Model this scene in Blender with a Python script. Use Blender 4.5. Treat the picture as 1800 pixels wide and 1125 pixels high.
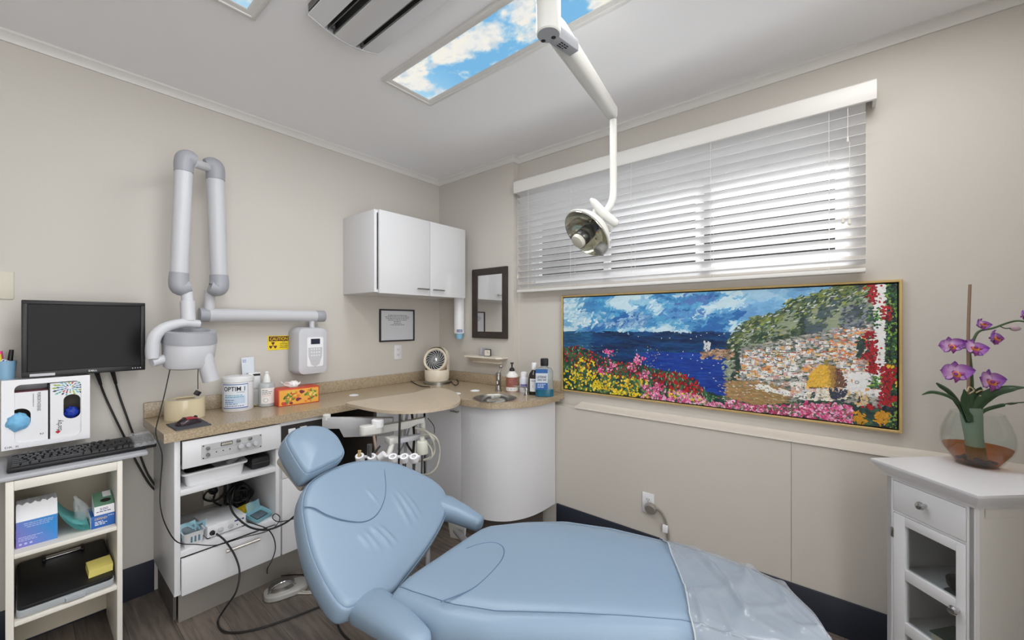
import bpy, bmesh, math, random
from mathutils import Vector, Matrix, noise
random.seed(7)
for o in list(bpy.data.objects): bpy.data.objects.remove(o)
C = bpy.context.scene.collection
SC = bpy.context.scene
PI = math.pi

# ---------------------------------------------------------------- camera
FPX, CX, HY, CAMH = 710.12, 900.0, 566.0, 1.383
TH = math.radians(39.482)
cT, sT = math.cos(TH), math.sin(TH)
cam = bpy.data.cameras.new('camera'); camo = bpy.data.objects.new('camera', cam); C.objects.link(camo)
cam.sensor_width = 36; cam.lens = 36*FPX/1800; cam.clip_start = .02
cam.shift_y = (HY-562.5)/1800
camo.location = (0, 0, CAMH)
camo.rotation_euler = (PI/2, 0, math.atan2(sT, cT)-PI/2)
SC.camera = camo
# ---------------------------------------------------------------- light
w = bpy.data.worlds.new('world'); SC.world = w; w.use_nodes = True
w.node_tree.nodes['Background'].inputs[0].default_value = (.985, .995, 1.0, 1)
w.node_tree.nodes['Background'].inputs[1].default_value = 3.1
def lamp(name, kind, loc, target, energy, color=(1, 1, 1), size=1.0, sy=None):
    l = bpy.data.lights.new(name, kind); o = bpy.data.objects.new(name, l); C.objects.link(o)
    l.energy = energy; l.color = color; o.location = loc
    o.rotation_euler = (Vector(target)-Vector(loc)).to_track_quat('-Z', 'Y').to_euler()
    if kind == 'AREA':
        l.size = size
        if sy: l.shape = 'RECTANGLE'; l.size_y = sy
    if kind == 'SUN': l.angle = size
    return o
sun = lamp('sun', 'SUN', (8, 4, 9), (2.35, .6, 1.9), 25.0, (1, .98, .95), math.radians(14))
lamp('room_fill_light', 'AREA', (.7, -1.0, 2.55), (.7, -.6, 0), 17, (1, .99, .97), 1.2, .6)  # unseen fill lamp added behind the camera
lamp('right_fill_light', 'AREA', (1.7, -.15, 2.6), (1.75, -.1, 0), 6.5, (1, .99, .97), .45, .5)  # unseen fill lamp added to brighten the right wall and corner cabinet
lamp('sky_panel_light', 'AREA', (1.31, 1.2, 2.585), (1.31, 1.2, 0), 11, (.97, .99, 1), .28, 1.15)
lamp('second_panel_light', 'AREA', (.45, 1.2, 2.585), (.45, 1.2, 0), 10, (.97, .99, 1), .28, 1.15)
SC.view_settings.view_transform = 'Standard'; SC.view_settings.look = 'None'
SC.view_settings.gamma = 1; SC.view_settings.use_curve_mapping = False
SC.view_settings.exposure = 0.08

# ---------------------------------------------------------------- pixel -> place helpers
def ray(px, py):
    r = (px-CX)/FPX
    return Vector((cT+sT*r, sT-cT*r, (HY-py)/FPX))
CAMP = Vector((0, 0, CAMH))
def onX(px, py, X): d = ray(px, py); return CAMP+d*(X/d.x)
def onY(px, py, Y): d = ray(px, py); return CAMP+d*(Y/d.y)
def onZ(px, py, Z): d = ray(px, py); return CAMP+d*((Z-CAMH)/d.z)
def onT(px, py, t): return CAMP+ray(px, py)*t
def onP(px, py, P, N): d = ray(px, py); return CAMP+d*((P-CAMP).dot(N)/d.dot(N))
def rectY(x0, y0, x1, y1, Y):
    a = onY(x0, (y0+y1)/2, Y); b = onY(x1, (y0+y1)/2, Y)
    xm = (x0+x1)/2
    return a.x, b.x, onY(xm, y1, Y).z, onY(xm, y0, Y).z
# ---------------------------------------------------------------- materials
def lin(c):
    def f(v):
        v /= 255
        return v/12.92 if v <= .04045 else ((v+.055)/1.055)**2.4
    return (f(c[0]), f(c[1]), f(c[2]), 1)
MATS = {}
def mat(name, col, rough=.5, metal=0, spec=.5, trans=0, ior=1.45, alpha=1, emit=None, es=0, bump=0, bscale=60, var=0, vscale=8, coat=0, detail=4, sss=0):
    if name in MATS: return MATS[name]
    m = bpy.data.materials.new(name); m.use_nodes = True
    nt = m.node_tree; b = nt.nodes['Principled BSDF']
    b.inputs['Base Color'].default_value = lin(col)
    b.inputs['Roughness'].default_value = rough; b.inputs['Metallic'].default_value = metal
    b.inputs['Specular IOR Level'].default_value = spec
    b.inputs['Transmission Weight'].default_value = trans; b.inputs['IOR'].default_value = ior
    b.inputs['Alpha'].default_value = alpha; b.inputs['Coat Weight'].default_value = coat
    if emit: b.inputs['Emission Color'].default_value = lin(emit); b.inputs['Emission Strength'].default_value = es
    if bump or var:
        tc = nt.nodes.new('ShaderNodeTexCoord')
    if var:
        n = nt.nodes.new('ShaderNodeTexNoise'); n.inputs['Scale'].default_value = vscale; n.inputs['Detail'].default_value = detail
        nt.links.new(tc.outputs['Object'], n.inputs['Vector'])
        r = nt.nodes.new('ShaderNodeValToRGB')
        a = lin([max(0, v*(1-var)) for v in col]); c2 = lin([min(255, v*(1+var)) for v in col])
        r.color_ramp.elements[0].position = .3; r.color_ramp.elements[1].position = .7
        r.color_ramp.elements[0].color = a; r.color_ramp.elements[1].color = c2
        nt.links.new(n.outputs['Fac'], r.inputs['Fac']); nt.links.new(r.outputs['Color'], b.inputs['Base Color'])
    if bump:
        n2 = nt.nodes.new('ShaderNodeTexNoise'); n2.inputs['Scale'].default_value = bscale; n2.inputs['Detail'].default_value = 3
        nt.links.new(tc.outputs['Object'], n2.inputs['Vector'])
        bp = nt.nodes.new('ShaderNodeBump'); bp.inputs['Strength'].default_value = bump; bp.inputs['Distance'].default_value = .01
        nt.links.new(n2.outputs['Fac'], bp.inputs['Height']); nt.links.new(bp.outputs['Normal'], b.inputs['Normal'])
    MATS[name] = m
    return m
def attr_mat(name, rough=.5, emis=0, bump=0):
    m = bpy.data.materials.new(name); m.use_nodes = True; nt = m.node_tree; b = nt.nodes['Principled BSDF']
    a = nt.nodes.new('ShaderNodeVertexColor'); a.layer_name = 'Col'
    b.inputs['Roughness'].default_value = rough
    if emis:
        b.inputs['Base Color'].default_value = (0, 0, 0, 1)
        nt.links.new(a.outputs['Color'], b.inputs['Emission Color']); b.inputs['Emission Strength'].default_value = emis
    else:
        nt.links.new(a.outputs['Color'], b.inputs['Base Color'])
    return m
WALL = mat('wall_paint', (203, 198, 191), .65, spec=.3, bump=.04, bscale=140)
LOWER = mat('lower_wall_panel', (202, 196, 188), .5, spec=.3)
CEIL = mat('ceiling_paint', (243, 243, 245), .8, spec=.2)
TRIM = mat('white_trim', (222, 220, 217), .4)
RAIL = mat('rail_paint', (212, 204, 194), .4)
BASE = mat('navy_vinyl_base', (42, 46, 58), .45)
WHITE = mat('white_laminate', (222, 222, 225), .3)
WHITE2 = mat('white_plastic', (224, 225, 228), .35)
CREAM = mat('cream_edge', (228, 223, 214), .4)
GREYP = mat('light_grey_plastic', (196, 197, 202), .4)
GREYM = mat('mid_grey_plastic', (160, 162, 168), .45)
GREYD = mat('dark_grey', (70, 70, 72), .5)
DARK = mat('dark_void', (40, 38, 37), .7)
BLACK = mat('black_plastic', (26, 26, 29), .4)
RUBBER = mat('black_rubber', (22, 22, 23), .5)
SCREEN = mat('screen', (13, 13, 16), .3, spec=.2)
CHROME = mat('chrome', (200, 200, 202), .15, metal=1)
STEEL = mat('brushed_steel', (170, 168, 164), .32, metal=1, bump=.02, bscale=200)
ALU = mat('aluminium', (165, 165, 168), .35, metal=.8)
PAPER = mat('paper', (235, 235, 238), .7)
INK = mat('ink', (38, 38, 42), .7)
INKG = mat('ink_grey', (120, 120, 128), .7)
BIEGE = mat('beige_plastic', (222, 213, 196), .4)
DENTW = mat('dental_white', (212, 211, 206), .35)
WOODF = mat('dark_wood_frame', (56, 48, 44), .4, var=.12, vscale=20)
GOLD = mat('gold_frame', (196, 168, 112), .4, metal=.3, var=.05)
VINYL = mat('blue_vinyl', (126, 146, 166), .31, spec=.45, bump=.03, bscale=260)
VINYLD = mat('blue_vinyl_seam', (80, 104, 130), .5)
GLASS = mat('clear_glass', (250, 252, 252), .02, trans=1, ior=1.45)
def thin_glass(name, tint=(255, 255, 255), amt=1.0):
    m = bpy.data.materials.new(name); m.use_nodes = True; nt = m.node_tree; nt.nodes.remove(nt.nodes['Principled BSDF'])
    tr_ = nt.nodes.new('ShaderNodeBsdfTransparent'); tr_.inputs[0].default_value = lin(tint); gl = nt.nodes.new('ShaderNodeBsdfGlossy'); gl.inputs['Roughness'].default_value = .03
    fr = nt.nodes.new('ShaderNodeLayerWeight'); fr.inputs['Blend'].default_value = .12; mxs = nt.nodes.new('ShaderNodeMixShader')
    mm = nt.nodes.new('ShaderNodeMath'); mm.operation = 'MULTIPLY'; mm.inputs[1].default_value = amt
    nt.links.new(fr.outputs['Facing'], mm.inputs[0]); nt.links.new(mm.outputs[0], mxs.inputs[0]); nt.links.new(tr_.outputs[0], mxs.inputs[1]); nt.links.new(gl.outputs[0], mxs.inputs[2]); nt.links.new(mxs.outputs[0], nt.nodes['Material Output'].inputs['Surface'])
    return m
PANE = thin_glass('window_glass', (250, 252, 252)); CLEAR = thin_glass('vase_glass', (251, 253, 252), .6); AMBER = thin_glass('amber_resin', (232, 172, 74), .4)
KICK = mat('kick_laminate', (150, 145, 139), .3, metal=.3)
# ---------------------------------------------------------------- mesh builder
class MB:
    def __init__(self): self.bm = bmesh.new(); self.mats = []
    def mi(self, m):
        if m not in self.mats: self.mats.append(m)
        return self.mats.index(m)
    def _fin(self, fs, m, smooth):
        i = self.mi(m)
        for f in fs: f.material_index = i; f.smooth = smooth
    def poly(self, pts, m=None, smooth=False):
        f = self.bm.faces.new([self.bm.verts.new(p) for p in pts]); self._fin([f], m, smooth); return self
    def box(self, x0, x1, y0, y1, z0, z1, m=None, r=0, seg=2, mw=None):
        b2 = bmesh.new()
        bmesh.ops.create_cube(b2, size=1)
        for v in b2.verts:
            v.co = Vector(((x0+x1)/2+v.co.x*(x1-x0), (y0+y1)/2+v.co.y*(y1-y0), (z0+z1)/2+v.co.z*(z1-z0)))
        if r:
            r = min(r, abs(x1-x0)*.49, abs(y1-y0)*.49, abs(z1-z0)*.49)
            bmesh.ops.bevel(b2, geom=list(b2.edges), offset=r, segments=seg, affect='EDGES', profile=.5)
        self.merge(b2, m, bool(r), mw); return self
    def merge(self, b2, m, smooth, mw=None):
        mp = {}
        for v in b2.verts: mp[v] = self.bm.verts.new(mw @ v.co if mw else v.co)
        fs = []
        for f in b2.faces:
            try: fs.append(self.bm.faces.new([mp[v] for v in f.verts]))
            except ValueError: pass
        self._fin(fs, m, smooth); b2.free()
    def obox(self, mw, sx, sy, sz, m=None, r=0, seg=2):
        return self.box(-sx/2, sx/2, -sy/2, sy/2, -sz/2, sz/2, m, r, seg, mw)
    def rings(self, rs, m=None, closed=True, cap0=False, cap1=False, smooth=True):
        vs = [[self.bm.verts.new(p) for p in r] for r in rs]
        n = len(rs[0]); fs = []
        for a, b in zip(vs[:-1], vs[1:]):
            for i in range(n if closed else n-1):
                j = (i+1) % n
                try: fs.append(self.bm.faces.new((a[i], a[j], b[j], b[i])))
                except ValueError: pass
        if cap0: fs.append(self.bm.faces.new(list(reversed(vs[0]))))
        if cap1: fs.append(self.bm.faces.new(vs[-1]))
        self._fin(fs, m, smooth); return self
    def lathe(self, prof, o=(0, 0, 0), ax=(0, 0, 1), m=None, seg=28, cap0=True, cap1=True, sx=1.0, ref=None):
        ax = Vector(ax).normalized()
        e1 = Vector(ref).normalized() if ref else ax.orthogonal().normalized(); e2 = ax.cross(e1); o = Vector(o)
        rs = [[o+ax*h+(e1*math.cos(2*PI*i/seg)*sx+e2*math.sin(2*PI*i/seg))*r for i in range(seg)] for r, h in prof]
        return self.rings(rs, m, True, cap0, cap1)
    def tube(self, pts, r, m=None, seg=8, sub=6, caps=True, flat=1.0):
        P = spline(pts, sub) if sub > 1 and len(pts) > 2 else [Vector(p) for p in pts]
        n = len(P); R = r if isinstance(r, (list, tuple)) else [r]*2
        def rad(t):
            t *= len(R)-1; i = min(int(t), len(R)-2); return R[i]+(R[i+1]-R[i])*(t-i)
        t0 = (P[1]-P[0]).normalized(); u = t0.orthogonal().normalized(); rs = []
        if abs(t0.z) < .9: u = (Vector((0, 0, 1))-t0*t0.z).normalized()
        for i in range(n):
            t = (P[min(i+1, n-1)]-P[max(i-1, 0)]).normalized()
            u = (u-t*u.dot(t)).normalized(); v = t.cross(u); q = rad(i/(n-1))
            rs.append([P[i]+u*math.cos(2*PI*k/seg)*q*flat+v*math.sin(2*PI*k/seg)*q for k in range(seg)])
        return self.rings(rs, m, True, caps, caps)
    def prism(self, pts, ext, m=None, smooth=False, r=0):
        ext = Vector(ext); b2 = bmesh.new()
        a = [b2.verts.new(p) for p in pts]; b = [b2.verts.new(Vector(p)+ext) for p in pts]; n = len(pts)
        b2.faces.new(list(reversed(a))); b2.faces.new(b)
        for i in range(n): j = (i+1) % n; b2.faces.new((a[i], a[j], b[j], b[i]))
        bmesh.ops.recalc_face_normals(b2, faces=b2.faces)
        if r: bmesh.ops.bevel(b2, geom=list(b2.edges), offset=r, segments=2, affect='EDGES', profile=.5)
        self.merge(b2, m, smooth or bool(r)); return self
    def ball(self, c, rx, ry=None, rz=None, m=None, u=16, v=10, mw=None):
        b2 = bmesh.new(); bmesh.ops.create_uvsphere(b2, u_segments=u, v_segments=v, radius=1)
        ry = ry or rx; rz = rz or rx
        for q in b2.verts: q.co = Vector((q.co.x*rx, q.co.y*ry, q.co.z*rz))+(Vector((0, 0, 0)) if mw else Vector(c))
        self.merge(b2, m, True, mw); return self
def spline(pts, sub=6):
    P = [Vector(p) for p in pts]; Q = [P[0]*2-P[1]]+P+[P[-1]*2-P[-2]]; out = []
    for i in range(1, len(Q)-2):
        a, b, c, d = Q[i-1:i+3]
        for k in range(sub):
            t = k/sub
            out.append(.5*((2*b)+(c-a)*t+(2*a-5*b+4*c-d)*t*t+(3*b-a-3*c+d)*t**3))
    out.append(P[-1]); return out
def closed_spline(pts, sub=6):
    n = len(pts); P = [Vector(p) for p in pts]; out = []
    for i in range(n):
        a, b, c, d = P[i-1], P[i], P[(i+1) % n], P[(i+2) % n]
        for k in range(sub):
            t = k/sub
            out.append(.5*((2*b)+(c-a)*t+(2*a-5*b+4*c-d)*t*t+(3*b-a-3*c+d)*t**3))
    return out
ROOT = {}
def thing(name, label, cat, loc=(0, 0, 0), rz=0, group=None):
    o = bpy.data.objects.new(name, None); C.objects.link(o); o.empty_display_size = .05
    o.location = loc; o.rotation_euler = (0, 0, rz); o['label'] = label; o['category'] = cat
    if group: o['group'] = group
    ROOT[o.name] = Matrix.Translation(Vector(loc)) @ Matrix.Rotation(rz, 4, 'Z')
    return o
def finish(name, mb, m, mw=None, sharp=38):
    bm = mb.bm
    if mw: bmesh.ops.transform(bm, matrix=mw, verts=bm.verts)
    bmesh.ops.recalc_face_normals(bm, faces=bm.faces)
    me = bpy.data.meshes.new(name); bm.to_mesh(me); bm.free()
    ms = mb.mats or [m]
    for q in ms: me.materials.append(q or m or WHITE2)
    me.set_sharp_from_angle(angle=math.radians(sharp))
    o = bpy.data.objects.new(name, me); C.objects.link(o); return o
def part(name, mb, m, parent, world=True, label=None, sharp=38, stuff=False):
    rt = parent
    while rt.parent: rt = rt.parent
    mw = ROOT[rt.name].inverted() if world else None
    o = finish(name, mb, m, mw, sharp); o.parent = parent
    if label: o['label'] = label
    if stuff: o['kind'] = 'stuff'
    return o
def single(name, mb, m, label, cat, loc=None, group=None, sharp=38):
    if loc is None:
        lo = [min(v.co[i] for v in mb.bm.verts) for i in range(3)]; hi = [max(v.co[i] for v in mb.bm.verts) for i in range(3)]
        loc = Vector(((lo[0]+hi[0])/2, (lo[1]+hi[1])/2, lo[2]))
    o = finish(name, mb, m, Matrix.Translation(-Vector(loc)), sharp); o.location = loc
    o['label'] = label; o['category'] = cat
    if group: o['group'] = group
    ROOT[o.name] = Matrix.Translation(Vector(loc))
    return o
def struct(name, mb, m, label, cat='room part', parent=None):
    o = finish(name, mb, m); o['kind'] = 'structure'
    if parent: o.parent = parent
    else: o['label'] = label; o['category'] = cat
    ROOT[o.name] = Matrix.Identity(4)
    return o
def text_mb(s, org, ex, ey, wdt, hgt, m=None, mb=None, lift=.0006, bold=0):
    """lettering s fitted into the box wdt x hgt from org along ex (reading direction) and ey (up)."""
    cu = bpy.data.curves.new('t', 'FONT'); cu.body = s; cu.resolution_u = 3; cu.offset = bold
    to = bpy.data.objects.new('t', cu); me = bpy.data.meshes.new_from_object(to)
    b2 = bmesh.new(); b2.from_mesh(me); bpy.data.objects.remove(to); bpy.data.curves.remove(cu); bpy.data.meshes.remove(me)
    xs = [v.co.x for v in b2.verts]; ys = [v.co.y for v in b2.verts]
    x0, x1, y0, y1 = min(xs), max(xs), min(ys), max(ys)
    ex = Vector(ex).normalized(); ey = Vector(ey).normalized(); en = ex.cross(ey); org = Vector(org)
    for v in b2.verts: v.co = org+ex*((v.co.x-x0)/(x1-x0)*wdt)+ey*((v.co.y-y0)/max(1e-6, y1-y0)*hgt)+en*lift
    mb = mb or MB(); mb.merge(b2, m, False); return mb
def bars(mb, org, ex, ey, w_, rows, pitch, th, m=None, lift=.0006, seed=1, center=False):
    """rows of illegible small print"""
    rnd = random.Random(seed); ex = Vector(ex).normalized(); ey = Vector(ey).normalized(); en = ex.cross(ey); org = Vector(org)
    for i, fr in enumerate(rows):
        L = w_*fr; x = (w_-L)/2 if center else 0; end = x+L
        while x < end-th:
            l = min(end-x, th*rnd.uniform(1.5, 4.5))
            a = org+ex*x-ey*(i*pitch)+en*lift
            mb.poly([a, a+ex*l, a+ex*l+ey*th, a+ey*th], m); x += l+th*.7
    return mb
def disc(c, n, r, seg=24, sx=1, ref=None):
    n = Vector(n).normalized(); e1 = Vector(ref).normalized() if ref else n.orthogonal().normalized(); e2 = n.cross(e1)
    return [Vector(c)+e1*math.cos(2*PI*i/seg)*r*sx+e2*math.sin(2*PI*i/seg)*r for i in range(seg)]
def rrect(cx, cy, w_, h_, r, seg=5):
    out = []
    for (sx, sy, a0) in ((1, 1, 0), (-1, 1, 90), (-1, -1, 180), (1, -1, 270)):
        for k in range(seg+1):
            a = math.radians(a0+90*k/seg); out.append((cx+sx*(w_/2-r)+r*math.cos(a), cy+sy*(h_/2-r)+r*math.sin(a)))
    return out
X = Vector((1, 0, 0)); Y = Vector((0, 1, 0)); Z = Vector((0, 0, 1))

# ================================================================ ROOM
YA, XC, XB, XW, ZC = 2.75, 2.332, 2.385, 2.30, 2.615
# floor: grey-brown vinyl planks
fm = mat('vinyl_plank_floor', (118, 108, 100), .42)
nt = fm.node_tree; b = nt.nodes['Principled BSDF']
tc = nt.nodes.new('ShaderNodeTexCoord'); mp = nt.nodes.new('ShaderNodeMapping'); mp.inputs['Rotation'].default_value = (0, 0, math.radians(90))
br = nt.nodes.new('ShaderNodeTexBrick'); br.inputs['Scale'].default_value = 1; br.inputs['Brick Width'].default_value = 1.2; br.inputs['Row Height'].default_value = .15
br.inputs['Mortar Size'].default_value = .0012; br.inputs['Color1'].default_value = lin((126, 116, 108)); br.inputs['Color2'].default_value = lin((103, 95, 89)); br.inputs['Mortar'].default_value = lin((70, 64, 60))
mp2 = nt.nodes.new('ShaderNodeMapping'); mp2.inputs['Scale'].default_value = (26, 2.2, 1)
ns = nt.nodes.new('ShaderNodeTexNoise'); ns.inputs['Scale'].default_value = 1.6; ns.inputs['Detail'].default_value = 8; ns.inputs['Distortion'].default_value = .8
rp = nt.nodes.new('ShaderNodeValToRGB'); rp.color_ramp.elements[0].position = .32; rp.color_ramp.elements[0].color = (.52, .5, .48, 1); rp.color_ramp.elements[1].position = .68; rp.color_ramp.elements[1].color = (1.12, 1.1, 1.08, 1)
mx = nt.nodes.new('ShaderNodeMix'); mx.data_type = 'RGBA'; mx.blend_type = 'MULTIPLY'; mx.inputs['Factor'].default_value = 1
nt.links.new(tc.outputs['Object'], mp.inputs['Vector']); nt.links.new(mp.outputs['Vector'], br.inputs['Vector'])
nt.links.new(tc.outputs['Object'], mp2.inputs['Vector']); nt.links.new(mp2.outputs['Vector'], ns.inputs['Vector']); nt.links.new(ns.outputs['Fac'], rp.inputs['Fac'])
nt.links.new(br.outputs['Color'], mx.inputs['A']); nt.links.new(rp.outputs['Color'], mx.inputs['B']); nt.links.new(mx.outputs['Result'], b.inputs['Base Color'])
struct('floor', MB().box(-1.3, 2.6, -1.6, 2.85, -.1, 0), fm, 'grey-brown wood-look plank floor')
struct('ceiling', MB().box(-1.3, 2.6, -1.6, 2.9, ZC, ZC+.1), CEIL, 'plain painted ceiling of the treatment room')
struct('wall_left', MB().box(-1.3, 2.6, YA, YA+.1, 0, ZC), WALL, 'beige wall behind the monitor and x-ray arm')
struct('wall_shade_left', MB().box(-1.4, -1.3, -1.6, 2.85, 0, ZC), WALL, 'unseen beige side wall added to shade the left of the room')  # out of view; added to keep light off the left side
struct('wall_corner', MB().box(XC, 2.6, 1.905, YA, 0, ZC), WALL, 'short beige wall section with the mirror')
WY0, WY1, WZ0, WZ1 = .0, 1.78, 1.66, 2.29
m = MB(); m.box(XB, XB+.13, -1.6, WY0, 0, ZC); m.box(XB, XB+.13, WY1, 1.905, 0, ZC); m.box(XB, XB+.13, WY0, WY1, 0, WZ0); m.box(XB, XB+.13, WY0, WY1, WZ1, ZC)
struct('wall_back', MB().box(1.2, 2.6, -.76, -.66, 0, ZC), WALL, 'short wall behind the white corner cabinet')
struct('wall_right', m, WALL, 'beige wall with the window and painting')
m = MB(); m.box(XW, XB-.001, .195, 1.9, 0, .822); m.box(XW, XB-.001, -.659, .1935, 0, .822)
struct('trim_1', m, LOWER, 'flat lower wall panelling below the chair rail')
rp_ = [(XB, .850), (XB-.012, .850), (XB-.018, .845), (XB-.05, .840), (XB-.062, .836), (XB-.07, .836), (XW-.006, .830), (XW-.008, .822), (XB, .822)]
struct('trim_2', MB().prism([(x, -.659, z) for x, z in rp_], (0, 2.019, 0)), RAIL, 'beige moulded chair rail under the painting')
# crown moulding
def crown(name, a, b, nrm, mitre0, mitre1, label):
    prof = [(0, .042), (.008, .042), (.012, .03), (.02, .02), (.028, .013), (.034, .01), (.034, 0), (0, 0)]
    a, b, nrm = Vector(a), Vector(b), Vector(nrm); d = (b-a).normalized(); rs = []
    for P, mt in ((a, mitre0), (b, mitre1)):
        rs.append([P+nrm*x-Z*z+d*(x*mt) for x, z in prof])
    struct(name, MB().rings(rs, None, True, True, True, False), TRIM, label)
crown('trim_3', (-1.3, YA, ZC), (XC, YA, ZC), -Y, 0, -1, 'white crown moulding along the left wall')
crown('trim_4', (XC, YA, ZC), (XC, 1.905, ZC), -X, 1, 1, 'white crown moulding above the mirror')
crown('trim_5', (XC, 1.905, ZC), (XB, 1.905, ZC), -Y, -1, -1, 'tiny crown return beside the window')
crown('trim_6', (XB, 1.905, ZC), (XB, -.661, ZC), -X, 1, 0, 'white crown moulding above the window')
def basebd(name, x0, x1, y0, y1, label): struct(name, MB().box(x0, x1, y0, y1, 0, .162, None, .004), BASE, label)
basebd('baseboard_left', -1.3, .434, YA-.012, YA, 'dark navy baseboard on the left wall')
basebd('baseboard_right', XW-.012, XW, -.659, 1.5, 'dark navy baseboard on the right wall')
# window
wf = MB(); fx0, fx1 = XB+.05, XB+.09
wf.box(fx0, fx1, WY0, WY1, WZ0, WZ0+.035); wf.box(fx0, fx1, WY0, WY1, WZ1-.035, WZ1)
for yy in (WY0, 1.19, .62, WY1-.035): wf.box(fx0, fx1, yy, yy+.035, WZ0+.035, WZ1-.035)
win = struct('window_1', wf, WHITE, 'white framed window behind the blinds', 'window')
g = struct('glass_pane', MB().box(XB+.067, XB+.072, WY0+.036, WY1-.036, WZ0+.036, WZ1-.036), PANE, '', parent=win)
OUTW = mat('outside_wall', (30, 30, 32), .9, var=.15, vscale=1.5)
m = MB(); m.box(6.0, 6.4, -6, 9, -.5, 4.3); m.box(6.0, 6.4, 3.1, 9, 4.3, 9)  # taller end is added to keep the sun off part of the blind
struct('wall_outside', m, OUTW, 'grey neighbouring wall outside the window, its tall end added to shade the blind')
# ================================================================ COUNTER + BASE CABINETS
CTOP, CBOT, YF, YC = .895, .855, 2.278, 2.305
STONE = mat('beige_stone_counter', (176, 154, 128), .22, spec=.5)
nt = STONE.node_tree; b = nt.nodes['Principled BSDF']
tc = nt.nodes.new('ShaderNodeTexCoord'); vo = nt.nodes.new('ShaderNodeTexVoronoi'); vo.inputs['Scale'].default_value = 220
n1 = nt.nodes.new('ShaderNodeTexNoise'); n1.inputs['Scale'].default_value = 130; n1.inputs['Detail'].default_value = 5
rp1 = nt.nodes.new('ShaderNodeValToRGB'); e = rp1.color_ramp.elements; e[0].position = .36; e[0].color = lin((158, 140, 116)); e[1].position = .62; e[1].color = lin((182, 165, 140))
rp2 = nt.nodes.new('ShaderNodeValToRGB'); e = rp2.color_ramp.elements; e[0].position = .06; e[0].color = (.6, .5, .4, 1); e[1].position = .14; e[1].color = (1, 1, 1, 1)
mx = nt.nodes.new('ShaderNodeMix'); mx.data_type = 'RGBA'; mx.blend_type = 'MULTIPLY'; mx.inputs['Factor'].default_value = 1
nt.links.new(tc.outputs['Object'], vo.inputs['Vector']); nt.links.new(tc.outputs['Object'], n1.inputs['Vector'])
nt.links.new(n1.outputs['Fac'], rp1.inputs['Fac']); nt.links.new(vo.outputs['Distance'], rp2.inputs['Fac'])
nt.links.new(rp1.outputs['Color'], mx.inputs['A']); nt.links.new(rp2.outputs['Color'], mx.inputs['B']); nt.links.new(mx.outputs['Result'], b.inputs['Base Color'])
SQ = onZ(870, 700, CTOP); SX, SY, SR = SQ.x, SQ.y, .137     # sink centre and radius
cnt = thing('countertop', 'long speckled beige stone worktop with a rounded end at the sink', 'countertop', (1.3, 2.5, CTOP))
XL = .392
nose = [Vector((1.74, YF, 0)), Vector((1.752, 2.1, 0)), Vector((1.762, 1.95, 0)), Vector((1.775, 1.80, 0)), Vector((1.815, 1.665, 0)), Vector((1.89, 1.57, 0)), Vector((2.0, 1.505, 0)), Vector((2.13, 1.478, 0)), Vector((2.296, 1.474, 0))]
nose = spline(nose, 5)
out = [Vector((XL, YA-.001, 0)), Vector((XL, YF, 0))]+nose+[Vector((2.296, 1.495, 0)), Vector((XB-.001, 1.495, 0)), Vector((XB-.001, 1.904, 0)), Vector((XC-.001, 1.904, 0)), Vector((XC-.001, YA-.001, 0))]
def ring_at(pts, z, inset=0):
    return [Vector((p.x, p.y, z)) for p in pts]
# top with sink hole built as a bridged n-gon
def slab_hole(outl, hole, z0, z1, m):
    mb = MB(); bm = mb.bm
    for z, keep in ((z1, 1), (z0, 0)):
        vo_ = [bm.verts.new((p.x, p.y, z)) for p in outl]; vh = [bm.verts.new((p.x, p.y, z)) for p in hole]
        eds = [bm.edges.new((vo_[i], vo_[(i+1) % len(vo_)])) for i in range(len(vo_))]+[bm.edges.new((vh[i], vh[(i+1) % len(vh)])) for i in range(len(vh))]
        bmesh.ops.triangle_fill(bm, use_beauty=True, use_dissolve=False, edges=eds)
        if keep: to, th_ = vo_, vh
    for A, B in ((to, vo_), (th_, vh)):
        for i in range(len(A)):
            j = (i+1) % len(A)
            try: bm.faces.new((A[i], A[j], B[j], B[i]))
            except ValueError: pass
    return mb
hole = [Vector((SX+SR*math.cos(2*PI*i/40), SY+SR*math.sin(2*PI*i/40), 0)) for i in range(40)]
part('worktop', slab_hole(out, hole, CBOT, CTOP, STONE), STONE, cnt)
sp = MB(); sp.box(XL, XC-.001, YA-.022, YA-.001, CTOP, CTOP+.078, None, .004)
part('backsplash', sp, STONE, cnt)
sp = MB(); sp.box(XC-.021, XC-.001, 1.884, YA-.023, CTOP, CTOP+.078, None, .004)
sp.box(XC-.020, XB-.002, 1.884, 1.9035, CTOP, CTOP+.0779, None, .003); sp.box(XB-.021, XB-.001, 1.497, 1.884, CTOP, CTOP+.078, None, .003)
part('backsplash', sp, STONE, cnt)

def handle_bar(p0, p1, out_v, m=STEEL, r=.0055):
    p0, p1, o = Vector(p0), Vector(p1), Vector(out_v); mb = MB(); d = (p1-p0).normalized()
    mb.tube([p0+o-d*.012, p1+o+d*.012], r, m, 10, 1)
    for p in (p0, p1): mb.tube([p, p+o], r*.7, m, 8, 1)
    return mb
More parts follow.
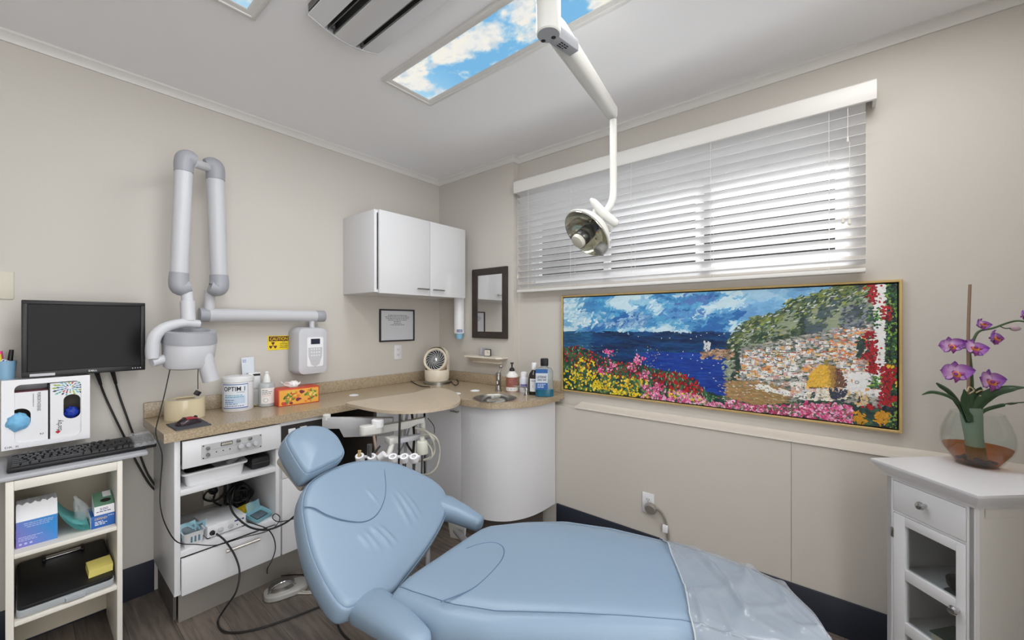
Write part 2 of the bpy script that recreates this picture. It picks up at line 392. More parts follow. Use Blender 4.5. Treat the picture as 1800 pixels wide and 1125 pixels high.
# ---- cabinet with open shelves (left)
c1 = thing('open_shelf_cabinet', 'white base cabinet with two open shelves and one bottom drawer', 'cabinet', (.65, 2.52, 0))
x0, x1 = .432, .868
Z0 = .155
part('side_panel', MB().box(x0, x0+.022, YC, YA-.001, Z0, CBOT-.001, None, .002), WHITE, c1)
part('side_panel', MB().box(x1-.02, x1, YC+.001, YA-.001, Z0, CBOT-.001, None, .002), WHITE, c1)
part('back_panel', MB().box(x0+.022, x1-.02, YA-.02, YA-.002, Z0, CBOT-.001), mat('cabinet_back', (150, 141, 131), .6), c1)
part('bottom_panel', MB().box(x0+.022, x1-.02, YC+.002, YA-.02, Z0, Z0+.018), WHITE, c1)
for zz, th in ((.598, .025), (.322, .028)):
    part('shelf', MB().box(x0+.022, x1-.02, YC+.001, YA-.02, zz, zz+th, None, .002), WHITE, c1)
fp = part('front_panel', MB().box(x0+.026, x1-.003, YC-.018, YC+.001, .722, .846, None, .002), WHITE, c1)
# instrument plate with controls on the front panel
a = onY(355, 798, YC-.018); bb = onY(460, 772, YC-.018)
PLT = mat('plate_grey', (186, 187, 188), .4)
ip = MB(); ip.box(.527, .775, YC-.0215, YC-.0179, .749, .815)
plate = part('control_plate', ip, PLT, fp)
kn = MB(); yy = YC-.0215
for xx, zz in ((.55, .797), (.55, .767), (.672, .805), (.722, .805)):
    kn.lathe([(.008, 0), (.008, .006), (.005, .01), (.005, .02)], (xx, yy, zz), -Y, STEEL, 14)
part('valve', kn, STEEL, plate)
kn = MB()
for xx in (.68, .712, .744): kn.lathe([(.011, 0), (.011, .014), (.009, .016)], (xx, yy, .776), -Y, GREYP, 18)
part('knob', kn, GREYP, plate)
kn = MB(); kn.box(.60, .648, yy-.004, yy, .795, .811, DARK, .002); kn.box(.603, .645, yy-.0046, yy-.003, .798, .808, mat('meter', (200, 196, 180), .4))
for i in range(7): kn.box(.607+i*.005, .6085+i*.005, yy-.005, yy-.0045, .799, .806, DARK)
part('gauge', kn, None, plate)
kn = MB()
for xx in (.583, .61, .637): kn.lathe([(.0025, 0), (.0025, .003)], (xx, yy, .772), -Y, DARK, 10)
for xx in (.533, .769):
    for zz in (.754, .81): kn.lathe([(.003, 0), (.003, .0015)], (xx, yy, zz), -Y, DARK, 10)
kn.box(.545, .75, yy-.0006, yy, .7855, .7868, GREYM)
part('screw', kn, DARK, plate)
dr = part('drawer', MB().box(x0+.023, x1-.003, YC-.018, YC+.001, Z0, .318, None, .002), WHITE, c1)
part('handle', handle_bar((.63, YC-.018, .292), (.748, YC-.018, .292), (0, -.022, 0), mat('handle_satin', (205, 200, 192), .3, metal=.6), .007), STEEL, dr)
# ---- narrow cabinet next to it
c2 = thing('door_cabinet', 'narrow white base cabinet half hidden behind the chair headrest', 'cabinet', (1.0, 2.52, 0))
x0, x1 = .870, 1.13
part('carcass', MB().box(x0, x1, YC+.001, YA-.001, Z0, .85, None, .002), WHITE, c2)
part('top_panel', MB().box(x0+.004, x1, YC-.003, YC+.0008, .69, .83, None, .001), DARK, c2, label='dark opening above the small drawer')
k = MB()
for xx in (.925, .985): k.box(xx-.018, xx+.018, YC-.012, YC-.003, .775, .81, WHITE2, .003); k.tube([(xx-.009, YC-.012, .79), (xx-.006, YC-.03, .8), (xx+.006, YC-.03, .8), (xx+.009, YC-.012, .79)], .002, STEEL, 8, 4)
part('clip', k, None, c2)
dw = part('drawer', MB().box(x0+.003, x1-.003, YC-.018, YC+.0005, .555, .688, None, .002), WHITE, c2)
k = MB(); k.box(.905, 1.0, YC-.021, YC-.0179, .58, .675, ALU); k.lathe([(.012, 0), (.012, .012), (.008, .02), (.004, .024)], (.937, YC-.021, .607), -Y, mat('yellow_knob', (206, 188, 66), .4), 16)
for xx, zz in ((.912, .588), (.912, .667), (.993, .588)): k.lathe([(.003, 0), (.003, .002)], (xx, YC-.021, zz), -Y, DARK, 8)
part('control_plate', k, None, dw)
part('door', MB().box(x0+.003, x1-.003, YC-.018, YC+.0005, Z0, .552, None, .002), WHITE, c2)
# ---- toe kick
single('toe_kick', MB().box(.458, 1.14, 2.362, 2.374, 0, Z0-.001), KICK, 'brushed metallic kick board under the open shelf cabinet', 'kick board')
single('kick_return', MB().box(.446, .4575, 2.40, YA-.02, 0, Z0-.001), mat('kick_side', (96, 92, 88), .5), 'short grey kick board side beside the navy baseboard', 'kick board')
# ---- sink cabinet with curved door
c3 = thing('sink_cabinet', 'white sink cabinet with a tall curved door', 'cabinet', (2.08, 2.0, 0))
arc = spline([Vector((1.812, 1.915, 0)), Vector((1.815, 1.82, 0)), Vector((1.838, 1.70, 0)), Vector((1.90, 1.605, 0)), Vector((2.0, 1.545, 0)), Vector((2.12, 1.517, 0)), Vector((2.294, 1.512, 0))], 6)
arc_in = []
for i, p in enumerate(arc):
    t = (arc[min(i+1, len(arc)-1)]-arc[max(i-1, 0)]).normalized(); nrm = Vector((-t.y, t.x, 0)); arc_in.append(p+nrm*.018)
dm = MB(); dm.prism([Vector((p.x, p.y, Z0)) for p in arc]+[Vector((p.x, p.y, Z0)) for p in reversed(arc_in)], (0, 0, CBOT-Z0-.004), None, True)
part('curved_door', dm, WHITE, c3, sharp=30)
part('carcass', MB().prism([Vector((p.x, p.y, Z0)) for p in arc_in if p.x < 2.28]+[Vector((2.28, 1.535, Z0)), Vector((2.28, YA-.02, Z0)), Vector((1.86, YA-.02, Z0)), Vector((1.86, 1.92, Z0))], (0, 0, .46), None), WHITE, c3)
fd = part('door', MB().box(1.812, 1.832, 1.92, 2.285, Z0, CBOT-.004, None, .002), WHITE, c3)
part('handle', handle_bar((1.812, 1.985, .80), (1.812, 1.94, .80), (-.024, 0, 0), STEEL, .005), STEEL, fd)
part('side_panel', MB().box(1.42, 1.44, YC, YA-.002, Z0, CBOT-.002), mat('knee_side_shade', (84, 77, 72), .6), c3, label='side of the knee space, coloured dark for its shade')  # shade of the knee space is put into this panel's colour
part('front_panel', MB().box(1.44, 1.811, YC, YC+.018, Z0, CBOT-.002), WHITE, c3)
part('back_panel', MB().box(1.132, 1.42, YA-.06, YA-.04, Z0, CBOT-.002), mat('knee_void_shade', (40, 37, 35), .8), c3, label='back of the knee space with its shade put into the colour')  # near-black colour stands in for the deep shade of the cavity
part('handle', handle_bar((1.52, YC, .80), (1.60, YC, .80), (0, -.024, 0), STEEL, .005), STEEL, c3)
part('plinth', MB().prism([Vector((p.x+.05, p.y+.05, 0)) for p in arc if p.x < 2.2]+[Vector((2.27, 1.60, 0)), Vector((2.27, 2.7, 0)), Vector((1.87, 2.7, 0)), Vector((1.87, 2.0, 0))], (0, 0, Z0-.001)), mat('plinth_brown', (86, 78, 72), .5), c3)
# ---- sink, tap, soap pump
sk = MB()
sk.lathe([(SR+.004, .0005), (SR+.004, .003), (SR-.004, .003), (SR-.007, -.003)], (SX, SY, CTOP), Z, STEEL, 48, False, False)
sk.rings([[Vector((SX+dx_+r_*math.cos(2*PI*i/48), SY+dy_+r_*math.sin(2*PI*i/48), CTOP+z_)) for i in range(48)] for r_, z_, dx_, dy_ in ((SR-.007, -.003, 0, 0), (SR-.022, -.025, .012, .008), (SR-.047, -.042, .042, .032), (SR-.055, -.10, .055, .042), (.05, -.125, .06, .045), (.01, -.13, .06, .045))], STEEL, True, False, True)
single('sink', sk, STEEL, 'round stainless steel basin set in the worktop', 'sink', (SX, SY, CTOP-.14))
tp = onZ(876, 687, CTOP)
fa = thing('faucet', 'short brushed steel tap behind the round basin', 'faucet', (tp.x, tp.y, CTOP))
k = MB().lathe([(.026, 0), (.026, .006), (.02, .01), (.018, .02), (.018, .11), (.02, .112), (.02, .125), (.012, .13)], (0, 0, 0), Z, STEEL, 20)
part('body', k, STEEL, fa, False)
d_ = (Vector((SX, SY, 0))-Vector((tp.x, tp.y, 0))).normalized()
k = MB().tube([d_*.012+Z*.05, d_*.05+Z*.075, d_*.085+Z*.078, d_*.095+Z*.06], [.012, .01, .009], STEEL, 12, 5); part('spout', k, STEEL, fa, False)
k = MB().tube([Z*.125, X*.008-Y*.008+Z*.145, X*.012-Y*.012+Z*.165], [.008, .006], STEEL, 10, 4); k.ball(X*.013-Y*.013+Z*.172, .013, m=STEEL); part('lever', k, STEEL, fa, False)
pp = onZ(925, 695, CTOP)
pu = thing('soap_pump', 'little chrome built-in soap pump at the front right of the basin', 'soap dispenser', (pp.x, pp.y, CTOP))
part('base', MB().lathe([(.016, 0), (.016, .004), (.01, .008), (.008, .03), (.012, .034), (.012, .05), (.006, .054)], (0, 0, 0), Z, CHROME, 20), CHROME, pu, False)
part('spout', MB().tube([Z*.047, Vector((-.02, .012, .055)), Vector((-.075, .045, .068))], [.005, .004], CHROME, 10, 4), CHROME, pu, False)
# grommet covers in the worktop
for (px, py, r, lb) in ((622, 695, .03, 'round white cover set in the worktop near the tissue box'), (803, 692, .027, 'round white cover set in the worktop just right of the swing tray'), (835, 687, .033, 'round white cover set in the worktop nearest the basin')):
    q = onZ(px, py, CTOP)
    k = MB().lathe([(r, 0), (r, .002), (r*.85, .004), (r*.8, .003)], (q.x, q.y, CTOP), Z, PAPER, 28)
    single('hole_cover', k, PAPER, lb, 'cover', None, 'round covers in the worktop')

# ================================================================ UPPER CABINET
uc = thing('wall_cabinet', 'white two-door cabinet hung on the left wall', 'cabinet', (1.85, 2.55, 1.578))
ux0, ux1, uz0, uz1, uy = 1.452, 2.262, 1.578, 2.116, 2.352
um = MB(); um.box(ux0, ux0+.02, uy+.001, YA-.001, uz0, uz1, None, .001); um.box(ux1-.018, ux1, uy+.001, YA-.001, uz0, uz1, None, .001)
um.box(ux0+.02, ux1-.018, uy+.001, YA-.001, uz1-.018, uz1); um.box(ux0+.02, ux1-.018, uy+.001, YA-.001, uz0, uz0+.018); um.box(ux0+.02, ux1-.018, YA-.02, YA-.001, uz0+.018, uz1-.018)
part('carcass', um, WHITE, uc)
ue = .5*(ux0+.028+ux1-.012)+.028
for (a, b_, h0, h1) in ((ux0+.026, ue-.002, ue-.11, ue-.03), (ue+.002, ux1-.014, ue+.03, ue+.11)):
    d = part('door', MB().box(a, b_, uy-.018, uy+.0005, uz0-.006, uz1, None, .0015), mat('gloss_white_door', (216, 216, 218), .12, spec=.5), uc)
    part('handle', handle_bar((h0, uy-.018, uz0+.04), (h1, uy-.018, uz0+.04), (0, -.02, 0), STEEL, .005), STEEL, d)
# ================================================================ LEFT WALL: screen, plates, glove holder
def plate_at(name, label, cat, c, ex, en, w_, h_, m, group=None):
    """thin rounded wall plate; returns thing + builder frame"""
    t = thing(name, label, cat, c)
    pts = [Vector(c)+ex*x+Z*z for x, z in rrect(0, 0, w_, h_, .004, 3)]
    part('plate', MB().prism(pts, en*.006, m, False, .0015), m, t); return t
q = onY(-2, 501, YA)
sw = plate_at('blank_wall_plate', 'almond blank wall plate cut off at the left edge', 'wall plate', (q.x, YA-.0005, q.z), X, -Y, .08, .118, mat('almond', (206, 200, 184), .4))
def outlet(c, ex, en, label, m=WHITE2):
    t = plate_at('wall_outlet', label, 'outlet', c, ex, en, .07, .115, m)
    for s in (1, -1):
        k = MB(); cc = Vector(c)+Z*s*.02+en*.006
        k.prism([cc+ex*x+Z*z for x, z in rrect(0, 0, .034, .028, .012, 4)], en*.002, m)
        for x in (-.006, .006): k.prism([cc+ex*(x+dx)+Z*(dz+.003) for dx, dz in ((-.0012, -.004), (.0012, -.004), (.0012, .004), (-.0012, .004))], en*.0025, DARK)
        k.prism(disc(cc-Z*.007, en, .0025, 10), en*.0025, DARK)
        part('socket', k, m, t)
    return t
q = onY(699, 619, YA); outlet((q.x, YA-.0005, q.z), X, -Y, 'white wall outlet below the framed notice')
# monitor
MY = 2.60
mo = thing('monitor', 'black square-format computer monitor on the left wall', 'monitor', (.19, MY+.05, 1.153))
x0, x1, z0, z1 = -.001, .379, 1.153, 1.474
bz = MB(); bw = .017
bz.box(x0, x1, MY, MY+.035, z0, z0+.024, None, .003); bz.box(x0, x1, MY, MY+.035, z1-bw, z1, None, .003)
bz.box(x0, x0+bw, MY, MY+.035, z0+.02, z1-bw+.003, None, .003); bz.box(x1-bw, x1, MY, MY+.035, z0+.02, z1-bw+.003, None, .003)
part('bezel', bz, BLACK, mo)
part('screen', MB().box(x0+bw-.002, x1-bw+.002, MY+.006, MY+.03, z0+.022, z1-bw+.002), SCREEN, mo)
hs = MB(); hs.box(x0+.03, x1-.03, MY+.03, MY+.075, z0+.03, z1-.03, None, .012); part('rear_casing', hs, BLACK, mo)
part('wall_mount', MB().box(.14, .24, MY+.07, YA-.001, 1.26, 1.36, None, .004), BLACK, mo)
part('lettering', text_mb('DELL', (.19, MY-.0003, z0+.009), X, Z, .027, .007, PAPER, bold=.01), PAPER, mo)
part('sticker', MB().box(x0+.022, x0+.092, MY-.001, MY+.001, z0+.003, z0+.014), GREYP, mo, label='silver sticker')
k = MB()
for i in range(4): k.lathe([(.0022, 0), (.0022, .0012)], (x1-.045+i*.009, MY+.0006, z0+.012), -Y, PAPER, 8)
part('button', k, PAPER, mo)
for pts, nm in (((( 170, 655), (182, 690), (200, 730), (222, 775), (240, 812), (262, 850), (280, 868)), 'thicker black monitor cable hanging to the left cabinet'), (((197, 650), (208, 690), (222, 730), (240, 780), (258, 830), (279, 862)), 'thinner black monitor cable right of the thicker one')):
    P = [onY(px, py, (MY+.08 if i == 0 else YA-.02)) for i, (px, py) in enumerate(pts)]
    k = MB().tube(P, .0045 if 'thicker' in nm else .0035, RUBBER, 8, 5)
    t = thing('monitor_cable', nm, 'cable', P[-1]); part('cord', k, RUBBER, t)
    if 'thicker' in nm: part('plug', MB().tube([P[0], P[0].lerp(P[1], .6)], [.009, .006], RUBBER, 10, 1), RUBBER, t)
# glove box holder
GY = 2.60
gx0, gx1, gz0, gz1 = -.052, .194, .866, 1.147
gh = thing('glove_box_holder', 'white acrylic wall holder with two glove boxes', 'holder', (.07, 2.67, gz0))
o_ = [(gx0, gz0), (gx1, gz0), (gx1, gz1), (gx0, gz1)]
def frame_plate(outer, inner, y, th):
    mb = MB(); bm = mb.bm
    fs = []
    for yy in (y, y+th):
        a = [bm.verts.new((x, yy, z)) for x, z in outer]; b_ = [bm.verts.new((x, yy, z)) for x, z in inner]
        ed = [bm.edges.new((a[i], a[(i+1) % len(a)])) for i in range(len(a))]+[bm.edges.new((b_[i], b_[(i+1) % len(b_)])) for i in range(len(b_))]
        bmesh.ops.triangle_fill(bm, use_beauty=True, edges=ed); fs.append((a, b_))
    for A, B in ((fs[0][0], fs[1][0]), (fs[0][1], fs[1][1])):
        for i in range(len(A)):
            j = (i+1) % len(A); bm.faces.new((A[i], A[j], B[j], B[i]))
    return mb
ix0, ix1, iz0, iz1 = -.019, .167, .887, 1.126
inn = [(x+(ix0+ix1)/2, z+(iz0+iz1)/2) for x, z in rrect(0, 0, ix1-ix0, iz1-iz0, .02, 5)]
ACR = mat('white_acrylic', (230, 230, 234), .15)
part('front_frame', frame_plate(o_, inn, GY, .005), ACR, gh)
hb = MB(); hb.box(gx0, gx1, GY+.005, YA-.001, gz0, gz0+.004); hb.box(gx0, gx1, GY+.005, YA-.001, gz1-.004, gz1); hb.box(gx0, gx0+.004, GY+.005, YA-.001, gz0+.004, gz1-.004); hb.box(gx1-.004, gx1, GY+.005, YA-.001, gz0+.004, gz1-.004)
hb.box(gx0+.004, gx1-.004, YA-.005, YA-.001, gz0+.004, gz1-.004)
hb.box(.0725, .0755, GY+.006, YA-.006, gz0+.004, gz1-.03, DARK)
part('tray_box', hb, ACR, gh)
part('lettering', text_mb('DR. K', (gx0+.009, GY-.0003, gz0+.007), X, Z, .037, .0075, INKG, bold=.01), INKG, gh)
def glove_box(x0, x1, z1, cx, cz, ow, oh, rr, lb):
    t = thing('glove_box', lb, 'box', ((x0+x1)/2, GY+.06, gz0+.004), 0, 'glove boxes in the acrylic holder')
    o2 = [(x0, gz0+.0045), (x1, gz0+.0045), (x1, z1), (x0, z1)]
    i2 = [(cx+x, cz+z) for x, z in rrect(0, 0, ow, oh, rr, 8)]
    part('front_panel', frame_plate(o2, i2, GY+.0065, .001), PAPER, t)
    k = MB(); k.box(x0, x1, GY+.0075, GY+.1, gz0+.0045, gz0+.006); k.box(x0, x1, GY+.0075, GY+.1, z1-.0015, z1, mat('box_pink', (196, 130, 140), .6) if cx < .07 else PAPER)
    k.box(x0, x0+.0015, GY+.0075, GY+.1, gz0+.006, z1-.0015); k.box(x1-.0015, x1, GY+.0075, GY+.1, gz0+.006, z1-.0015); k.box(x0+.0015, x1-.0015, GY+.098, GY+.1, gz0+.006, z1-.0015, mat('box_inside', (96, 90, 84), .8))
    part('carton', k, PAPER, t); return t
b1 = glove_box(-.046, .071, 1.094, -.004, .988, .056, .080, .0272, 'white glove box with light blue glove bulging out')
b2 = glove_box(.077, .188, 1.122, .140, 1.02-.005, .05, .105, .024, 'white glove box with leaf burst print and dark blue gloves')
k = text_mb('PUREORTHOSENSE', (.0415, GY+.0062, 1.088), -Z, X, .077, .0095, INK); 
bars(k, (.030, GY+.0062, 1.085), -Z, X, .06, (.9,), .006, .0022, INKG, seed=3)
part('lettering', k, INK, b1)
part('lettering', text_mb('2', (.049, GY+.0062, .918), -Z, X, .008, .010, INK), INK, b1)
k = text_mb('darby', (.115, GY+.0062, .915), Z, -X, .048, .021, INK)
text_mb('BLACK NITRILE', (.183, GY+.0062, .93), Z, -X, .08, .006, mat('cyan_ink', (120, 190, 205), .6), k)
dk = mat('red_ink', (184, 48, 60), .6); k.prism([Vector((.099+x, GY+.0062, .912+z)) for x, z in ((0, -.008), (.008, 0), (0, .008), (-.008, 0))], -Y*.0004, dk)
part('lettering', k, INK, b2)
k = MB(); cols = [mat('leaf_%d' % i, c, .6) for i, c in enumerate(((120, 180, 205), (70, 110, 150), (160, 185, 90), (165, 140, 190), (190, 60, 70), (60, 70, 100), (110, 190, 190)))]
rnd = random.Random(4)
for ring, (n, r0) in enumerate(((9, .012), (14, .022), (18, .033), (20, .043))):
    for i in range(n):
        a = 2*PI*i/n+ring*.3; u = Vector((math.cos(a), 0, math.sin(a)*.9)); v = Vector((-u.z, 0, u.x)); c = Vector((.133, GY+.0063, 1.098))+u*r0
        L = .0066+ring*.0008
        if c.z > 1.120 or c.x < .079 or c.x > .186 or c.z < 1.069: continue
        k.poly([c-u*L, c+v*L*.45+u*L*.2, c+u*L, c-v*L*.45+u*L*.2], rnd.choice(cols))
part('leaf_print', k, None, b2)
def blob(c, rx, ry, rz, m, seed, fr=.25, u=28, v=18, sc=30):
    mb = MB(); mb.ball((0, 0, 0), 1, 1, 1, m, u, v)
    for q in mb.bm.verts:
        n_ = q.co.normalized(); d = 1+fr*noise.noise(n_*2.2+Vector((seed, 0, 0)))+fr*.6*abs(noise.noise(n_*5+Vector((0, seed, 0))))
        q.co = Vector(c)+Vector((n_.x*rx*d, n_.y*ry*d, n_.z*rz*d))
    return mb
GB = mat('light_blue_glove', (120, 186, 228), .5); GD = mat('dark_blue_glove', (34, 62, 170), .5)
single('rubber_glove', blob((-.010, GY+.004, .975), .031, .024, .035, GB, 3, .16, 40, 28), GB, 'light blue rubber glove bulging from the left glove box', 'glove')
single('rubber_glove', blob((.14, GY+.035, .985), .023, .02, .024, GD, 9, .25), GD, 'dark blue rubber glove inside the right glove box', 'glove')
# pen cup on the holder
pc = thing('pen_cup', 'pale blue cup with pens on top of the glove holder', 'cup', (-.041, 2.68, gz1))
k = MB().lathe([(.024, 0), (.0245, .001), (.029, .075), (.0275, .075), (.023, .003)], (0, 0, 0), Z, None, 24, True, True)
part('cup_wall', k, mat('pale_blue_cup', (142, 184, 214), .35), pc, False)
def pen(nm, lb, dx, dy, lean, L, r, m, capm):
    t = thing(nm, lb, 'pen', (-.041+dx, 2.68+dy, gz1+.004)); d = Vector(lean).normalized()
    part('barrel', MB().tube([Vector((0, 0, 0)), d*L*.6], r, m, 10, 1), m, t, False)
    part('cap', MB().tube([d*L*.6, d*L*.62, d*L], [r*1.15, r*1.15, r*.95], capm, 10, 1), capm, t, False)
pen('marker_pen', 'fat black marker leaning right in the pale blue cup', .004, 0, (.09, 0, 1), .117, .007, PAPER, BLACK)
pen('highlighter', 'pink highlighter in the pale blue cup', -.008, .006, (-.06, 0, 1), .112, .006, mat('pink_ink', (236, 60, 150), .4), mat('pink_ink', (236, 60, 150), .4))
pen('highlighter', 'yellow highlighter in the pale blue cup', -.012, -.004, (-.05, 0, 1), .1, .006, mat('yellow_ink', (232, 220, 70), .4), mat('yellow_ink', (232, 220, 70), .4))
k = MB(); c = Vector((-.041, 2.664, gz1+.055)); a = Vector((.8, 0, -.45)).normalized(); u = Vector((.45, 0, .8)).normalized()
k.prism([c-a*.022-u*.02, c+a*.014-u*.02, c+a*.014+u*.022, c-a*.022+u*.022], Y*.001, PAPER)
for i in range(4): k.prism([c-a*(.019-i*.0085)-u*.018-Y*.0003, c-a*(.014-i*.0085)-u*.018-Y*.0003, c-a*(.014-i*.0085)+u*.02-Y*.0003, c-a*(.019-i*.0085)+u*.02-Y*.0003], Y*.0002, mat('card_blue', (58, 110, 190), .5))
single('striped_packet', k, PAPER, 'blue and white striped packet in the pale blue cup', 'packet')
# ---- keyboard tray + keyboard
TZ = .815
kt = thing('keyboard_tray', 'grey keyboard shelf on the wall above the small white shelving unit', 'shelf', (.15, 2.55, TZ))
part('tray_board', MB().box(-.3, .355, 2.365, YA-.001, TZ-.018, TZ, None, .006), mat('tray_grey', (176, 178, 184), .35), kt)
kb = thing('keyboard', 'black computer keyboard with a clear cover over its number pad', 'keyboard', (.16, 2.47, TZ))
tilt = math.atan2(.02, .15); KM = Matrix.Translation((-.036, 2.405, TZ+.002)) @ Matrix.Rotation(tilt, 4, 'X')
k = MB(); k.box(0, .425, 0, .155, 0, .018, None, .005, 2, KM); part('case', k, BLACK, kb)
keym = mat('key_black', (34, 34, 37), .35)
key_me = None
def key(x, y, w_, h_, h=.009):
    mb = MB(); b2 = [(x, y), (x+w_, y), (x+w_, y+h_), (x, y+h_)]; t = .0022
    tp_ = [(x+t, y+t*.6), (x+w_-t, y+t*.6), (x+w_-t, y+h_-t), (x+t, y+h_-t)]
    mb.rings([[KM @ Vector((p[0], p[1], .0175)) for p in b2], [KM @ Vector((p[0], p[1], .0175+h)) for p in tp_]], keym, True, False, True, False)
    return mb
kx0 = .01; pitch = .0187; nkeys = 0
rows = [(.012, [1.25, 1.25, 1.25, 6.25, 1.25, 1.25, 1.25, 1.25]), (.031, [2.25]+[1]*10+[2.75]), (.050, [1.75]+[1]*11+[2.25]), (.069, [1.5]+[1]*12+[1.5]), (.088, [1]*13+[2]), (.118, [1]*13)]
for yk, ws in rows:
    xk = kx0
    for wk in ws:
        part('key', key(xk+.0008, yk, wk*pitch-.0016, .0172), keym, kb); xk += wk*pitch*(1 if len(ws) != 13 else 15/13); nkeys += 1
for j, yk in enumerate((.012, .088, .069)):
    for i in range(3): part('key', key(.297+i*pitch, yk, pitch-.0016, .0172), keym, kb); nkeys += 1
for yk in (.012, .031, .05, .069, .088):
    for i in range(3): part('key', key(.357+i*.0185, yk, .0168, .0172), keym, kb); nkeys += 1
FILM = mat('clear_film', (225, 228, 232), .18, trans=.0, alpha=.28)
k = MB(); nx, ny = 26, 22; g_ = []
for j in range(ny):
    row = []
    for i in range(nx):
        u, v = i/(nx-1), j/(ny-1); e = min(u, 1-u, v, 1-v)
        h = .031+.004*noise.noise(Vector((u*9, v*14, 2)))-.014*max(0, 1-e/.06)
        row.append(KM @ Vector((.348+u*.078, -.003+v*.165, h)))
    g_.append(row)
k.rings(g_, FILM, False); part('dust_cover', k, FILM, kb, label='crumpled clear plastic cover over the number pad')
# ---- small white shelving unit under the tray
cr = thing('shelving_unit', 'small cream-white shelving unit under the keyboard shelf', 'shelf unit', (.13, 2.52, 0))
sx0, sx1, syf, syb, st = -.038, .272, 2.36, 2.70, .795
part('side_panel', MB().box(sx0, sx0+.02, syf, syb, 0, st, None, .002), CREAM, cr)
part('side_panel', MB().box(sx1-.017, sx1, syf, syb, 0, st, None, .002), CREAM, cr)
part('top_rail', MB().box(sx0+.02, sx1-.017, syf+.001, syf+.02, st-.035, st, None, .002), CREAM, cr)
part('shelf', MB().box(sx0+.02, sx1-.017, syf+.001, syb-.006, .508, .525, None, .002), CREAM, cr)
part('shelf', MB().box(sx0+.02, sx1-.017, syf+.001, syb-.006, .258, .275, None, .002), CREAM, cr)
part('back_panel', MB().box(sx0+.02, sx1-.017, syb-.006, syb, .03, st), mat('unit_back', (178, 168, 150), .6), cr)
S1, S2 = .525, .275
# purple-blue open carton
gm = bpy.data.materials.new('purple_blue_print'); gm.use_nodes = True; nt = gm.node_tree; b = nt.nodes['Principled BSDF']; b.inputs['Roughness'].default_value = .4
tc = nt.nodes.new('ShaderNodeTexCoord'); gr = nt.nodes.new('ShaderNodeTexGradient'); mp = nt.nodes.new('ShaderNodeMapping'); mp.inputs['Rotation'].default_value = (0, math.radians(28), 0)
rp1 = nt.nodes.new('ShaderNodeValToRGB'); e = rp1.color_ramp.elements; e[0].color = lin((128, 112, 190)); e[1].color = lin((46, 134, 204)); e[0].position = .05
nt.links.new(tc.outputs['Generated'], mp.inputs['Vector']); nt.links.new(mp.outputs['Vector'], gr.inputs['Vector']); nt.links.new(gr.outputs['Fac'], rp1.inputs['Fac']); nt.links.new(rp1.outputs['Color'], b.inputs['Base Color'])
bx = thing('open_carton', 'purple and blue carton with a torn white top on the small shelving unit', 'box', (.035, 2.47, S1))
x0, x1, y0, y1 = -.014, .091, 2.415, 2.53
part('printed_carton', MB().box(x0, x1, y0, y1, S1, S1+.098), gm, bx)
k = MB(); n = 24; lo = []; hi = []
for i in range(n+1): lo.append(Vector((x0+(x1-x0)*i/n, y0-.0002, S1+.098))); hi.append(Vector((x0+(x1-x0)*i/n, y0+.03, S1+.155+.004*math.sin(i*1.3)+.002*math.sin(i*3.1))))
k.rings([lo, hi, [p+Y*.002 for p in hi], [Vector((p.x, y1, S1+.15)) for p in hi], [Vector((p.x, y1, S1+.098)) for p in lo]], PAPER, False, False, False, False); k.box(x0, x0+.001, y0+.001, y1, S1+.098, S1+.15); k.box(x1-.001, x1, y0+.02, y1, S1+.098, S1+.148)
part('torn_flap', k, PAPER, bx)
k = MB(); LTX = mat('light_print', (176, 186, 226), .6)
bars(k, (.005, y0, S1+.086), X, Z, .075, (1, .95, .8), .007, .0025, LTX, .0004, 2, True); bars(k, (-.008, y0, S1+.036), X, Z, .06, (1, .7, .8), .006, .0025, LTX, .0004, 5)
for i in range(3): k.poly(disc((-.003+i*.013, y0-.0004, S1+.012), -Y, .004, 12), LTX)
part('lettering', k, LTX, bx)
# teal paper stack
TEAL = mat('teal_paper', (118, 202, 200), .6)
k = MB()
for j in range(6):
    a = []; 
    for i in range(9):
        u = i/8; a.append(Vector((.097+.085*u, 0, S1+.003+j*.0035+.085*(1-u)**2.3)))
    k.rings([[Vector((p.x-j*.0012, 2.405+.004*j, p.z)) for p in a], [Vector((p.x-j*.0012, 2.60, p.z)) for p in a]], TEAL, False)
single('paper_bib_stack', k, TEAL, 'curled stack of teal paper bibs between the cartons', 'paper bibs')
k = MB(); nx, ny = 18, 14; g_ = []
for j in range(ny):
    row = []
    for i in range(nx):
        a = 2*PI*i/nx; v = j/(ny-1); r = .023*math.sin(PI*min(1, v*1.05)**.6)+.004+.006*noise.noise(Vector((i*.8, j*.5, 1)))
        row.append(Vector((.170+r*math.cos(a)-.03*v*v, 2.50+r*math.sin(a), S1+.005+v*.12)))
    g_.append(row)
k.rings(g_, FILM, True, True, True); single('plastic_bag', k, FILM, 'crumpled clear plastic bag beside the teal papers', 'bag')
dx = thing('blue_carton', 'blue and white carton lying under the green-topped box', 'box', (.225, 2.46, S1))
DBL = mat('blue_print', (40, 96, 172), .45)
part('carton', MB().box(.182, .2535, 2.40, 2.53, S1, S1+.05, None, .001), DBL, dx)
part('side_panel', MB().box(.1812, .182, 2.402, 2.528, S1+.002, S1+.048), PAPER, dx)
k = text_mb('DEFEND', (.193, 2.3997, S1+.033), X, Z, .036, .009, mat('gold_ink', (235, 205, 120), .5)); bars(k, (.193, 2.3997, S1+.024), X, Z, .04, (.6, 1, .8), .006, .003, PAPER, .0004, 3); bars(k, (.232, 2.3997, S1+.042), X, Z, .018, (1,), .006, .002, PAPER, .0004, 3)
part('lettering', k, None, dx)
gx = thing('dispenser_carton', 'small carton with a green top, round hole and the number 500', 'box', (.225, 2.47, S1+.05))
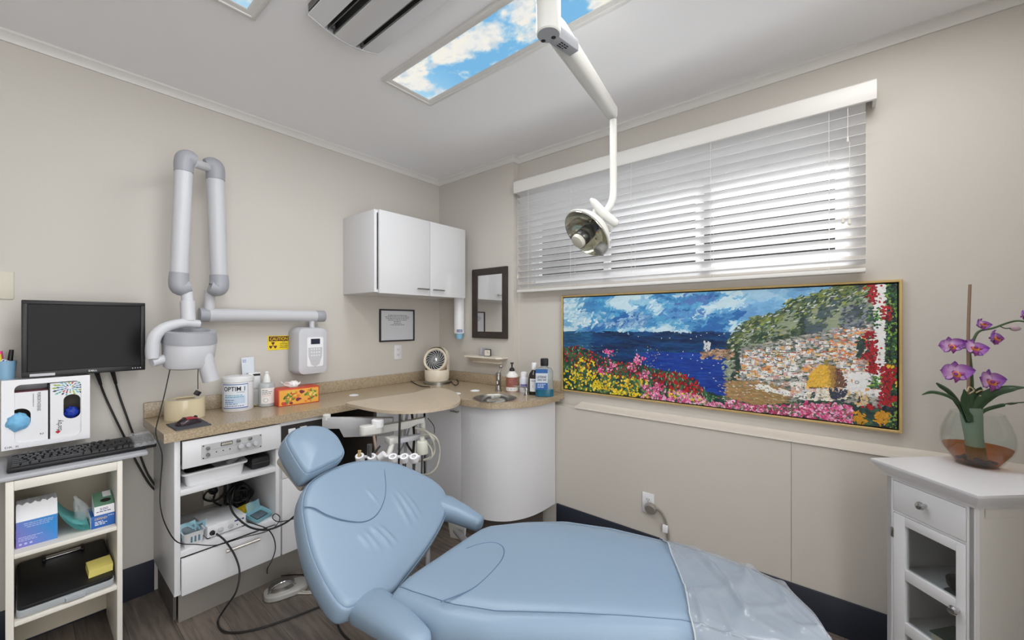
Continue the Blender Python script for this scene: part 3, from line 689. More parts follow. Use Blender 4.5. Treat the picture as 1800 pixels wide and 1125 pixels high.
GRN = mat('green_print', (104, 146, 120), .5); ga, gb = Vector((.192, 2.405, S1+.0505)), Vector((.252, 2.405, S1+.0505))
k = MB(); top = [Vector((.192, 2.405, S1+.087)), Vector((.252, 2.405, S1+.087)), Vector((.252, 2.50, S1+.118)), Vector((.192, 2.50, S1+.118))]; bot = [Vector((p.x, p.y, S1+.0505)) for p in top]
k.rings([bot, top], PAPER, True, True, False, False); k.poly(top, GRN); part('carton', k, PAPER, gx)
up = (top[3]-top[0]).normalized(); nn = X.cross(up)
k = MB(); k.poly([p+nn*.0005 for p in (top[0]+X*.03+up*.06, top[0]+X*.055+up*.06, top[3]+X*.055, top[3]+X*.03)], PAPER); k.poly(disc(top[0]+X*.036+up*.035+nn*.0006, nn, .013, 24, 1.25, X), DARK)
part('opening', k, DARK, gx)
k = text_mb('500', (.208, 2.4047, S1+.069), X, Z, .024, .010, mat('violet_ink', (70, 60, 120), .6)); bars(k, (.198, 2.4047, S1+.062), X, Z, .048, (1,), .006, .0032, mat('violet_ink', (70, 60, 120), .6), .0005, 3)
part('lettering', k, None, gx)
# clipboard case and sticky notes
cbx = thing('clipboard_case', 'black storage clipboard with clear lower half on the bottom shelf', 'clipboard', (.13, 2.50, S2))
al = math.radians(22); CM = Matrix.Translation((.1175, 2.375, S2+.004)) @ Matrix.Rotation(math.radians(10), 4, 'X')
k = MB(); k.prism([CM @ Vector((x, y+.155, .026)) for x, y in rrect(0, 0, .258, .31, .018, 5)], CM.to_3x3() @ Vector((0, 0, .014)), None, False, .002); part('lid', k, mat('case_black', (28, 28, 30), .4), cbx)
CLR = mat('frosted_clear', (206, 212, 216), .25, trans=.35)
k = MB(); k.prism([CM @ Vector((x, y+.15, 0)) for x, y in rrect(0, 0, .262, .31, .02, 5)], CM.to_3x3() @ Vector((0, 0, .0255)), None, False, .002); k.prism([CM @ Vector(p) for p in ((-.01, -.003, .006), (.05, -.003, .006), (.046, -.016, .006), (-.006, -.016, .006))], CM.to_3x3() @ Vector((0, 0, .012))); part('tray', k, CLR, cbx)
k = MB(); k.box(-.06, .06, .27, .292, .0405, .046, None, .002, 2, CM); k.box(-.062, -.052, .262, .3, .0405, .05, BLACK, .002, 2, CM); k.box(.052, .062, .262, .3, .0405, .05, BLACK, .002, 2, CM); part('clip', k, CHROME, cbx)
YEL = mat('sticky_yellow', (226, 212, 120), .6)
k = MB(); NM = CM @ Matrix.Translation((.092, .075, .0406)) @ Matrix.Rotation(.05, 4, 'Z'); k.box(-.036, .036, -.036, .036, 0, .017, None, 0, 2, NM); k.box(-.0355, .0365, -.0365, .0355, .0172, .032, None, 0, 2, NM)
single('sticky_notes', k, YEL, 'block of yellow sticky notes on the black clipboard case', 'sticky notes')

# ================================================================ X-RAY UNIT
xr = thing('xray_unit', 'grey wall-mounted dental x-ray machine with folded arm', 'x-ray machine', (.62, 2.7, 1.3))
XG = mat('xray_grey', (198, 199, 204), .38); XD = mat('xray_joint', (158, 160, 167), .4)
# control box
k = MB(); bx0, bx1, bz0, bz1 = .975, 1.235, 1.075, 1.375
def rr_ring(cx, cz, w_, h_, r, y): return [Vector((cx+x, y, cz+z)) for x, z in rrect(0, 0, w_, h_, r, 6)]
c_ = onY(550, 617, 2.62); BXc, BZc = c_.x, c_.z
bw_ = onY(577, 617, 2.62).x-onY(524, 617, 2.62).x; bh_ = onY(547, 577, 2.62).z-onY(547, 660, 2.62).z
k.rings([rr_ring(BXc, BZc, bw_*1.02, bh_*.98, .04, YA-.001), rr_ring(BXc, BZc, bw_*1.08, bh_*1.02, .045, YA-.05), rr_ring(BXc, BZc, bw_*1.04, bh_, .04, 2.645), rr_ring(BXc+.002, BZc, bw_*.92, bh_*.96, .035, 2.62), rr_ring(BXc+.002, BZc, bw_*.7, bh_*.8, .03, 2.614)], XG, True, True, True)
bxo = part('control_box', k, XG, xr)
pw, ph = bw_*.53, bh_*.62
k = MB(); k.prism([Vector((BXc+.012+x, 2.612, BZc-.005+z)) for x, z in rrect(0, 0, pw, ph, .01, 4)], Y*.006, PAPER)
pn = part('control_panel', k, PAPER, bxo)
k = MB(); k.prism([Vector((BXc+.012+x, 2.611, BZc-.015+z)) for x, z in ((-pw*.44, ph*.2), (-pw*.42, -.02), (-pw*.25, -ph*.38), (0, -ph*.45), (pw*.25, -ph*.38), (pw*.42, -.02), (pw*.44, ph*.2))], Y*.001, GREYP)
for i in range(4):
    for j in range(3): k.lathe([(.0045, 0), (.0045, .001)], (BXc-.012+i*.016, 2.6108, BZc+.012-j*.02), -Y, PAPER, 10)
part('keypad', k, None, pn)
part('display', MB().box(BXc-.016, BXc+.04, 2.6085, 2.6118, BZc+ph*.24, BZc+ph*.42), mat('lcd', (44, 48, 66), .2), pn)
part('post', MB().lathe([(.016, 0), (.016, .06), (.022, .062), (.022, .075)], (BXc+.012, 2.66, BZc+bh_*.5-.012), Z, XG, 20), XG, xr)
# horizontal arm
HY_ = 2.66
L0 = onY(351, 553.5, HY_); L1 = onY(569, 556, HY_); hz = (L0.z+L1.z)/2; hr = (onY(360, 541, HY_).z-onY(360, 566, HY_).z)/2
k = MB().lathe([(hr*.98, 0), (hr, .004), (hr, .045), (hr*.96, .047), (hr*.93, L1.x-L0.x-.05)], (L0.x, HY_, hz), X, XG, 28); part('horizontal_arm', k, XG, xr)
k = MB().lathe([(hr*.5, -.004), (hr*.98, -.002), (hr*1.01, .002), (hr*1.01, .04)], (L0.x, HY_, hz), X, XD, 28); part('end_cap', k, XD, xr)
k = MB().lathe([(hr*.95, 0), (hr*.97, .002), (hr*.97, .05), (hr*.9, .055), (hr*.4, .056)], (L1.x-.052, HY_, hz), X, XD, 28); part('end_cap', k, XD, xr)
def arm(px_top, px_bot, ytop, ybot, yc, wpx, elbow_dx_top, elbow_dx_bot, jt, jb):
    T = onY(px_top, ytop, yc); B = onY(px_bot, ybot, yc); pxm = (px_top+px_bot)/2
    r = (onY(pxm+wpx/2, 400, yc).x-onY(pxm-wpx/2, 400, yc).x)/2
    d = (T-B).normalized(); L = (T-B).length
    part('arm_tube', MB().lathe([(r*.98, 0), (r, .004), (r, L-.004), (r*.98, L)], B, d, XG, 28, True, True), XG, xr)
    for base, dd, dx, wj in ((T, d, elbow_dx_top, jt), (B, -d, elbow_dx_bot, jb)):
        P0 = base-dd*.001; s = 1 if dx > 0 else -1
        pts = [P0, P0+dd*.05, P0+dd*.085+X*s*.006, P0+dd*.098+X*s*.03, P0+dd*.085+X*s*.055, P0+dd*.075+X*s*.07]
        # elbow: swollen curved cap
        part('elbow_cap', MB().tube([P0, P0+dd*.045, P0+dd*.07+X*s*.010, P0+dd*.062+X*s*.042], [r*1.06, r*1.1, r*1.15, r*1.12, r*.9], XD, 24, 6), XD, xr)
    return T, B, r
T1, B1, r1 = arm(323, 315, 302, 480, 2.47, 33, 1, 1, 0, 0)
T2, B2, r2 = arm(379, 385, 316, 484, 2.60, 31, -1, -1, 0, 0)
pa = Vector((T1.x+.035, 2.47, T1.z+.055)); pb = Vector((T2.x-.03, 2.60, T2.z+.055))
part('hinge_link', MB().tube([pa, pb], r1*.62, XG, 16, 1), XG, xr)
jb_ = Vector((B2.x-.03, 2.61, B2.z-.07)); part('swivel_post', MB().tube([Vector((jb_.x, 2.645, B2.z-.08)), Vector((jb_.x, 2.655, hz+hr*.6))], .024, XG, 18, 1), XG, xr)
# head
hy = 2.44
n0 = Vector((B1.x+.03, 2.47, B1.z-.085)); n1 = onY(331, 565, hy)
part('head_post', MB().lathe([(.024, 0), (.024, .05), (.029, .052), (.029, (n0-n1).length)], n0, (n1-n0), XG, 20), XG, xr)
yk = [onY(350, 570, hy), onY(322, 568, hy-.01), onY(290, 576, hy-.02), onY(272, 592, hy-.03), onY(268, 615, hy-.03), onY(268, 630, hy-.03)]
part('yoke', MB().tube(yk, [.020, .022, .024, .026, .026, .024], XG, 14, 6), XG, xr)
part('yoke', MB().tube([onY(266, 638, hy-.03), onY(292, 630, hy-.01)], [.02, .021], XG, 16, 1), XG, xr)
hc = onY(334, 616, hy)
def ell(cx, cz, rx, ry, z, dx=0, seg=36, p=2.4):
    out = []
    for i in range(seg):
        a = 2*PI*i/seg; ca, sa = math.cos(a), math.sin(a)
        out.append(Vector((cx+dx+math.copysign(abs(ca)**(2/p), ca)*rx, hy+math.copysign(abs(sa)**(2/p), sa)*ry, z+math.copysign(abs(sa)**(2/p), sa)*ry*.14)))
    return out
xl, xr_ = onY(287, 616, hy-.03).x, onY(382, 616, hy-.03).x; RX = (xr_-xl)/2; cx_ = (xl+xr_)/2
zt, zm, zb = onY(334, 580, hy).z, onY(334, 603, hy-.09).z, onY(330, 647, hy-.05).z
k = MB().rings([ell(cx_, 0, RX*.72, .06, zb, -.012), ell(cx_, 0, RX*.85, .078, zb+.008, -.010), ell(cx_, 0, RX*.94, .09, zb+.03, -.004), ell(cx_, 0, RX*.99, .096, zm-.02), ell(cx_, 0, RX, .097, zm)], XG, True, True, True)
part('head_body', k, XG, xr)
k = MB().rings([ell(cx_, 0, RX*1.02, .099, zm), ell(cx_, 0, RX*1.03, .10, zm+.012), ell(cx_, 0, RX*1.0, .096, zt-.004), ell(cx_, 0, RX*.92, .085, zt), ell(cx_, 0, RX*.78, .062, zt-.001), ell(cx_, 0, RX*.72, .055, zt-.012), ell(cx_, 0, RX*.6, .045, zm+.002)], XD, True, True, True)
part('handle_ring', k, XD, xr)
na, nb = onY(357, 622, hy-.05), onY(371, 669, hy-.05)
k = MB().lathe([(.036, 0), (.037, .03), (.034, (nb-na).length*.45), (.034, (nb-na).length), (.030, (nb-na).length), (.030, (nb-na).length-.01)], na, nb-na, XG, 28); part('cone', k, XG, xr)
# hanging switch with cord
t = thing('exposure_switch', 'small black hand switch hanging on a thin cord from the x-ray head', 'switch', onY(345, 690, 2.55))
P = [onY(307, 574, 2.50), onY(318, 564, 2.50), onY(332, 563, 2.50), onY(345, 568, 2.51), onY(352, 577, 2.545), onY(350, 620, 2.56), onY(348, 655, 2.56), onY(348, 684, 2.56)]
part('cord', MB().tube(P, .0018, RUBBER, 6, 5), RUBBER, t)
q = onY(347, 691, 2.56); k = MB(); k.obox(Matrix.Translation(q) @ Matrix.Rotation(.6, 4, 'Y'), .026, .02, .024, BLACK, .004); part('switch_body', k, BLACK, t)
# thin cord from head down the cabinet side (long)
P = [onY(299, 648, 2.42), onY(290, 690, 2.30), onY(280, 730, 2.262), onY(274, 762, 2.255), onY(285, 800, 2.25), onY(282, 850, 2.25), onY(282, 890, 2.25), onY(292, 925, 2.25), onY(312, 953, 2.27), onY(345, 957, 2.275), onY(382, 958, 2.275), onY(430, 944, 2.275), onY(466, 935, 2.275), onY(485, 924, 2.275), onY(492, 910, 2.275), onY(484, 903, 2.275), onY(479, 910, 2.275), onY(488, 917, 2.275), onY(505, 915, 2.23), onY(530, 908, 2.1)]
single('sensor_cord', MB().tube(P, .0022, RUBBER, 6, 6), RUBBER, 'thin dark cord draped across the open shelf cabinet', 'cord')
# caution sign
x0, x1, z0, z1 = rectY(470, 590, 509, 615, YA)
cs = thing('caution_sign', 'small yellow CAUTION radiation sign on the left wall', 'sign', ((x0+x1)/2, YA-.001, z0))
YS = mat('sign_yellow', (236, 206, 40), .45); BR = mat('sign_maroon', (92, 38, 30), .5); W_ = x1-x0; H_ = z1-z0
part('panel', MB().box(x0, x1, YA-.0025, YA-.0005, z0, z1), YS, cs)
yy = YA-.0026
k = MB(); k.poly([Vector((x0+W_*.06, yy, z1-H_*.38)), Vector((x1-W_*.06, yy, z1-H_*.38)), Vector((x1-W_*.06, yy, z1-H_*.05)), Vector((x0+W_*.06, yy, z1-H_*.05))], BR)
part('header', k, BR, cs)
k = text_mb('CAUTION', (x0+W_*.1, yy-.0003, z1-H_*.32), X, Z, W_*.8, H_*.21, YS, bold=.012)
for i, (s, f) in enumerate((('X-RAY', .17), ('RADIATION', .34), ('ONLY WHEN', .36), ('ENERGIZED', .36))): text_mb(s, (x0+W_*(.72-f/2), yy, z1-H_*(.49+i*.125)), X, Z, W_*f, H_*.075, INK, k, bold=.015)
part('lettering', k, None, cs)
k = MB(); c = Vector((x0+W_*.24, yy-.0001, z0+H_*.31))
for j in range(3):
    a0 = PI/2+j*2*PI/3; pts = []
    for i in range(7): a = a0-.5+i/6; pts.append(c+Vector((math.cos(a), 0, math.sin(a)))*H_*.25)
    for i in range(7): a = a0+.5-i/6; pts.append(c+Vector((math.cos(a), 0, math.sin(a)))*H_*.07)
    k.poly(pts, BR)
k.poly(disc(c, -Y, H_*.045, 14), BR); part('trefoil', k, BR, cs)
# framed notice
x0, x1, z0, z1 = rectY(666, 542.5, 727, 600, YA)
z0, z1 = onY(696, 600, YA).z, onY(696, 544, YA).z
fn = thing('framed_notice', 'black framed printed notice under the wall cabinet', 'frame', ((x0+x1)/2, YA-.005, z0))
k = MB(); t_ = .011
for bxx in ((x0, x1, z0, z0+t_), (x0, x1, z1-t_, z1), (x0, x0+t_, z0+t_, z1-t_), (x1-t_, x1, z0+t_, z1-t_)): k.box(bxx[0], bxx[1], YA-.016, YA-.0005, bxx[2], bxx[3], None, .002)
part('frame', k, mat('black_frame', (38, 36, 38), .4), fn)
part('sheet', MB().box(x0+t_, x1-t_, YA-.008, YA-.002, z0+t_, z1-t_), mat('notice_paper', (208, 210, 216), .25), fn)
k = bars(MB(), (x0+.045, YA-.0082, z1-.05), X, Z, x1-x0-.09, (.75, .95, .9, .75, .3, .3, .55), .0125, .0055, INKG, .0005, 8, True); part('lettering', k, INKG, fn)
# ================================================================ THINGS ON THE COUNTER
def facing(p): return math.atan2(p.y, p.x)-PI/2     # turn local -Y towards the camera
def scale_at(px, py, Zp):   # metres per pixel (horizontal) at the place under a pixel
    return (onZ(px+.5, py, Zp)-CAMP).dot(Vector((cT, sT, 0)))/FPX
q = onZ(328, 735, CTOP); r = 29*scale_at(328, 735, CTOP)
tr = thing('film_roll', 'wide roll of clear barrier film on the left end of the worktop', 'roll', (q.x, q.y+.03, CTOP))
h = .098
part('roll', MB().lathe([(r*.5, 0), (r, .0), (r, h), (r*.55, h), (r*.5, h-.004), (r*.5, .0)], (0, 0, 0), Z, None, 36, False, False), mat('film_cream', (228, 214, 180), .18, coat=.4), tr, False)
part('core', MB().lathe([(r*.5, .001), (r*.5, h-.003), (r*.45, h-.003), (r*.45, .001)], (0, 0, 0), Z, None, 30, False, False), mat('card_core', (190, 170, 140), .7), tr, False)
mp_ = [onZ(px, py, CTOP) for px, py in ((292, 747), (310, 758), (372, 747), (350, 736))]
k = MB().prism([p+Z*.0005 for p in mp_], Z*.004, None, False, .001)
single('mouse_pad', k, mat('pad_grey', (72, 74, 80), .7), 'dark grey mouse pad on the left end of the worktop', 'mouse pad')
q = (mp_[0]+mp_[1]+mp_[2]+mp_[3])/4
ms = thing('computer_mouse', 'black computer mouse wrapped in clear film with a red panel on top', 'mouse', (q.x, q.y, CTOP+.0046), math.radians(20))
k = MB(); pr = []
for i, (x, hw, hh) in enumerate(((-.05, .012, .010), (-.045, .024, .02), (-.02, .03, .034), (.01, .029, .033), (.035, .026, .024), (.048, .018, .012))):
    pr.append([Vector((x, hw*math.cos(a), max(0, hh*math.sin(a)))) for a in [PI*j/12 for j in range(13)]])
k.rings(pr, None, False, False, False); k.poly([p[0] for p in pr]+[p[-1] for p in reversed(pr)])
k.poly(list(reversed(pr[0]))); k.poly(pr[-1])
part('shell', k, mat('mouse_black', (48, 36, 40), .2), ms, False)
k = MB(); pr2 = [[Vector((p.x, p.y*1.02, p.z+.0012)) for p in ring[3:10]] for ring in pr[2:5]]; k.rings(pr2, None, False); part('red_panel', k, mat('mouse_red', (150, 44, 58), .2), ms, False)  # separate red panel laid over the shell
part('scroll_wheel', MB().lathe([(.008, -.003), (.008, .003)], (.03, 0, .026), Y, None, 14), RUBBER, ms, False)
# wipes tub
q = onZ(415, 724, CTOP); s = scale_at(415, 724, CTOP); r = 24.3*s
q = q+Vector((.4, .9, 0)).normalized()*r*.9
tb = thing('wipes_tub', 'large white wipes tub with a blue printed label', 'tub', (q.x, q.y, CTOP), facing(q))
th = 61*s*1.0
part('body', MB().lathe([(r*.92, 0), (r*.98, .006), (r*.98, th*.83), (r*.93, th*.85), (r*.93, th*.88)], (0, 0, 0), Z, None, 40), mat('tub_white', (228, 229, 232), .3), tb, False)
part('lid', MB().lathe([(r*1.0, th*.845), (r*1.02, th*.85), (r*1.02, th*.96), (r*.97, th*.985), (r*.8, th*.985), (r*.78, th), (r*.3, th), (r*.25, th*1.01)], (0, 0, 0), Z, None, 40), mat('tub_white', (228, 229, 232), .3), tb, False)
def wrap(mb, R, a0):     # bend flat label geometry (x along, y up on the local XZ plane) around a cylinder
    for v in mb.bm.verts:
        a = a0+v.co.x/R; d = R-v.co.y; v.co = Vector((d*math.sin(a), -d*math.cos(a), v.co.z))
    return mb
def label_patch(w_, z0, z1, m, n=16, mb=None, x0=0, lift=.0006):
    mb = mb or MB(); mb.rings([[Vector((x0-w_/2+w_*i/n, -lift, z)) for i in range(n+1)] for z in (z0, z1)], m, False); return mb
LB = mat('label_pale_blue', (190, 206, 226), .5); LBD = mat('label_blue', (96, 120, 176), .5)
LR = r*.98
k = label_patch(r*1.75, th*.1, th*.80, LBD); label_patch(r*1.68, th*.13, th*.775, mat('label_white', (222, 228, 236), .5), 16, k, 0, .0009); label_patch(r*1.3, th*.24, th*.46, LB, 12, k, .0, .0011)
part('label', wrap(k, LR, -.22), None, tb, False)
k = text_mb('OPTIM 1', (-r*.72, -.0014, th*.60), X, Z, r*1.36, th*.13, INK, bold=.015); text_mb('WIPES', (r*.12, -.0014, th*.545), X, Z, r*.5, th*.035, INKG, k)
bars(k, (-r*.65, -.0014, th*.47), X, Z, r*1.25, (.9, .95), th*.05, th*.02, mat('teal_ink', (90, 160, 190), .6), .0004, 2); bars(k, (-r*.65, -.0014, th*.33), X, Z, r*1.4, (.5, .4, .6, .9), th*.055, th*.02, mat('label_blue', 0), .0004, 5)
part('lettering', wrap(k, LR, -.22), None, tb, False)
# small label printer behind the tub with a paper strip
x0, x1, z0, z1 = rectY(438, 654, 456, 682, 2.70)
lp = thing('label_printer', 'small white wall holder with a paper slip behind the wipes tub', 'holder', ((x0+x1)/2, 2.71, CTOP))
k = MB(); k.box(x0-.012, x1, 2.675, YA-.024, z0-.005, z1, None, .008); k.box(x0+.012, x1-.004, 2.673, 2.676, z1-.02, z1-.008, DARK, .002); k.box(x0-.005, x1-.006, 2.68, 2.72, CTOP, z0-.004)
part('body', k, WHITE2, lp)
sl = [onY(px, py, 2.715) for px, py in ((426, 660), (447, 658), (446, 627), (424, 629))]
part('paper_slip', MB().prism(sl, Y*.0015), mat('slip_paper', (216, 222, 230), .6), lp)
k = bars(MB(), sl[3].lerp(sl[0], .15)+X*.006-Y*.0002, X, Z, .02, (1, .8, 1), .006, .003, mat('label_blue', 0), .0004, 3); part('lettering', k, None, lp)
# yellow paper under the tub
q = onZ(446, 716, CTOP); k = MB(); g_ = []
for j in range(2): g_.append([Vector((q.x-.06+.09*i/8, q.y-.015+j*.05+.004*i, CTOP+.001+.012*math.sin(PI*(i/8)**.8))) for i in range(9)])
k.rings([g_[0], g_[1], [p-Z*.0012 for p in g_[1]], [p-Z*.0012 for p in g_[0]]], None, False); single('yellow_note', k, mat('note_yellow', (238, 222, 120), .6), 'curled yellow note lying beside the wipes tub', 'note')
# pump bottle
q = onZ(469, 715, CTOP); s = scale_at(469, 715, CTOP); r = 12.8*s; q = q+Vector((.3, .9, 0)).normalized()*r*.8
pb = thing('pump_bottle', 'clear sanitizer bottle with a white label and pump beside the tissue box', 'bottle', (q.x, q.y, CTOP), facing(q))
hb_ = 42*s
part('body', MB().lathe([(r*.9, 0), (r, .004), (r, hb_*.86), (r*.9, hb_*.95), (r*.45, hb_), (r*.4, hb_*1.05)], (0, 0, 0), Z, None, 28), mat('frosted_bottle', (205, 210, 212), .2, trans=.3), pb, False)
a0 = math.atan2(-q.x, q.y)*-1
k = label_patch(r*1.9, hb_*.14, hb_*.78, mat('label_warm', (232, 230, 228), .5)); bars(k, (-r*.8, -.0008, hb_*.68), X, Z, r*1.3, (.6, .9, .85), hb_*.07, hb_*.022, INK, .0005, 2); bars(k, (-r*.8, -.0008, hb_*.46), X, Z, r*1.3, (.8,), hb_*.07, hb_*.02, mat('label_rose', (205, 150, 150), .5), .0005, 3)
rg = MB(); 
pts = disc((-r*.35, -.0009, hb_*.28), -Y, r*.28, 20); pin = disc((-r*.35, -.0009, hb_*.28), -Y, r*.24, 20); k.rings([pts, pin], INKG, True)
part('label', wrap(k, r, .25), None, pb, False)
part('pump', MB().lathe([(r*.5, hb_*1.0), (r*.5, hb_*1.14), (r*.42, hb_*1.2), (r*.25, hb_*1.34), (r*.22, hb_*1.36), (r*.26, hb_*1.38), (r*.26, hb_*1.42), (r*.1, hb_*1.46)], (0, 0, 0), Z, None, 20), mat('clear_pump', (226, 226, 224), .3), pb, False)
# tissue box
p0, p1 = onZ(489, 716, CTOP), onZ(561, 706, CTOP); d = (p1-p0); L = d.length; d.normalize(); nrm = Vector((-d.y, d.x, 0))
tx = thing('tissue_box', 'red and orange patterned tissue box on the worktop', 'tissue box', (p0.x, p0.y, CTOP), math.atan2(d.y, d.x))
hT, dT = .099, .115
RED = mat('box_red', (196, 72, 46), .45)
part('carton', MB().box(0, L, 0, dT, 0, hT, None, .001), RED, tx, False)
k = MB(); k.box(.006, L-.005, -.0006, .0006, .005, hT-.007, mat('box_orange', (234, 168, 72), .5))
rnd = random.Random(11); pc_ = [mat('pr_%d' % i, c, .5) for i, c in enumerate(((222, 124, 50), (238, 205, 110), (120, 44, 66), (214, 190, 80), (196, 72, 56)))]
for i in range(26):
    cx0, cz0 = rnd.uniform(.02, L-.02), rnd.uniform(.014, hT-.016); rr = rnd.uniform(.006, .013); n = 7
    k.poly([Vector((min(L-.006, max(.007, cx0+rr*rnd.uniform(.7, 1.7)*math.cos(2*PI*j/n))), -.0008-i*.00001, min(hT-.008, max(.006, cz0+rr*rnd.uniform(.5, 1.1)*math.sin(2*PI*j/n))))) for j in range(n)], pc_[i % 5])
GRT = mat('tree_green', (112, 150, 62), .5)
def tree2(bx_, lean, sc):
    st = [((0, 0), (lean*.3, .3)), ((lean*.3, .3), (-.25+lean, .75)), ((lean*.3, .3), (.3+lean, .8)), ((lean*.2, .2), (.45+lean, .45)), ((-.1+lean, .55), (-.4+lean, .6)), ((.2+lean, .65), (.05+lean, .95))]
    for a, b_ in st:
        a = Vector((bx_+a[0]*sc, -.0012, .008+a[1]*sc)); b_ = Vector((bx_+b_[0]*sc, -.0012, min(hT-.012, .008+b_[1]*sc))); dd = (b_-a).normalized(); nn = Vector((-dd.z, 0, dd.x))*.0022
        k.poly([a-nn, a+nn, b_+nn*.5, b_-nn*.5], GRT)
        for j in range(5): cc = b_+Vector((rnd.uniform(-.007, .007), -.0002, rnd.uniform(-.005, .006))); cc.z = min(cc.z, hT-.012); k.poly(disc(cc, -Y, .0038, 6, 1.4), GRT)
tree2(.045, .1, .06); tree2(L*.78, .0, .075)
part('print', k, None, tx, False)
k = MB(); k.prism([Vector((L*.5+.05*math.cos(2*PI*i/20), dT*.5+.018*math.sin(2*PI*i/20), hT+.0004)) for i in range(20)], Z*.0004, mat('opening_grey', (150, 140, 130), .6)); part('opening', k, None, tx, False)
k = MB(); g_ = []
for j in range(12):
    v = j/11; row = []
    for i in range(16):
        u = i/15-.5; sp_ = .035+.045*v; row.append(Vector((L*.42-.01*v+u*sp_*1.3+.004*math.sin(j*.9+i*.5), dT*.5-.012*v+.012*math.sin(u*9)*(.3+v)+.01*v*v, hT-.004+.042*v*(1-.35*abs(u)*2*math.sin(i*.8)**2))))
    g_.append(row)
k.rings(g_, None, False)
part('tissue', k, mat('tissue_white', (236, 236, 236), .8), tx, False)

# ================================================================ FAN, CORNER ITEMS
q = onZ(768, 676, CTOP); fa_s = scale_at(768, 676, CTOP); fy = q+Vector((.65, .75, 0))  .normalized()*.07
fan = thing('desk_fan', 'cream vintage-style air circulator fan in the worktop corner', 'fan', (fy.x, fy.y, CTOP), math.radians(-52)); fan.scale = (1.42,)*3
k = MB().lathe([(.075, 0), (.075, .012), (.066, .016), (.06, .022)], (0, 0, 0), Z, None, 36); part('base', k, STEEL, fan, False)
CRF = mat('fan_cream', (226, 215, 196), .3)
def dring(zs, w_, d_): return [Vector((w_*math.cos(a)*(1 if True else 1), d_*math.sin(a), zs)) for a in [2*PI*i/36 for i in range(36)]]
k = MB(); k.lathe([(.064, .018), (.068, .03), (.068, .075), (.066, .078)], (0, 0, 0), Z, None, 36); part('pedestal', k, CRF, fan, False)
k = MB(); R_ = .068
prof = []
for zz, a_ in ((.07, 1.0), (.10, 1.0), (.15, .99), (.178, .88), (.195, .62), (.202, .3)):
    prof.append([Vector((R_*a_*math.cos(t)*1.0, .012+(R_+.004)*a_*math.sin(t), zz)) for t in [-.5+(PI+1.0)*i/22 for i in range(23)]])
k.rings(prof, None, False); k.rings([[p*.97 for p in r_] for r_ in prof], None, False); part('rear_shell', k, CRF, fan, False)
hc_ = Vector((0, -.012, .128)); ha = Vector((-.12, -1, .28)).normalized()
k = MB().lathe([(.03, -.075), (.052, -.06), (.064, -.03), (.066, .02), (.066, .03), (.061, .034), (.054, .028), (.053, -.02), (0.001, -.025)], hc_, ha, None, 40, True, True); part('housing', k, CRF, fan, False)
k = MB(); e1 = ha.orthogonal().normalized(); e2 = ha.cross(e1)
for i in range(18):
    pts = []
    for j in range(6):
        rr = .012+.042*j/5; a = 2*PI*i/18+.9*(j/5); pts.append(hc_+ha*(.026+.004*(1-j/5))+(e1*math.cos(a)+e2*math.sin(a))*rr)
    k.tube(pts, .0021, mat('grille_grey', (176, 178, 182), .4), 5, 2)
k.lathe([(.053, .022), (.055, .026), (.053, .028)], hc_, ha, GREYM, 40, False, False); part('grille', k, GREYM, fan, False)
k = MB().lathe([(.013, .026), (.013, .032), (.009, .035)], hc_, ha, CHROME, 24); part('badge', k, GREYM, fan, False)
k = MB().lathe([(.0535, .018), (.001, .016)], hc_, ha, DARK, 30, False, True); part('fan_back', k, DARK, fan, False)
for sd, pts in (('left', ((742, 664), (722, 668), (738, 678), (756, 680))), ('right', ((793, 655), (800, 664), (806, 672), (800, 677), (790, 668)))):
    P = [onZ(px, py, CTOP+.006) for px, py in pts]
    single('fan_cord', MB().tube(P, .0035, RUBBER, 8, 6), RUBBER, 'loop of black cord on the worktop at the %s of the cream fan' % sd, 'cord')
# cup dispenser on the side of the wall cabinet
q = onX(807, 560, XC-.045); s = (q-CAMP).dot(Vector((cT, sT, 0)))/FPX; r = 9*s
zt, zb_ = 1.578, onX(807, 586, q.x).z
cd = thing('cup_dispenser', 'white tube paper cup dispenser beside the wall cabinet', 'dispenser', (q.x, q.y, zb_))
part('tube', MB().lathe([(r*.97, 0), (r, .004), (r, zt+.10-zb_), (r*.9, zt+.11-zb_)], (0, 0, 0), Z, None, 28), mat('tube_white', (232, 233, 236), .3), cd, False)
part('wall_bracket', MB().box(r*.6, XC-q.x-.001, -.012, .012, .03, .08), WHITE2, cd, False)
part('wall_bracket', MB().box(r*.6, XC-q.x-.001, -.012, .012, .20, .25), WHITE2, cd, False)
k = label_patch(r*1.1, .010, .032, mat('dark_blue_label', (50, 58, 130), .5)); text_mb('DIXIE', (-r*.48, -.001, .014), X, Z, r*.9, .013, PAPER, k); part('label', wrap(k, r, math.radians(-38)), None, cd, False)
cu = thing('paper_cup', 'light blue paper cup hanging out of the white cup dispenser', 'cup', (q.x, q.y, zb_-.045))
part('cup_wall', MB().lathe([(r*.58, 0), (r*.6, .002), (r*.82, .05), (r*.8, .05), (r*.56, .004)], (0, 0, 0), Z, None, 24), mat('cup_blue', (140, 192, 222), .5), cu, False)
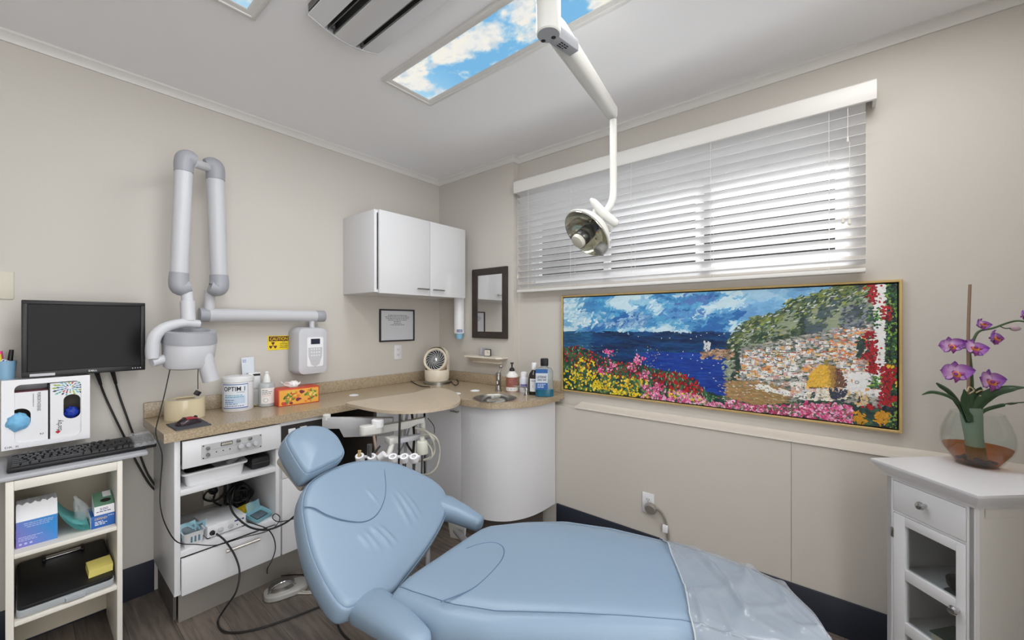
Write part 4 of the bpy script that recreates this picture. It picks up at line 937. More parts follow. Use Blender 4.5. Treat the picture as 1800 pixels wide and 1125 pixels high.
# mirror
mz0, mz1 = 1.256, 1.803; my0 = onX(833, 535, XC).y; my1 = onX(893.5, 535, XC).y
mr = thing('mirror', 'rectangular mirror in a dark wood frame near the corner', 'mirror', (XC-.01, (my0+my1)/2, mz0))
k = MB(); fw = .052
def fr_ring(ins, x): return [Vector((x, my1+ins, mz0+ins)), Vector((x, my0-ins, mz0+ins)), Vector((x, my0-ins, mz1-ins)), Vector((x, my1+ins, mz1-ins))]
k.rings([fr_ring(0, XC-.001), fr_ring(0, XC-.022), fr_ring(.008, XC-.026), fr_ring(.02, XC-.022), fr_ring(.04, XC-.014), fr_ring(.05, XC-.016), fr_ring(fw, XC-.013), fr_ring(fw, XC-.002)], None, True, False, False, False)
part('frame', k, WOODF, mr)
part('mirror_glass', MB().poly(fr_ring(fw-.002, XC-.011)), mat('mirror_glass', (225, 226, 226), .01, metal=1), mr)
# little shelf
sy0, sy1 = onX(828, 628, XC).y, onX(893, 628, XC).y; sz = onX(828, 624, XC-.05).z
sh = thing('wall_shelf', 'small cream moulded wall shelf below the mirror', 'shelf', (XC-.05, (sy0+sy1)/2, sz-.05))
sc_, hw = (sy0+sy1)/2, (sy0-sy1)/2
def sring(h, d, z): return [Vector((XC-.001, sc_+h, z)), Vector((XC-d*.7, sc_+h, z)), Vector((XC-d, sc_+h-.03, z)), Vector((XC-d, sc_-h+.03, z)), Vector((XC-d*.7, sc_-h, z)), Vector((XC-.001, sc_-h, z))]
k = MB().rings([sring(hw*.72, .05, sz-.055), sring(hw*.74, .054, sz-.042), sring(hw*.8, .07, sz-.036), sring(hw*.92, .095, sz-.016), sring(hw, .105, sz-.012), sring(hw, .105, sz)], None, True, True, True, False)
part('moulded_shelf', k, mat('shelf_cream', (226, 218, 206), .35), sh)
q = onX(857, 622, XC-.06); ck = thing('alarm_clock', 'small black alarm clock on the wall shelf', 'clock', (XC-.06, q.y, sz), math.radians(-58))
k = MB(); k.box(-.026, .026, -.012, .022, 0, .055, None, .006); part('case', k, BLACK, ck, False)
k = MB(); k.prism([Vector((x, -.0125, .0275+z)) for x, z in rrect(0, 0, .043, .045, .005, 3)], Y*.0008, mat('clock_face', (205, 200, 190), .4)); part('face', k, None, ck, False)
k = MB(); k.box(-.001, .001, -.0133, -.0127, .0275, .042, INK); k.box(-.001, .011, -.0133, -.0127, .0265, .0285, INK); part('hands', k, INK, ck, False)
FROST = mat('frosted_plastic', (222, 222, 230), .3, trans=.5)
for i, (py_, lb) in enumerate(((.074, 'small clear tumbler on the wall shelf, farther from the clock'), (.045, 'small clear tumbler on the wall shelf, right against the clock'))):
    t = thing('tumbler', lb, 'cup', (XC-.045, q.y+py_, sz), 0, 'tumblers on the wall shelf')
    part('cup_wall', MB().lathe([(.016, 0), (.017, .001), (.021, .062), (.0195, .062), (.0155, .003)], (0, 0, 0), Z, None, 22), FROST, t, False)
# bottles by the sink
def lath_thing(nm, lb, px, py, back=.03):
    p = onZ(px, py, CTOP); dr_ = Vector((p.x, p.y, 0)).normalized(); p = p+dr_*back
    return thing(nm, lb, 'bottle', (p.x, p.y, CTOP), facing(p)), (p-CAMP).dot(Vector((cT, sT, 0)))/FPX
t, s = lath_thing('soap_bottle', 'soap bottle with a brown floral label and black pump by the basin', 900, 690, .025); r = 10.5*s; H_ = 36*s
part('body', MB().lathe([(r*.95, 0), (r, .003), (r, H_*.82), (r*.92, H_*.86), (r*.5, H_*1.0), (r*.4, H_*1.03)], (0, 0, 0), Z, None, 30), mat('soap_white', (230, 226, 222), .3), t, False)
k = label_patch(r*3, H_*.27, H_*.74, mat('label_brown', (150, 92, 78), .5)); label_patch(r*3, H_*.1, H_*.24, mat('label_warm', 0), 16, k); rnd = random.Random(5)
fl = [mat('fl_%d' % i, c, .5) for i, c in enumerate(((96, 70, 120), (200, 170, 160), (110, 40, 40), (190, 130, 100)))]
for i in range(40):
    k.poly(disc((rnd.uniform(-r*1.2, r*1.2), -.0009, rnd.uniform(H_*.31, H_*.7)), -Y, rnd.uniform(.0015, .0035), 6), fl[i % 4])
label_patch(r*3, H_*.03, H_*.06, mat('label_brown', 0), 16, k); bars(k, (-r*.7, -.0009, H_*.16), X, Z, r*1.3, (1,), .004, .005, INKG, .0004, 2)
part('label', wrap(k, r, 0), None, t, False)
k = MB().lathe([(r*.45, H_*1.02), (r*.45, H_*1.1), (r*.35, H_*1.16), (r*.12, H_*1.2), (r*.12, H_*1.36), (r*.28, H_*1.38), (r*.28, H_*1.44)], (0, 0, 0), Z, None, 18); k.box(-r*.2, r*.2, -r*1.1, 0, H_*1.38, H_*1.43); part('pump', k, BLACK, t, False)
t, s = lath_thing('white_bottle', 'short white plastic bottle with a rounded cap behind the chrome pump', 921, 691, .04); r = 8.2*s; H_ = 36*s
part('body', MB().lathe([(r*.92, 0), (r, .004), (r, H_*.62), (r*.85, H_*.72), (r*.6, H_*.75)], (0, 0, 0), Z, None, 26), mat('milky', (216, 219, 228), .3), t, False)
part('cap', MB().lathe([(r*.72, H_*.73), (r*.76, H_*.76), (r*.7, H_*.95), (r*.4, H_*1.0)], (0, 0, 0), Z, None, 24), PAPER, t, False)
k = label_patch(r*1.5, H_*.3, H_*.42, mat('violet_label', (120, 116, 176), .5)); part('label', wrap(k, r, 0), None, t, False)
t, s = lath_thing('brown_bottle', 'dark brown bottle with a white cap and white label', 939, 695, .042); r = 10.3*s; H_ = 42*s
part('body', MB().lathe([(r*.95, 0), (r, .004), (r, H_*.72), (r*.85, H_*.86), (r*.42, H_*1.0), (r*.38, H_*1.06)], (0, 0, 0), Z, None, 28), mat('brown_glass', (44, 32, 28), .15), t, False)
part('cap', MB().lathe([(r*.46, H_*1.03), (r*.48, H_*1.04), (r*.46, H_*1.3), (r*.4, H_*1.32)], (0, 0, 0), Z, None, 20), PAPER, t, False)
k = label_patch(r*1.6, H_*.15, H_*.68, PAPER); k.poly([Vector((x, -.001, z)) for x, z in ((-r*.25, H_*.3), (r*.3, H_*.3), (r*.3, H_*.42), (-r*.25, H_*.42))], mat('dark_blue_label', 0)); bars(k, (-r*.5, -.001, H_*.6), X, Z, r, (1, .8), .006, .003, LBD, .0004, 2); part('label', wrap(k, r, 0), None, t, False)
t, s = lath_thing('mouthwash_bottle', 'large clear mouthwash bottle with a black cap and blue labels', 957, 698, .03); W_ = 16.0*s; H_ = 52*s; D_ = W_*.62
def oval(w_, d_, z, p=3.0, n=32): return [Vector((math.copysign(abs(math.cos(a))**(2/p), math.cos(a))*w_, math.copysign(abs(math.sin(a))**(2/p), math.sin(a))*d_, z)) for a in [2*PI*i/n for i in range(n)]]
CLB = mat('bottle_clear', (214, 222, 224), .08, trans=.75, ior=1.2)
part('body', MB().rings([oval(W_*.9, D_*.9, 0), oval(W_, D_, .006), oval(W_*.98, D_*.98, H_*.25), oval(W_*.93, D_*.95, H_*.6), oval(W_*.95, D_*.95, H_*.84), oval(W_*.75, D_*.85, H_*.95), oval(W_*.4, D_*.6, H_*1.0, 2), oval(W_*.36, W_*.36, H_*1.03, 2)], None, True, True, True), CLB, t, False)
part('mouthwash', MB().rings([oval(W_*1.005, D_*1.005, .004), oval(W_*1.01, D_*1.01, .008), oval(W_*1.0, D_*1.0, H_*.26)], None, True, True, True), mat('mouthwash', (30, 110, 136), .12, trans=.25), t, False, label='blue-green liquid at the bottom')
k = MB(); k.rings([oval(W_*.42, W_*.42, H_*1.04, 4), oval(W_*.43, W_*.43, H_*1.05, 4), oval(W_*.43, W_*.43, H_*1.26, 4), oval(W_*.36, W_*.36, H_*1.28, 4)], None, True, True, True); part('cap', k, BLACK, t, False)
fy_ = -D_*1.0-.001; k = MB(); BLUEL = mat('bright_blue_label', (38, 92, 158), .4)
for z0, z1, m_ in ((H_*.25, H_*.48, BLUEL), (H_*.48, H_*.8, mat('label_silver', (196, 204, 212), .4)), (H_*.80, H_*.93, BLUEL)): k.box(-W_*.95, W_*.35, fy_-.0008, fy_+.012, z0, z1, m_)
part('label', k, None, t, False)
k = text_mb('LISTERINE', (-W_*.8, fy_-.001, H_*.63), X, Z, W_*1.0, H_*.085, INK, bold=.01); bars(k, (-W_*.75, fy_-.001, H_*.56), X, Z, W_*.95, (1,), .004, H_*.035, INKG, .0004, 2); bars(k, (-W_*.75, fy_-.001, H_*.42), X, Z, W_*.95, (.9, .7, .8), H_*.05, H_*.025, LB, .0004, 4)
part('lettering', k, None, t, False)
# ================================================================ DELIVERY UNIT (swing tray + instruments)
du = thing('instrument_unit', 'dental instrument unit with a rounded beige swing tray and hose holders', 'instrument unit', (1.45, 2.0, .4))
TRZ = .925
tp_ = [onZ(px, py, TRZ) for px, py in ((608, 707.5), (640, 702), (690, 695), (728, 689.5), (748, 684), (772, 682), (793, 686), (806, 694), (809, 703), (800, 711), (775, 717), (745, 721), (712, 722.5), (680, 721.5), (650, 717.5), (628, 713))]
k = MB().prism([p-Z*.016 for p in closed_spline(tp_, 4)], Z*.016, None, False)
part('tray_top', k, mat('tray_beige', (190, 174, 152), .3, spec=.5, var=.03, vscale=60), du, sharp=50)
P0, P1 = onT(565, 735, 2.2), onT(750, 735, 2.25); dv = (P1-P0); dv.z = 0; dv.normalize(); NV = Vector((-dv.y, dv.x, 0))
if NV.y < 0: NV = -NV
def pv(px, py): return onP(px, py, P0, NV)
k = MB().prism([pv(px, py) for px, py in ((566, 735), (566, 754), (596, 754), (604, 769), (690, 766), (690, 735))], NV*.035, None, False, .003); part('arm_housing', k, mat('housing_grey', (186, 187, 190), .4), du)
k = MB().lathe([(.020, -.012), (.021, 0), (.021, .014), (.017, .018)], pv(572, 735)+NV*.018, Z, DENTW, 20); part('pivot_cap', k, DENTW, du)
k = MB().prism([pv(px, py)-NV*.05 for px, py in ((655, 748), (655, 762), (722, 749), (738, 741), (748, 741), (748, 731))], NV*.04, None, False, .004); part('swing_arm', k, DENTW, du)
cpos = onT(657, 746, 2.1)
def capsule(a, b_, r, z0, z1): 
    d = (b_-a); d.z = 0; d.normalize(); n_ = Vector((-d.y, d.x, 0)); out = []
    for i in range(13): t = PI/2+PI*i/12; out.append(a+d*math.cos(t)*r+n_*math.sin(t)*r)
    for i in range(13): t = -PI/2+PI*i/12; out.append(b_+d*math.cos(t)*r+n_*math.sin(t)*r)
    return [Vector((p.x, p.y, z0)) for p in out], Z*(z1-z0)
a_ = onT(640, 755, 2.1); b__ = onT(664, 752, 2.14)
pts, ex_ = capsule(a_, b__, .024, a_.z-.028, a_.z+.02); part('arm_head', MB().prism(pts, ex_, None, False, .004), DENTW, du)
k = MB().lathe([(.030, -.03), (.031, -.012), (.029, -.011), (.031, -.009), (.032, .006), (.028, .011), (.012, .012)], Vector((b__.x, b__.y, a_.z+.034)), Z, PAPER, 28); part('round_cap', k, PAPER, du)
k = MB().lathe([(.016, 0), (.016, .09)], onT(743, 768, 2.23), Z, DENTW, 18); part('post', k, DENTW, du)
bk = onT(690, 773, 2.12); P2 = onT(738, 770, 2.22); an = math.atan2((P2-bk).y, (P2-bk).x)
k = MB(); k.obox(Matrix.Translation(bk) @ Matrix.Rotation(an, 4, 'Z'), .06, .07, .03, None, .004); part('bracket', k, DENTW, du)
k = MB(); k.obox(Matrix.Translation((bk+P2)/2+Z*.0) @ Matrix.Rotation(an, 4, 'Z'), (P2-bk).length, .035, .026, None, .003); part('bracket_arm', k, GREYP, du)
k = MB().tube([onT(690, 780, 2.1), onT(682, 803, 2.06)], .0145, DENTW, 16, 1); part('stem', k, DENTW, du)
k = MB().tube([onT(703, 728, 2.08), onT(702, 770, 2.05), onT(701, 818, 2.06)], [.006, .006, .004], RUBBER, 8, 3); part('strap', k, RUBBER, du)
bt = 2.04
part('holder_bar', MB().tube([onT(627, 803, bt), onT(738, 803, bt)], .008, PAPER, 12, 1), PAPER, du)
k = MB().tube([onT(667, 805, bt-.01), onT(676, 798, bt-.01)], [.018, .018], PAPER, 16, 1); part('pivot_block', k, PAPER, du)
for i, (px, py) in enumerate(((633, 805), (654, 806), (691, 806), (711, 806), (728, 806))):
    c = onT(px, py, bt-.012); k = MB(); fwd = Vector((cT, sT, 0))
    k.lathe([(.011, -.014), (.021, -.014), (.023, .0), (.021, .016), (.011, .016), (.011, -.014)], c, (-fwd*.45+Z*.9), PAPER, 24, False, False)
    part('hose_holder', k, PAPER, du)
AM = mat('instrument_grey', (118, 118, 120), .25, metal=.8)
for px, y0, y1, r, m_, nm in ((632, 792, 806, .008, mat('amber_tip', (196, 170, 120), .4), 'instrument'), (650, 781, 812, .012, AM, 'instrument'), (692, 808, 842, .010, AM, 'instrument'), (711, 808, 850, .010, AM, 'instrument'), (728, 808, 836, .008, AM, 'instrument')):
    a = onT(px, y0, bt-.012); b_ = onT(px-1, y1, bt-.012); part(nm, MB().tube([a, a.lerp(b_, .3), b_], [r*1.1, r, r*.8], m_, 12, 3), m_, du)
part('pipe', MB().tube([onT(657, 765, 2.12), onT(661, 790, 2.12), onT(663, 806, 2.12)], [.007, .009], mat('copper_grey', (186, 164, 148), .35, metal=.5), 10, 3), None, du)
part('pipe', MB().tube([onT(668, 784, 2.08), onT(655, 800, 2.08)], [.005, .007], GREYD, 8, 1), GREYD, du)
q = onT(742, 797, 2.12); k = MB().lathe([(.030, 0), (.032, .004), (.029, .058), (.027, .064), (.012, .066), (.012, .085)], q, Z, mat('canister', (208, 208, 196), .4), 26); part('canister', k, None, du)
part('pipe', MB().tube([onT(742, 796, 2.13), onT(741, 845, 2.13)], [.005, .005], GREYD, 8, 1), GREYD, du)
HOSE = mat('hose_grey', (186, 182, 172), .45)
for pts, r in ((((735, 755), (752, 760), (768, 772), (773, 795), (768, 820), (755, 833), (742, 834)), .0055), (((730, 752), (748, 757), (760, 772), (764, 790), (758, 803), (740, 810)), .006), (((738, 768), (752, 764), (763, 772), (757, 782)), .005), (((752, 735), (762, 748), (764, 762)), .002), (((745, 770), (758, 790), (757, 806), (736, 811)), .005)):
    part('hose', MB().tube([onT(px, py, 2.19-.01*i % .03) for i, (px, py) in enumerate(pts)], r, HOSE if r > .003 else RUBBER, 10, 6), HOSE if r > .003 else RUBBER, du)
k = MB()
for i, (px, py, px2, py2, r) in enumerate(((706, 726, 700, 790, .006), (716, 726, 713, 800, .008), (724, 727, 726, 800, .007), (733, 727, 735, 790, .006), (720, 750, 700, 798, .005), (712, 770, 730, 800, .006))):
    k.tube([onT(px, py, 2.26), onT((px+px2)/2+3*(-1)**i, (py+py2)/2, 2.28), onT(px2, py2, 2.26)], r, (HOSE, GREYM, DARK)[i % 3], 8, 5)
part('hose_bundle', k, None, du)
part('column', MB().tube([onT(752, 770, 2.3), onT(752, 850, 2.3), Vector((onT(752, 850, 2.3).x, onT(752, 850, 2.3).y, 0))], .013, GREYM, 14, 1), GREYM, du)

# ================================================================ DENTAL CHAIR
ph = math.radians(15); tl = math.radians(34); HZ = .57
A = Vector((-math.sin(ph), math.cos(ph), 0)); Lw = Vector((math.cos(ph), math.sin(ph), 0)); U = A*math.cos(tl)+Z*math.sin(tl); N = Lw.cross(U)
PH = onZ(732, 988, HZ)
dc = thing('dental_chair', 'reclined pale blue padded dental chair in the middle of the room', 'dental chair', (PH.x, PH.y, 0))
def unb(px, py, off=0): return onP(px, py, PH+N*off, N)
def loc2(p): d = p-PH; return d.dot(Lw), d.dot(U)
body = [(688, 1052), (655, 1062), (632, 1070), (600, 1074), (571, 1038), (545, 985), (531, 930), (526, 890), (532, 862), (545, 844), (572, 827), (610, 813), (645, 808), (690, 812), (722, 823), (757, 840), (778, 857), (787, 875), (788, 895), (780, 920), (762, 953), (740, 985), (712, 1022)]
bo = closed_spline([unb(*p) for p in body], 5)
def cushion(outline, cen, nrm, prof, m, mb=None, wr=None):
    mb = mb or MB(); rs = []
    for s_, n_ in prof:
        r_ = []
        for p in outline:
            q = cen+(p-cen)*s_+nrm*n_
            if wr: q = q+nrm*wr(q)
            r_.append(q)
        rs.append(r_)
    mb.rings(rs, m, True, True, False); vs = [mb.bm.verts.new(cen+nrm*prof[-1][1])]
    mb.bm.verts.ensure_lookup_table(); n = len(outline); last = list(mb.bm.verts)[-n-1:-1]
    fs = [mb.bm.faces.new((last[i], last[(i+1) % n], vs[0])) for i in range(n)]; mb._fin(fs, m, True); return mb
cen = sum(bo, Vector())/len(bo)
wr_l = [((588, 870), (622, 905), .006), ((607, 868), (640, 900), .005), ((645, 860), (672, 900), .004), ((652, 934), (685, 965), .006), ((641, 938), (670, 968), .005), ((686, 878), (720, 925), .006), ((697, 874), (730, 918), .005)]
wr_l = [((686, 876), (718, 934), .006), ((694, 870), (728, 922), .0075), ((703, 868), (736, 914), .006), ((636, 942), (664, 974), .006), ((647, 934), (682, 968), .0075), ((658, 930), (694, 962), .006), ((626, 946), (650, 974), .004), ((640, 866), (660, 892), .003)]
wrs = [(loc2(unb(*a)), loc2(unb(*b_)), h_) for a, b_, h_ in wr_l]
def wrinkle(q):
    x, y = loc2(q); t = 0
    for (ax, ay), (bx_, by_), h_ in wrs:
        dx_, dy_ = bx_-ax, by_-ay; L2 = dx_*dx_+dy_*dy_; u = max(0, min(1, ((x-ax)*dx_+(y-ay)*dy_)/L2))
        d2 = (x-ax-u*dx_)**2+(y-ay-u*dy_)**2; t += h_*math.exp(-d2/(2*.006**2))*math.sin(PI*min(1, max(0, u*.9+.05)))
    return t
inner = [(1-.055*0, 0)]
prof = [(.90, -.078), (.965, -.07), (.995, -.05), (1.0, -.03), (.998, -.014), (.988, -.003), (.976, .003), (.968, .003), (.963, .0005), (.956, .005), (.945, .0085), (.92, .0125)]+[(.92-.023*i, .0125+.0105*(1-(1-i/39)**2)) for i in range(1, 40)]
bo2 = []
for i, p in enumerate(bo):
    bo2 += [p, p.lerp(bo[(i+1) % len(bo)], .5)]
bk_ = part('backrest', cushion(bo2, cen, N, prof, VINYL, None, wrinkle), VINYL, dc, sharp=60)
# seam of the shoulder pillow
def surf(px, py, off=.0235): return unb(px, py, off)
SEAM = VINYLD
k = MB().tube([unb(px, py, o_) for px, py, o_ in ((534, 891, .012), (552, 893, .018), (575, 905, .021), (608, 915, .0225), (640, 917, .0225), (662, 905, .0225), (675, 880, .0215), (678, 855, .0195), (676, 832, .016), (674, 815, .009))], .0022, SEAM, 6, 8); part('seam', k, SEAM, bk_)
# arms growing out of the lower corners
def arm_rest(pth, label=None):
    P = spline([p for p, a, b_ in pth], 6); n = len(P); rs = []
    for i, p in enumerate(P):
        u = i/(n-1)*(len(pth)-1); j = min(int(u), len(pth)-2); f = u-j
        a = pth[j][1]*(1-f)+pth[j+1][1]*f; b_ = pth[j][2]*(1-f)+pth[j+1][2]*f
        t = (P[min(i+1, n-1)]-P[max(i-1, 0)]).normalized(); s_ = t.cross(Z).normalized(); up_ = s_.cross(t)
        rs.append([p+s_*math.copysign(abs(math.cos(q))**.8, math.cos(q))*a+up_*math.copysign(abs(math.sin(q))**.8, math.sin(q))*b_ for q in [2*PI*k_/24 for k_ in range(24)]])
    return part('armrest', MB().rings(rs, None, True, True, True), VINYL, dc, sharp=60)
na = unb(648, 1066, -.016); tipn = onZ(744, 1137, .565)
arm_rest([(na-(tipn-na)*.16, .044, .028), (na, .060, .040), (na.lerp(tipn, .35)+Z*.005, .055, .038), (na.lerp(tipn, .7)+Z*.005, .045, .032), (na.lerp(tipn, .93), .038, .028), (tipn, .022, .018), (tipn+(tipn-na)*.02, .006, .006)])
fa_ = unb(782, 893, -.02); tipf = onZ(846, 921, .575)
arm_rest([(fa_-(tipf-fa_)*.25, .052, .034), (fa_, .060, .044), (fa_.lerp(tipf, .35)+Z*.003, .047, .037), (fa_.lerp(tipf, .7), .038, .032), (fa_.lerp(tipf, .93)-Z*.003, .032, .028), (tipf-Z*.004, .02, .018), (tipf+(tipf-fa_)*.02-Z*.004, .006, .006)])
# headrest
hd = [(500, 778), (504, 764), (520, 753), (545, 748), (570, 751), (592, 766), (605, 788), (606, 800), (597, 810), (575, 821), (555, 831), (540, 836), (530, 830), (514, 806)]
ho = closed_spline([unb(px, py, .03) for px, py in hd], 6); hcn = sum(ho, Vector())/len(ho)
Nh = (N+U*-.10).normalized()
hp = [(.85, -.075), (.95, -.066), (.99, -.045), (1.0, -.025), (.99, -.008), (.965, .001), (.94, .001), (.932, -.002), (.92, .004), (.88, .013)]+[(.88-.044*i, .013+.014*(1-(1-i/19)**2)) for i in range(1, 20)]
hr_ = part('headrest', cushion(ho, hcn, Nh, hp, VINYL), VINYL, dc, sharp=60)
q0 = hcn-Nh*.07; k = MB(); k.obox(Matrix.Translation(hcn-Nh*.092+U*-.01) @ Matrix((Lw, U, N)).transposed().to_4x4(), .15, .16, .035, None, .012)
part('headrest_shell', k, mat('shell_beige', (176, 168, 158), .5), dc)
k = MB(); a = hcn-Nh*.10; k.obox(Matrix.Translation(a-U*.17-N*.005) @ Matrix((Lw, U, N)).transposed().to_4x4(), .07, .25, .018, None, .004); part('headrest_bar', k, STEEL, dc)
k = MB(); mid = cen-N*.10; k.obox(Matrix.Translation(mid) @ Matrix((Lw, U, N)).transposed().to_4x4(), .30, .36, .04, None, .015); part('back_shell', k, DENTW, dc)
# seat
ps = math.radians(5); B_ = Vector((math.sin(ps), -math.cos(ps), 0)); W_s = Vector((math.cos(ps), math.sin(ps), 0)); ZS = .60
def sl(px, py, z): d = onZ(px, py, z)-PH; return d.dot(B_), d.dot(W_s)
far = [sl(px, py, ZS) for px, py in ((800, 962), (830, 945), (865, 923), (930, 915), (1000, 913), (1080, 925), (1160, 945), (1240, 968), (1320, 997), (1380, 1030), (1430, 1085), (1460, 1125))]
near = [sl(px, py, ZS-.03) for px, py in ((700, 1082), (770, 1112), (850, 1126), (1000, 1127), (1100, 1130), (1200, 1136))]
def interp(pts, b_):
    pts = sorted(pts)
    if b_ <= pts[0][0]: return pts[0][1]
    for (a0, v0), (a1, v1) in zip(pts, pts[1:]):
        if b_ <= a1: return v0+(v1-v0)*(b_-a0)/max(1e-6, a1-a0)
    return pts[-1][1]
bmin = min(f[0] for f in far)-.012; bmax = max(f[0] for f in far)+.01
bn = near[-1]
near += [(bn[0]+.12, bn[1]+.015), (bn[0]+.22, bn[1]+.05), (bmax-.03, bn[1]+.12), (bmax, far[-1][1]-.03)]
far += [(bmax, far[-1][1]-.02)]
near = [(bmin, sl(740, 1012, ZS)[1]+.06), (bmin+.012, sl(700, 1064, ZS)[1]+.05), (bmin+.03, sl(700, 1064, ZS)[1])]+near
far = [(bmin, interp(far, bmin+.012)-.03)]+far
def section(b_, grow=0, extra=0):
    f0, n0_ = interp(far, b_), interp(near, b_); c_, hw_ = (f0+n0_)/2, (f0-n0_)/2
    e = min((b_-bmin), (bmax-b_)); ed = max(0, 1-e/.05); dz = -.035*ed**2.2
    pts = []
    prof_ = [(-.93, -.09), (-.985, -.075), (-1.0, -.05), (-1.0, -.03), (-.985, -.008), (-.95, .006), (-.90, .014), (-.84, .019), (-.83, .017), (-.81, .021), (-.7, .026), (-.5, .028), (-.25, .028), (0, .027), (.25, .028), (.5, .028), (.7, .026), (.80, .021), (.82, .017), (.835, .018), (.9, .012), (.955, .003), (.985, -.01), (1, -.03), (1, -.05), (.985, -.075), (.93, -.09)]
    for x, z in prof_:
        g_ = grow*(1 if z > -.07 else 0)
        pts.append(PH+B_*b_+W_s*(c_+x*(hw_+grow))+Z*(ZS-HZ+z-.006+(dz if z > -.02 else dz*.3)+g_))
    return pts
NS = 70
ss = [bmin+(bmax-bmin)*(.5-.5*math.cos(PI*i/NS)) for i in range(NS+1)]
sec = [section(b_) for b_ in ss]
st_ = part('seat', MB().rings(sec, None, True, True, True), VINYL, dc, sharp=60)
for x_i, nm in ((8, 'seam'), (18, 'seam')):
    k = MB().tube([s_[x_i]+Z*.0008 for s_ in sec[4:-6]], .0016, SEAM, 6, 1); part(nm, k, SEAM, st_)
# hip cushion line
def on_top(px, py, dz=.022): return onZ(px, py, ZS+dz-.001)
k = MB().tube([on_top(*p) for p in ((775, 1058), (830, 1035), (865, 1005), (884, 980), (884, 962), (868, 954), (845, 956), (820, 964))], .002, SEAM, 6, 8); part('seam', k, SEAM, st_)
# plastic foot cover
bc, wc = sl(1160, 946, ZS); bc2, wc2 = sl(1206, 1110, ZS); bmid = (bc+bc2)/2
PLAST = mat('foot_film', (176, 180, 186), .16, alpha=.42, spec=.8)
NCV = 90; cv = []
def fine(pts): return spline(pts, 4)
midw = [(p-PH).dot(W_s) for p in fine(section(bmid, 0))]; NJ = len(midw)
def ridge(x, y, ang_r, per, seed):
    q = (x*math.cos(ang_r)+y*math.sin(ang_r))/per; q += .55*noise.noise(Vector((x*7, y*7, seed)))
    f = q-math.floor(q); return math.exp(-((f-.5)/.13)**2)*max(0, .35+1.3*noise.noise(Vector((math.floor(q)*3.7, (y*math.cos(ang_r)-x*math.sin(ang_r))*5, seed+9))))
for i in range(NCV+1):
    t = i/NCV; row = []
    bs_ = []
    for j in range(NJ):
        wj = midw[j]; b0 = bc+(bc2-bc)*(wc-wj)/(wc-wc2)+.02*max(0, (wj-wc2)*(wc-wj))/((wc-wc2)**2/4)
        bs_.append(min(b0+(bmax+.003-b0)*t, bmax+.003))
    for j in range(NJ):
        b_ = bs_[j]; p = fine(section(min(b_, bmax-.001), .0015))[j]
        ed = min(1, max(0, min(j, NJ-1-j)/NJ-.20)/.10); h_ = .016*ridge(b_, midw[j], .6, .075, 2)+.012*ridge(b_, midw[j], -.35, .11, 5)+.006*ridge(b_, midw[j], 1.2, .06, 8)
        row.append(p+Z*(.0025+h_*(.15+.85*ed))+B_*(.004 if b_ > bmax else 0))
    cv.append(row)
k = MB().rings(cv, None, False, False, False)
fc = thing('foot_cover', 'clear plastic sleeve pulled over the foot end of the blue chair', 'plastic cover', (PH+B_*bmax))
part('film', k, PLAST, fc, sharp=80)
k = MB().tube([p+Z*.001 for p in cv[0][10:-10]], .0022, mat('film_edge', (170, 178, 182), .3), 6, 1); part('hem', k, None, fc)
# frame and base
k = MB(); c0 = PH+B_*.5+W_s*.08; RM = Matrix.Rotation(math.atan2(W_s.y, W_s.x), 4, 'Z')
k.obox(Matrix.Translation(Vector((c0.x, c0.y, .475))) @ RM, .40, .85, .06, None, .01); part('seat_frame', k, DENTW, dc)
k = MB(); k.obox(Matrix.Translation(Vector((c0.x, c0.y, .25))) @ RM, .22, .34, .39, None, .03); part('lift_column', k, DENTW, dc)
k = MB(); k.obox(Matrix.Translation(Vector((c0.x, c0.y, .03))) @ RM, .5, .8, .06, None, .02); part('base_plate', k, DENTW, dc)
hb1, hb2 = onZ(800, 925, .48), onZ(705, 1025, .50)
for q in (hb1, hb2):
    k = MB(); q2 = q+B_*.05; k.prism([q-B_*.05+Z*.03, q+B_*.06+Z*.03, q+B_*.05-Z*.05, q-B_*.03-Z*.06], W_s*.012, None, False, .004); k.prism([q+B_*.03-Z*.06, q+B_*.09-Z*.03, q+B_*.09-Z*.05, q+B_*.04-Z*.09], W_s*.02, ALU, False, .002)
    k.tube([q-Z*.02+W_s*.006, Vector((c0.x, c0.y, q.z-.03))+(q-Vector((c0.x, c0.y, q.z)))*.4], .015, ALU, 10, 1); part('hinge_bracket', k, DENTW, dc)
# foot control and floor cables
q = onZ(503, 1040, 0); 
fcn = thing('foot_pedal', 'grey metal foot pedal on the floor near the kick board', 'foot pedal', (q.x, q.y, 0), math.radians(-15))
k = MB(); k.rings([oval(.095, .06, 0, 3), oval(.1, .065, .005, 3), oval(.098, .063, .022, 3), oval(.085, .05, .03, 3)], None, True, True, True); part('base', k, mat('pedal_grey', (176, 174, 170), .35, metal=.4), fcn, False)
k = MB(); k.rings([[p+Vector((-.02, .005, 0)) for p in oval(.06, .046, .028, 2.2)], [p+Vector((-.02, .005, 0)) for p in oval(.058, .045, .05, 2.2)], [p+Vector((-.02, .005, 0)) for p in oval(.045, .034, .056, 2.2)]], None, True, True, True); part('dome', k, STEEL, fcn, False)
k = MB().tube([Vector((-.08, -.02, .03)), Vector((-.05, -.04, .07)), Vector((0, -.04, .075)), Vector((.04, -.03, .04))], .004, CHROME, 8, 5); part('guard', k, CHROME, fcn, False)
for nm, lb, pts, r in (('floor_cable', 'black cable curving over the kick board down to the foot pedal', [onZ(430, 905, .6), ], .003),): pass
def floorz(px, py, z=.006): return onZ(px, py, z)
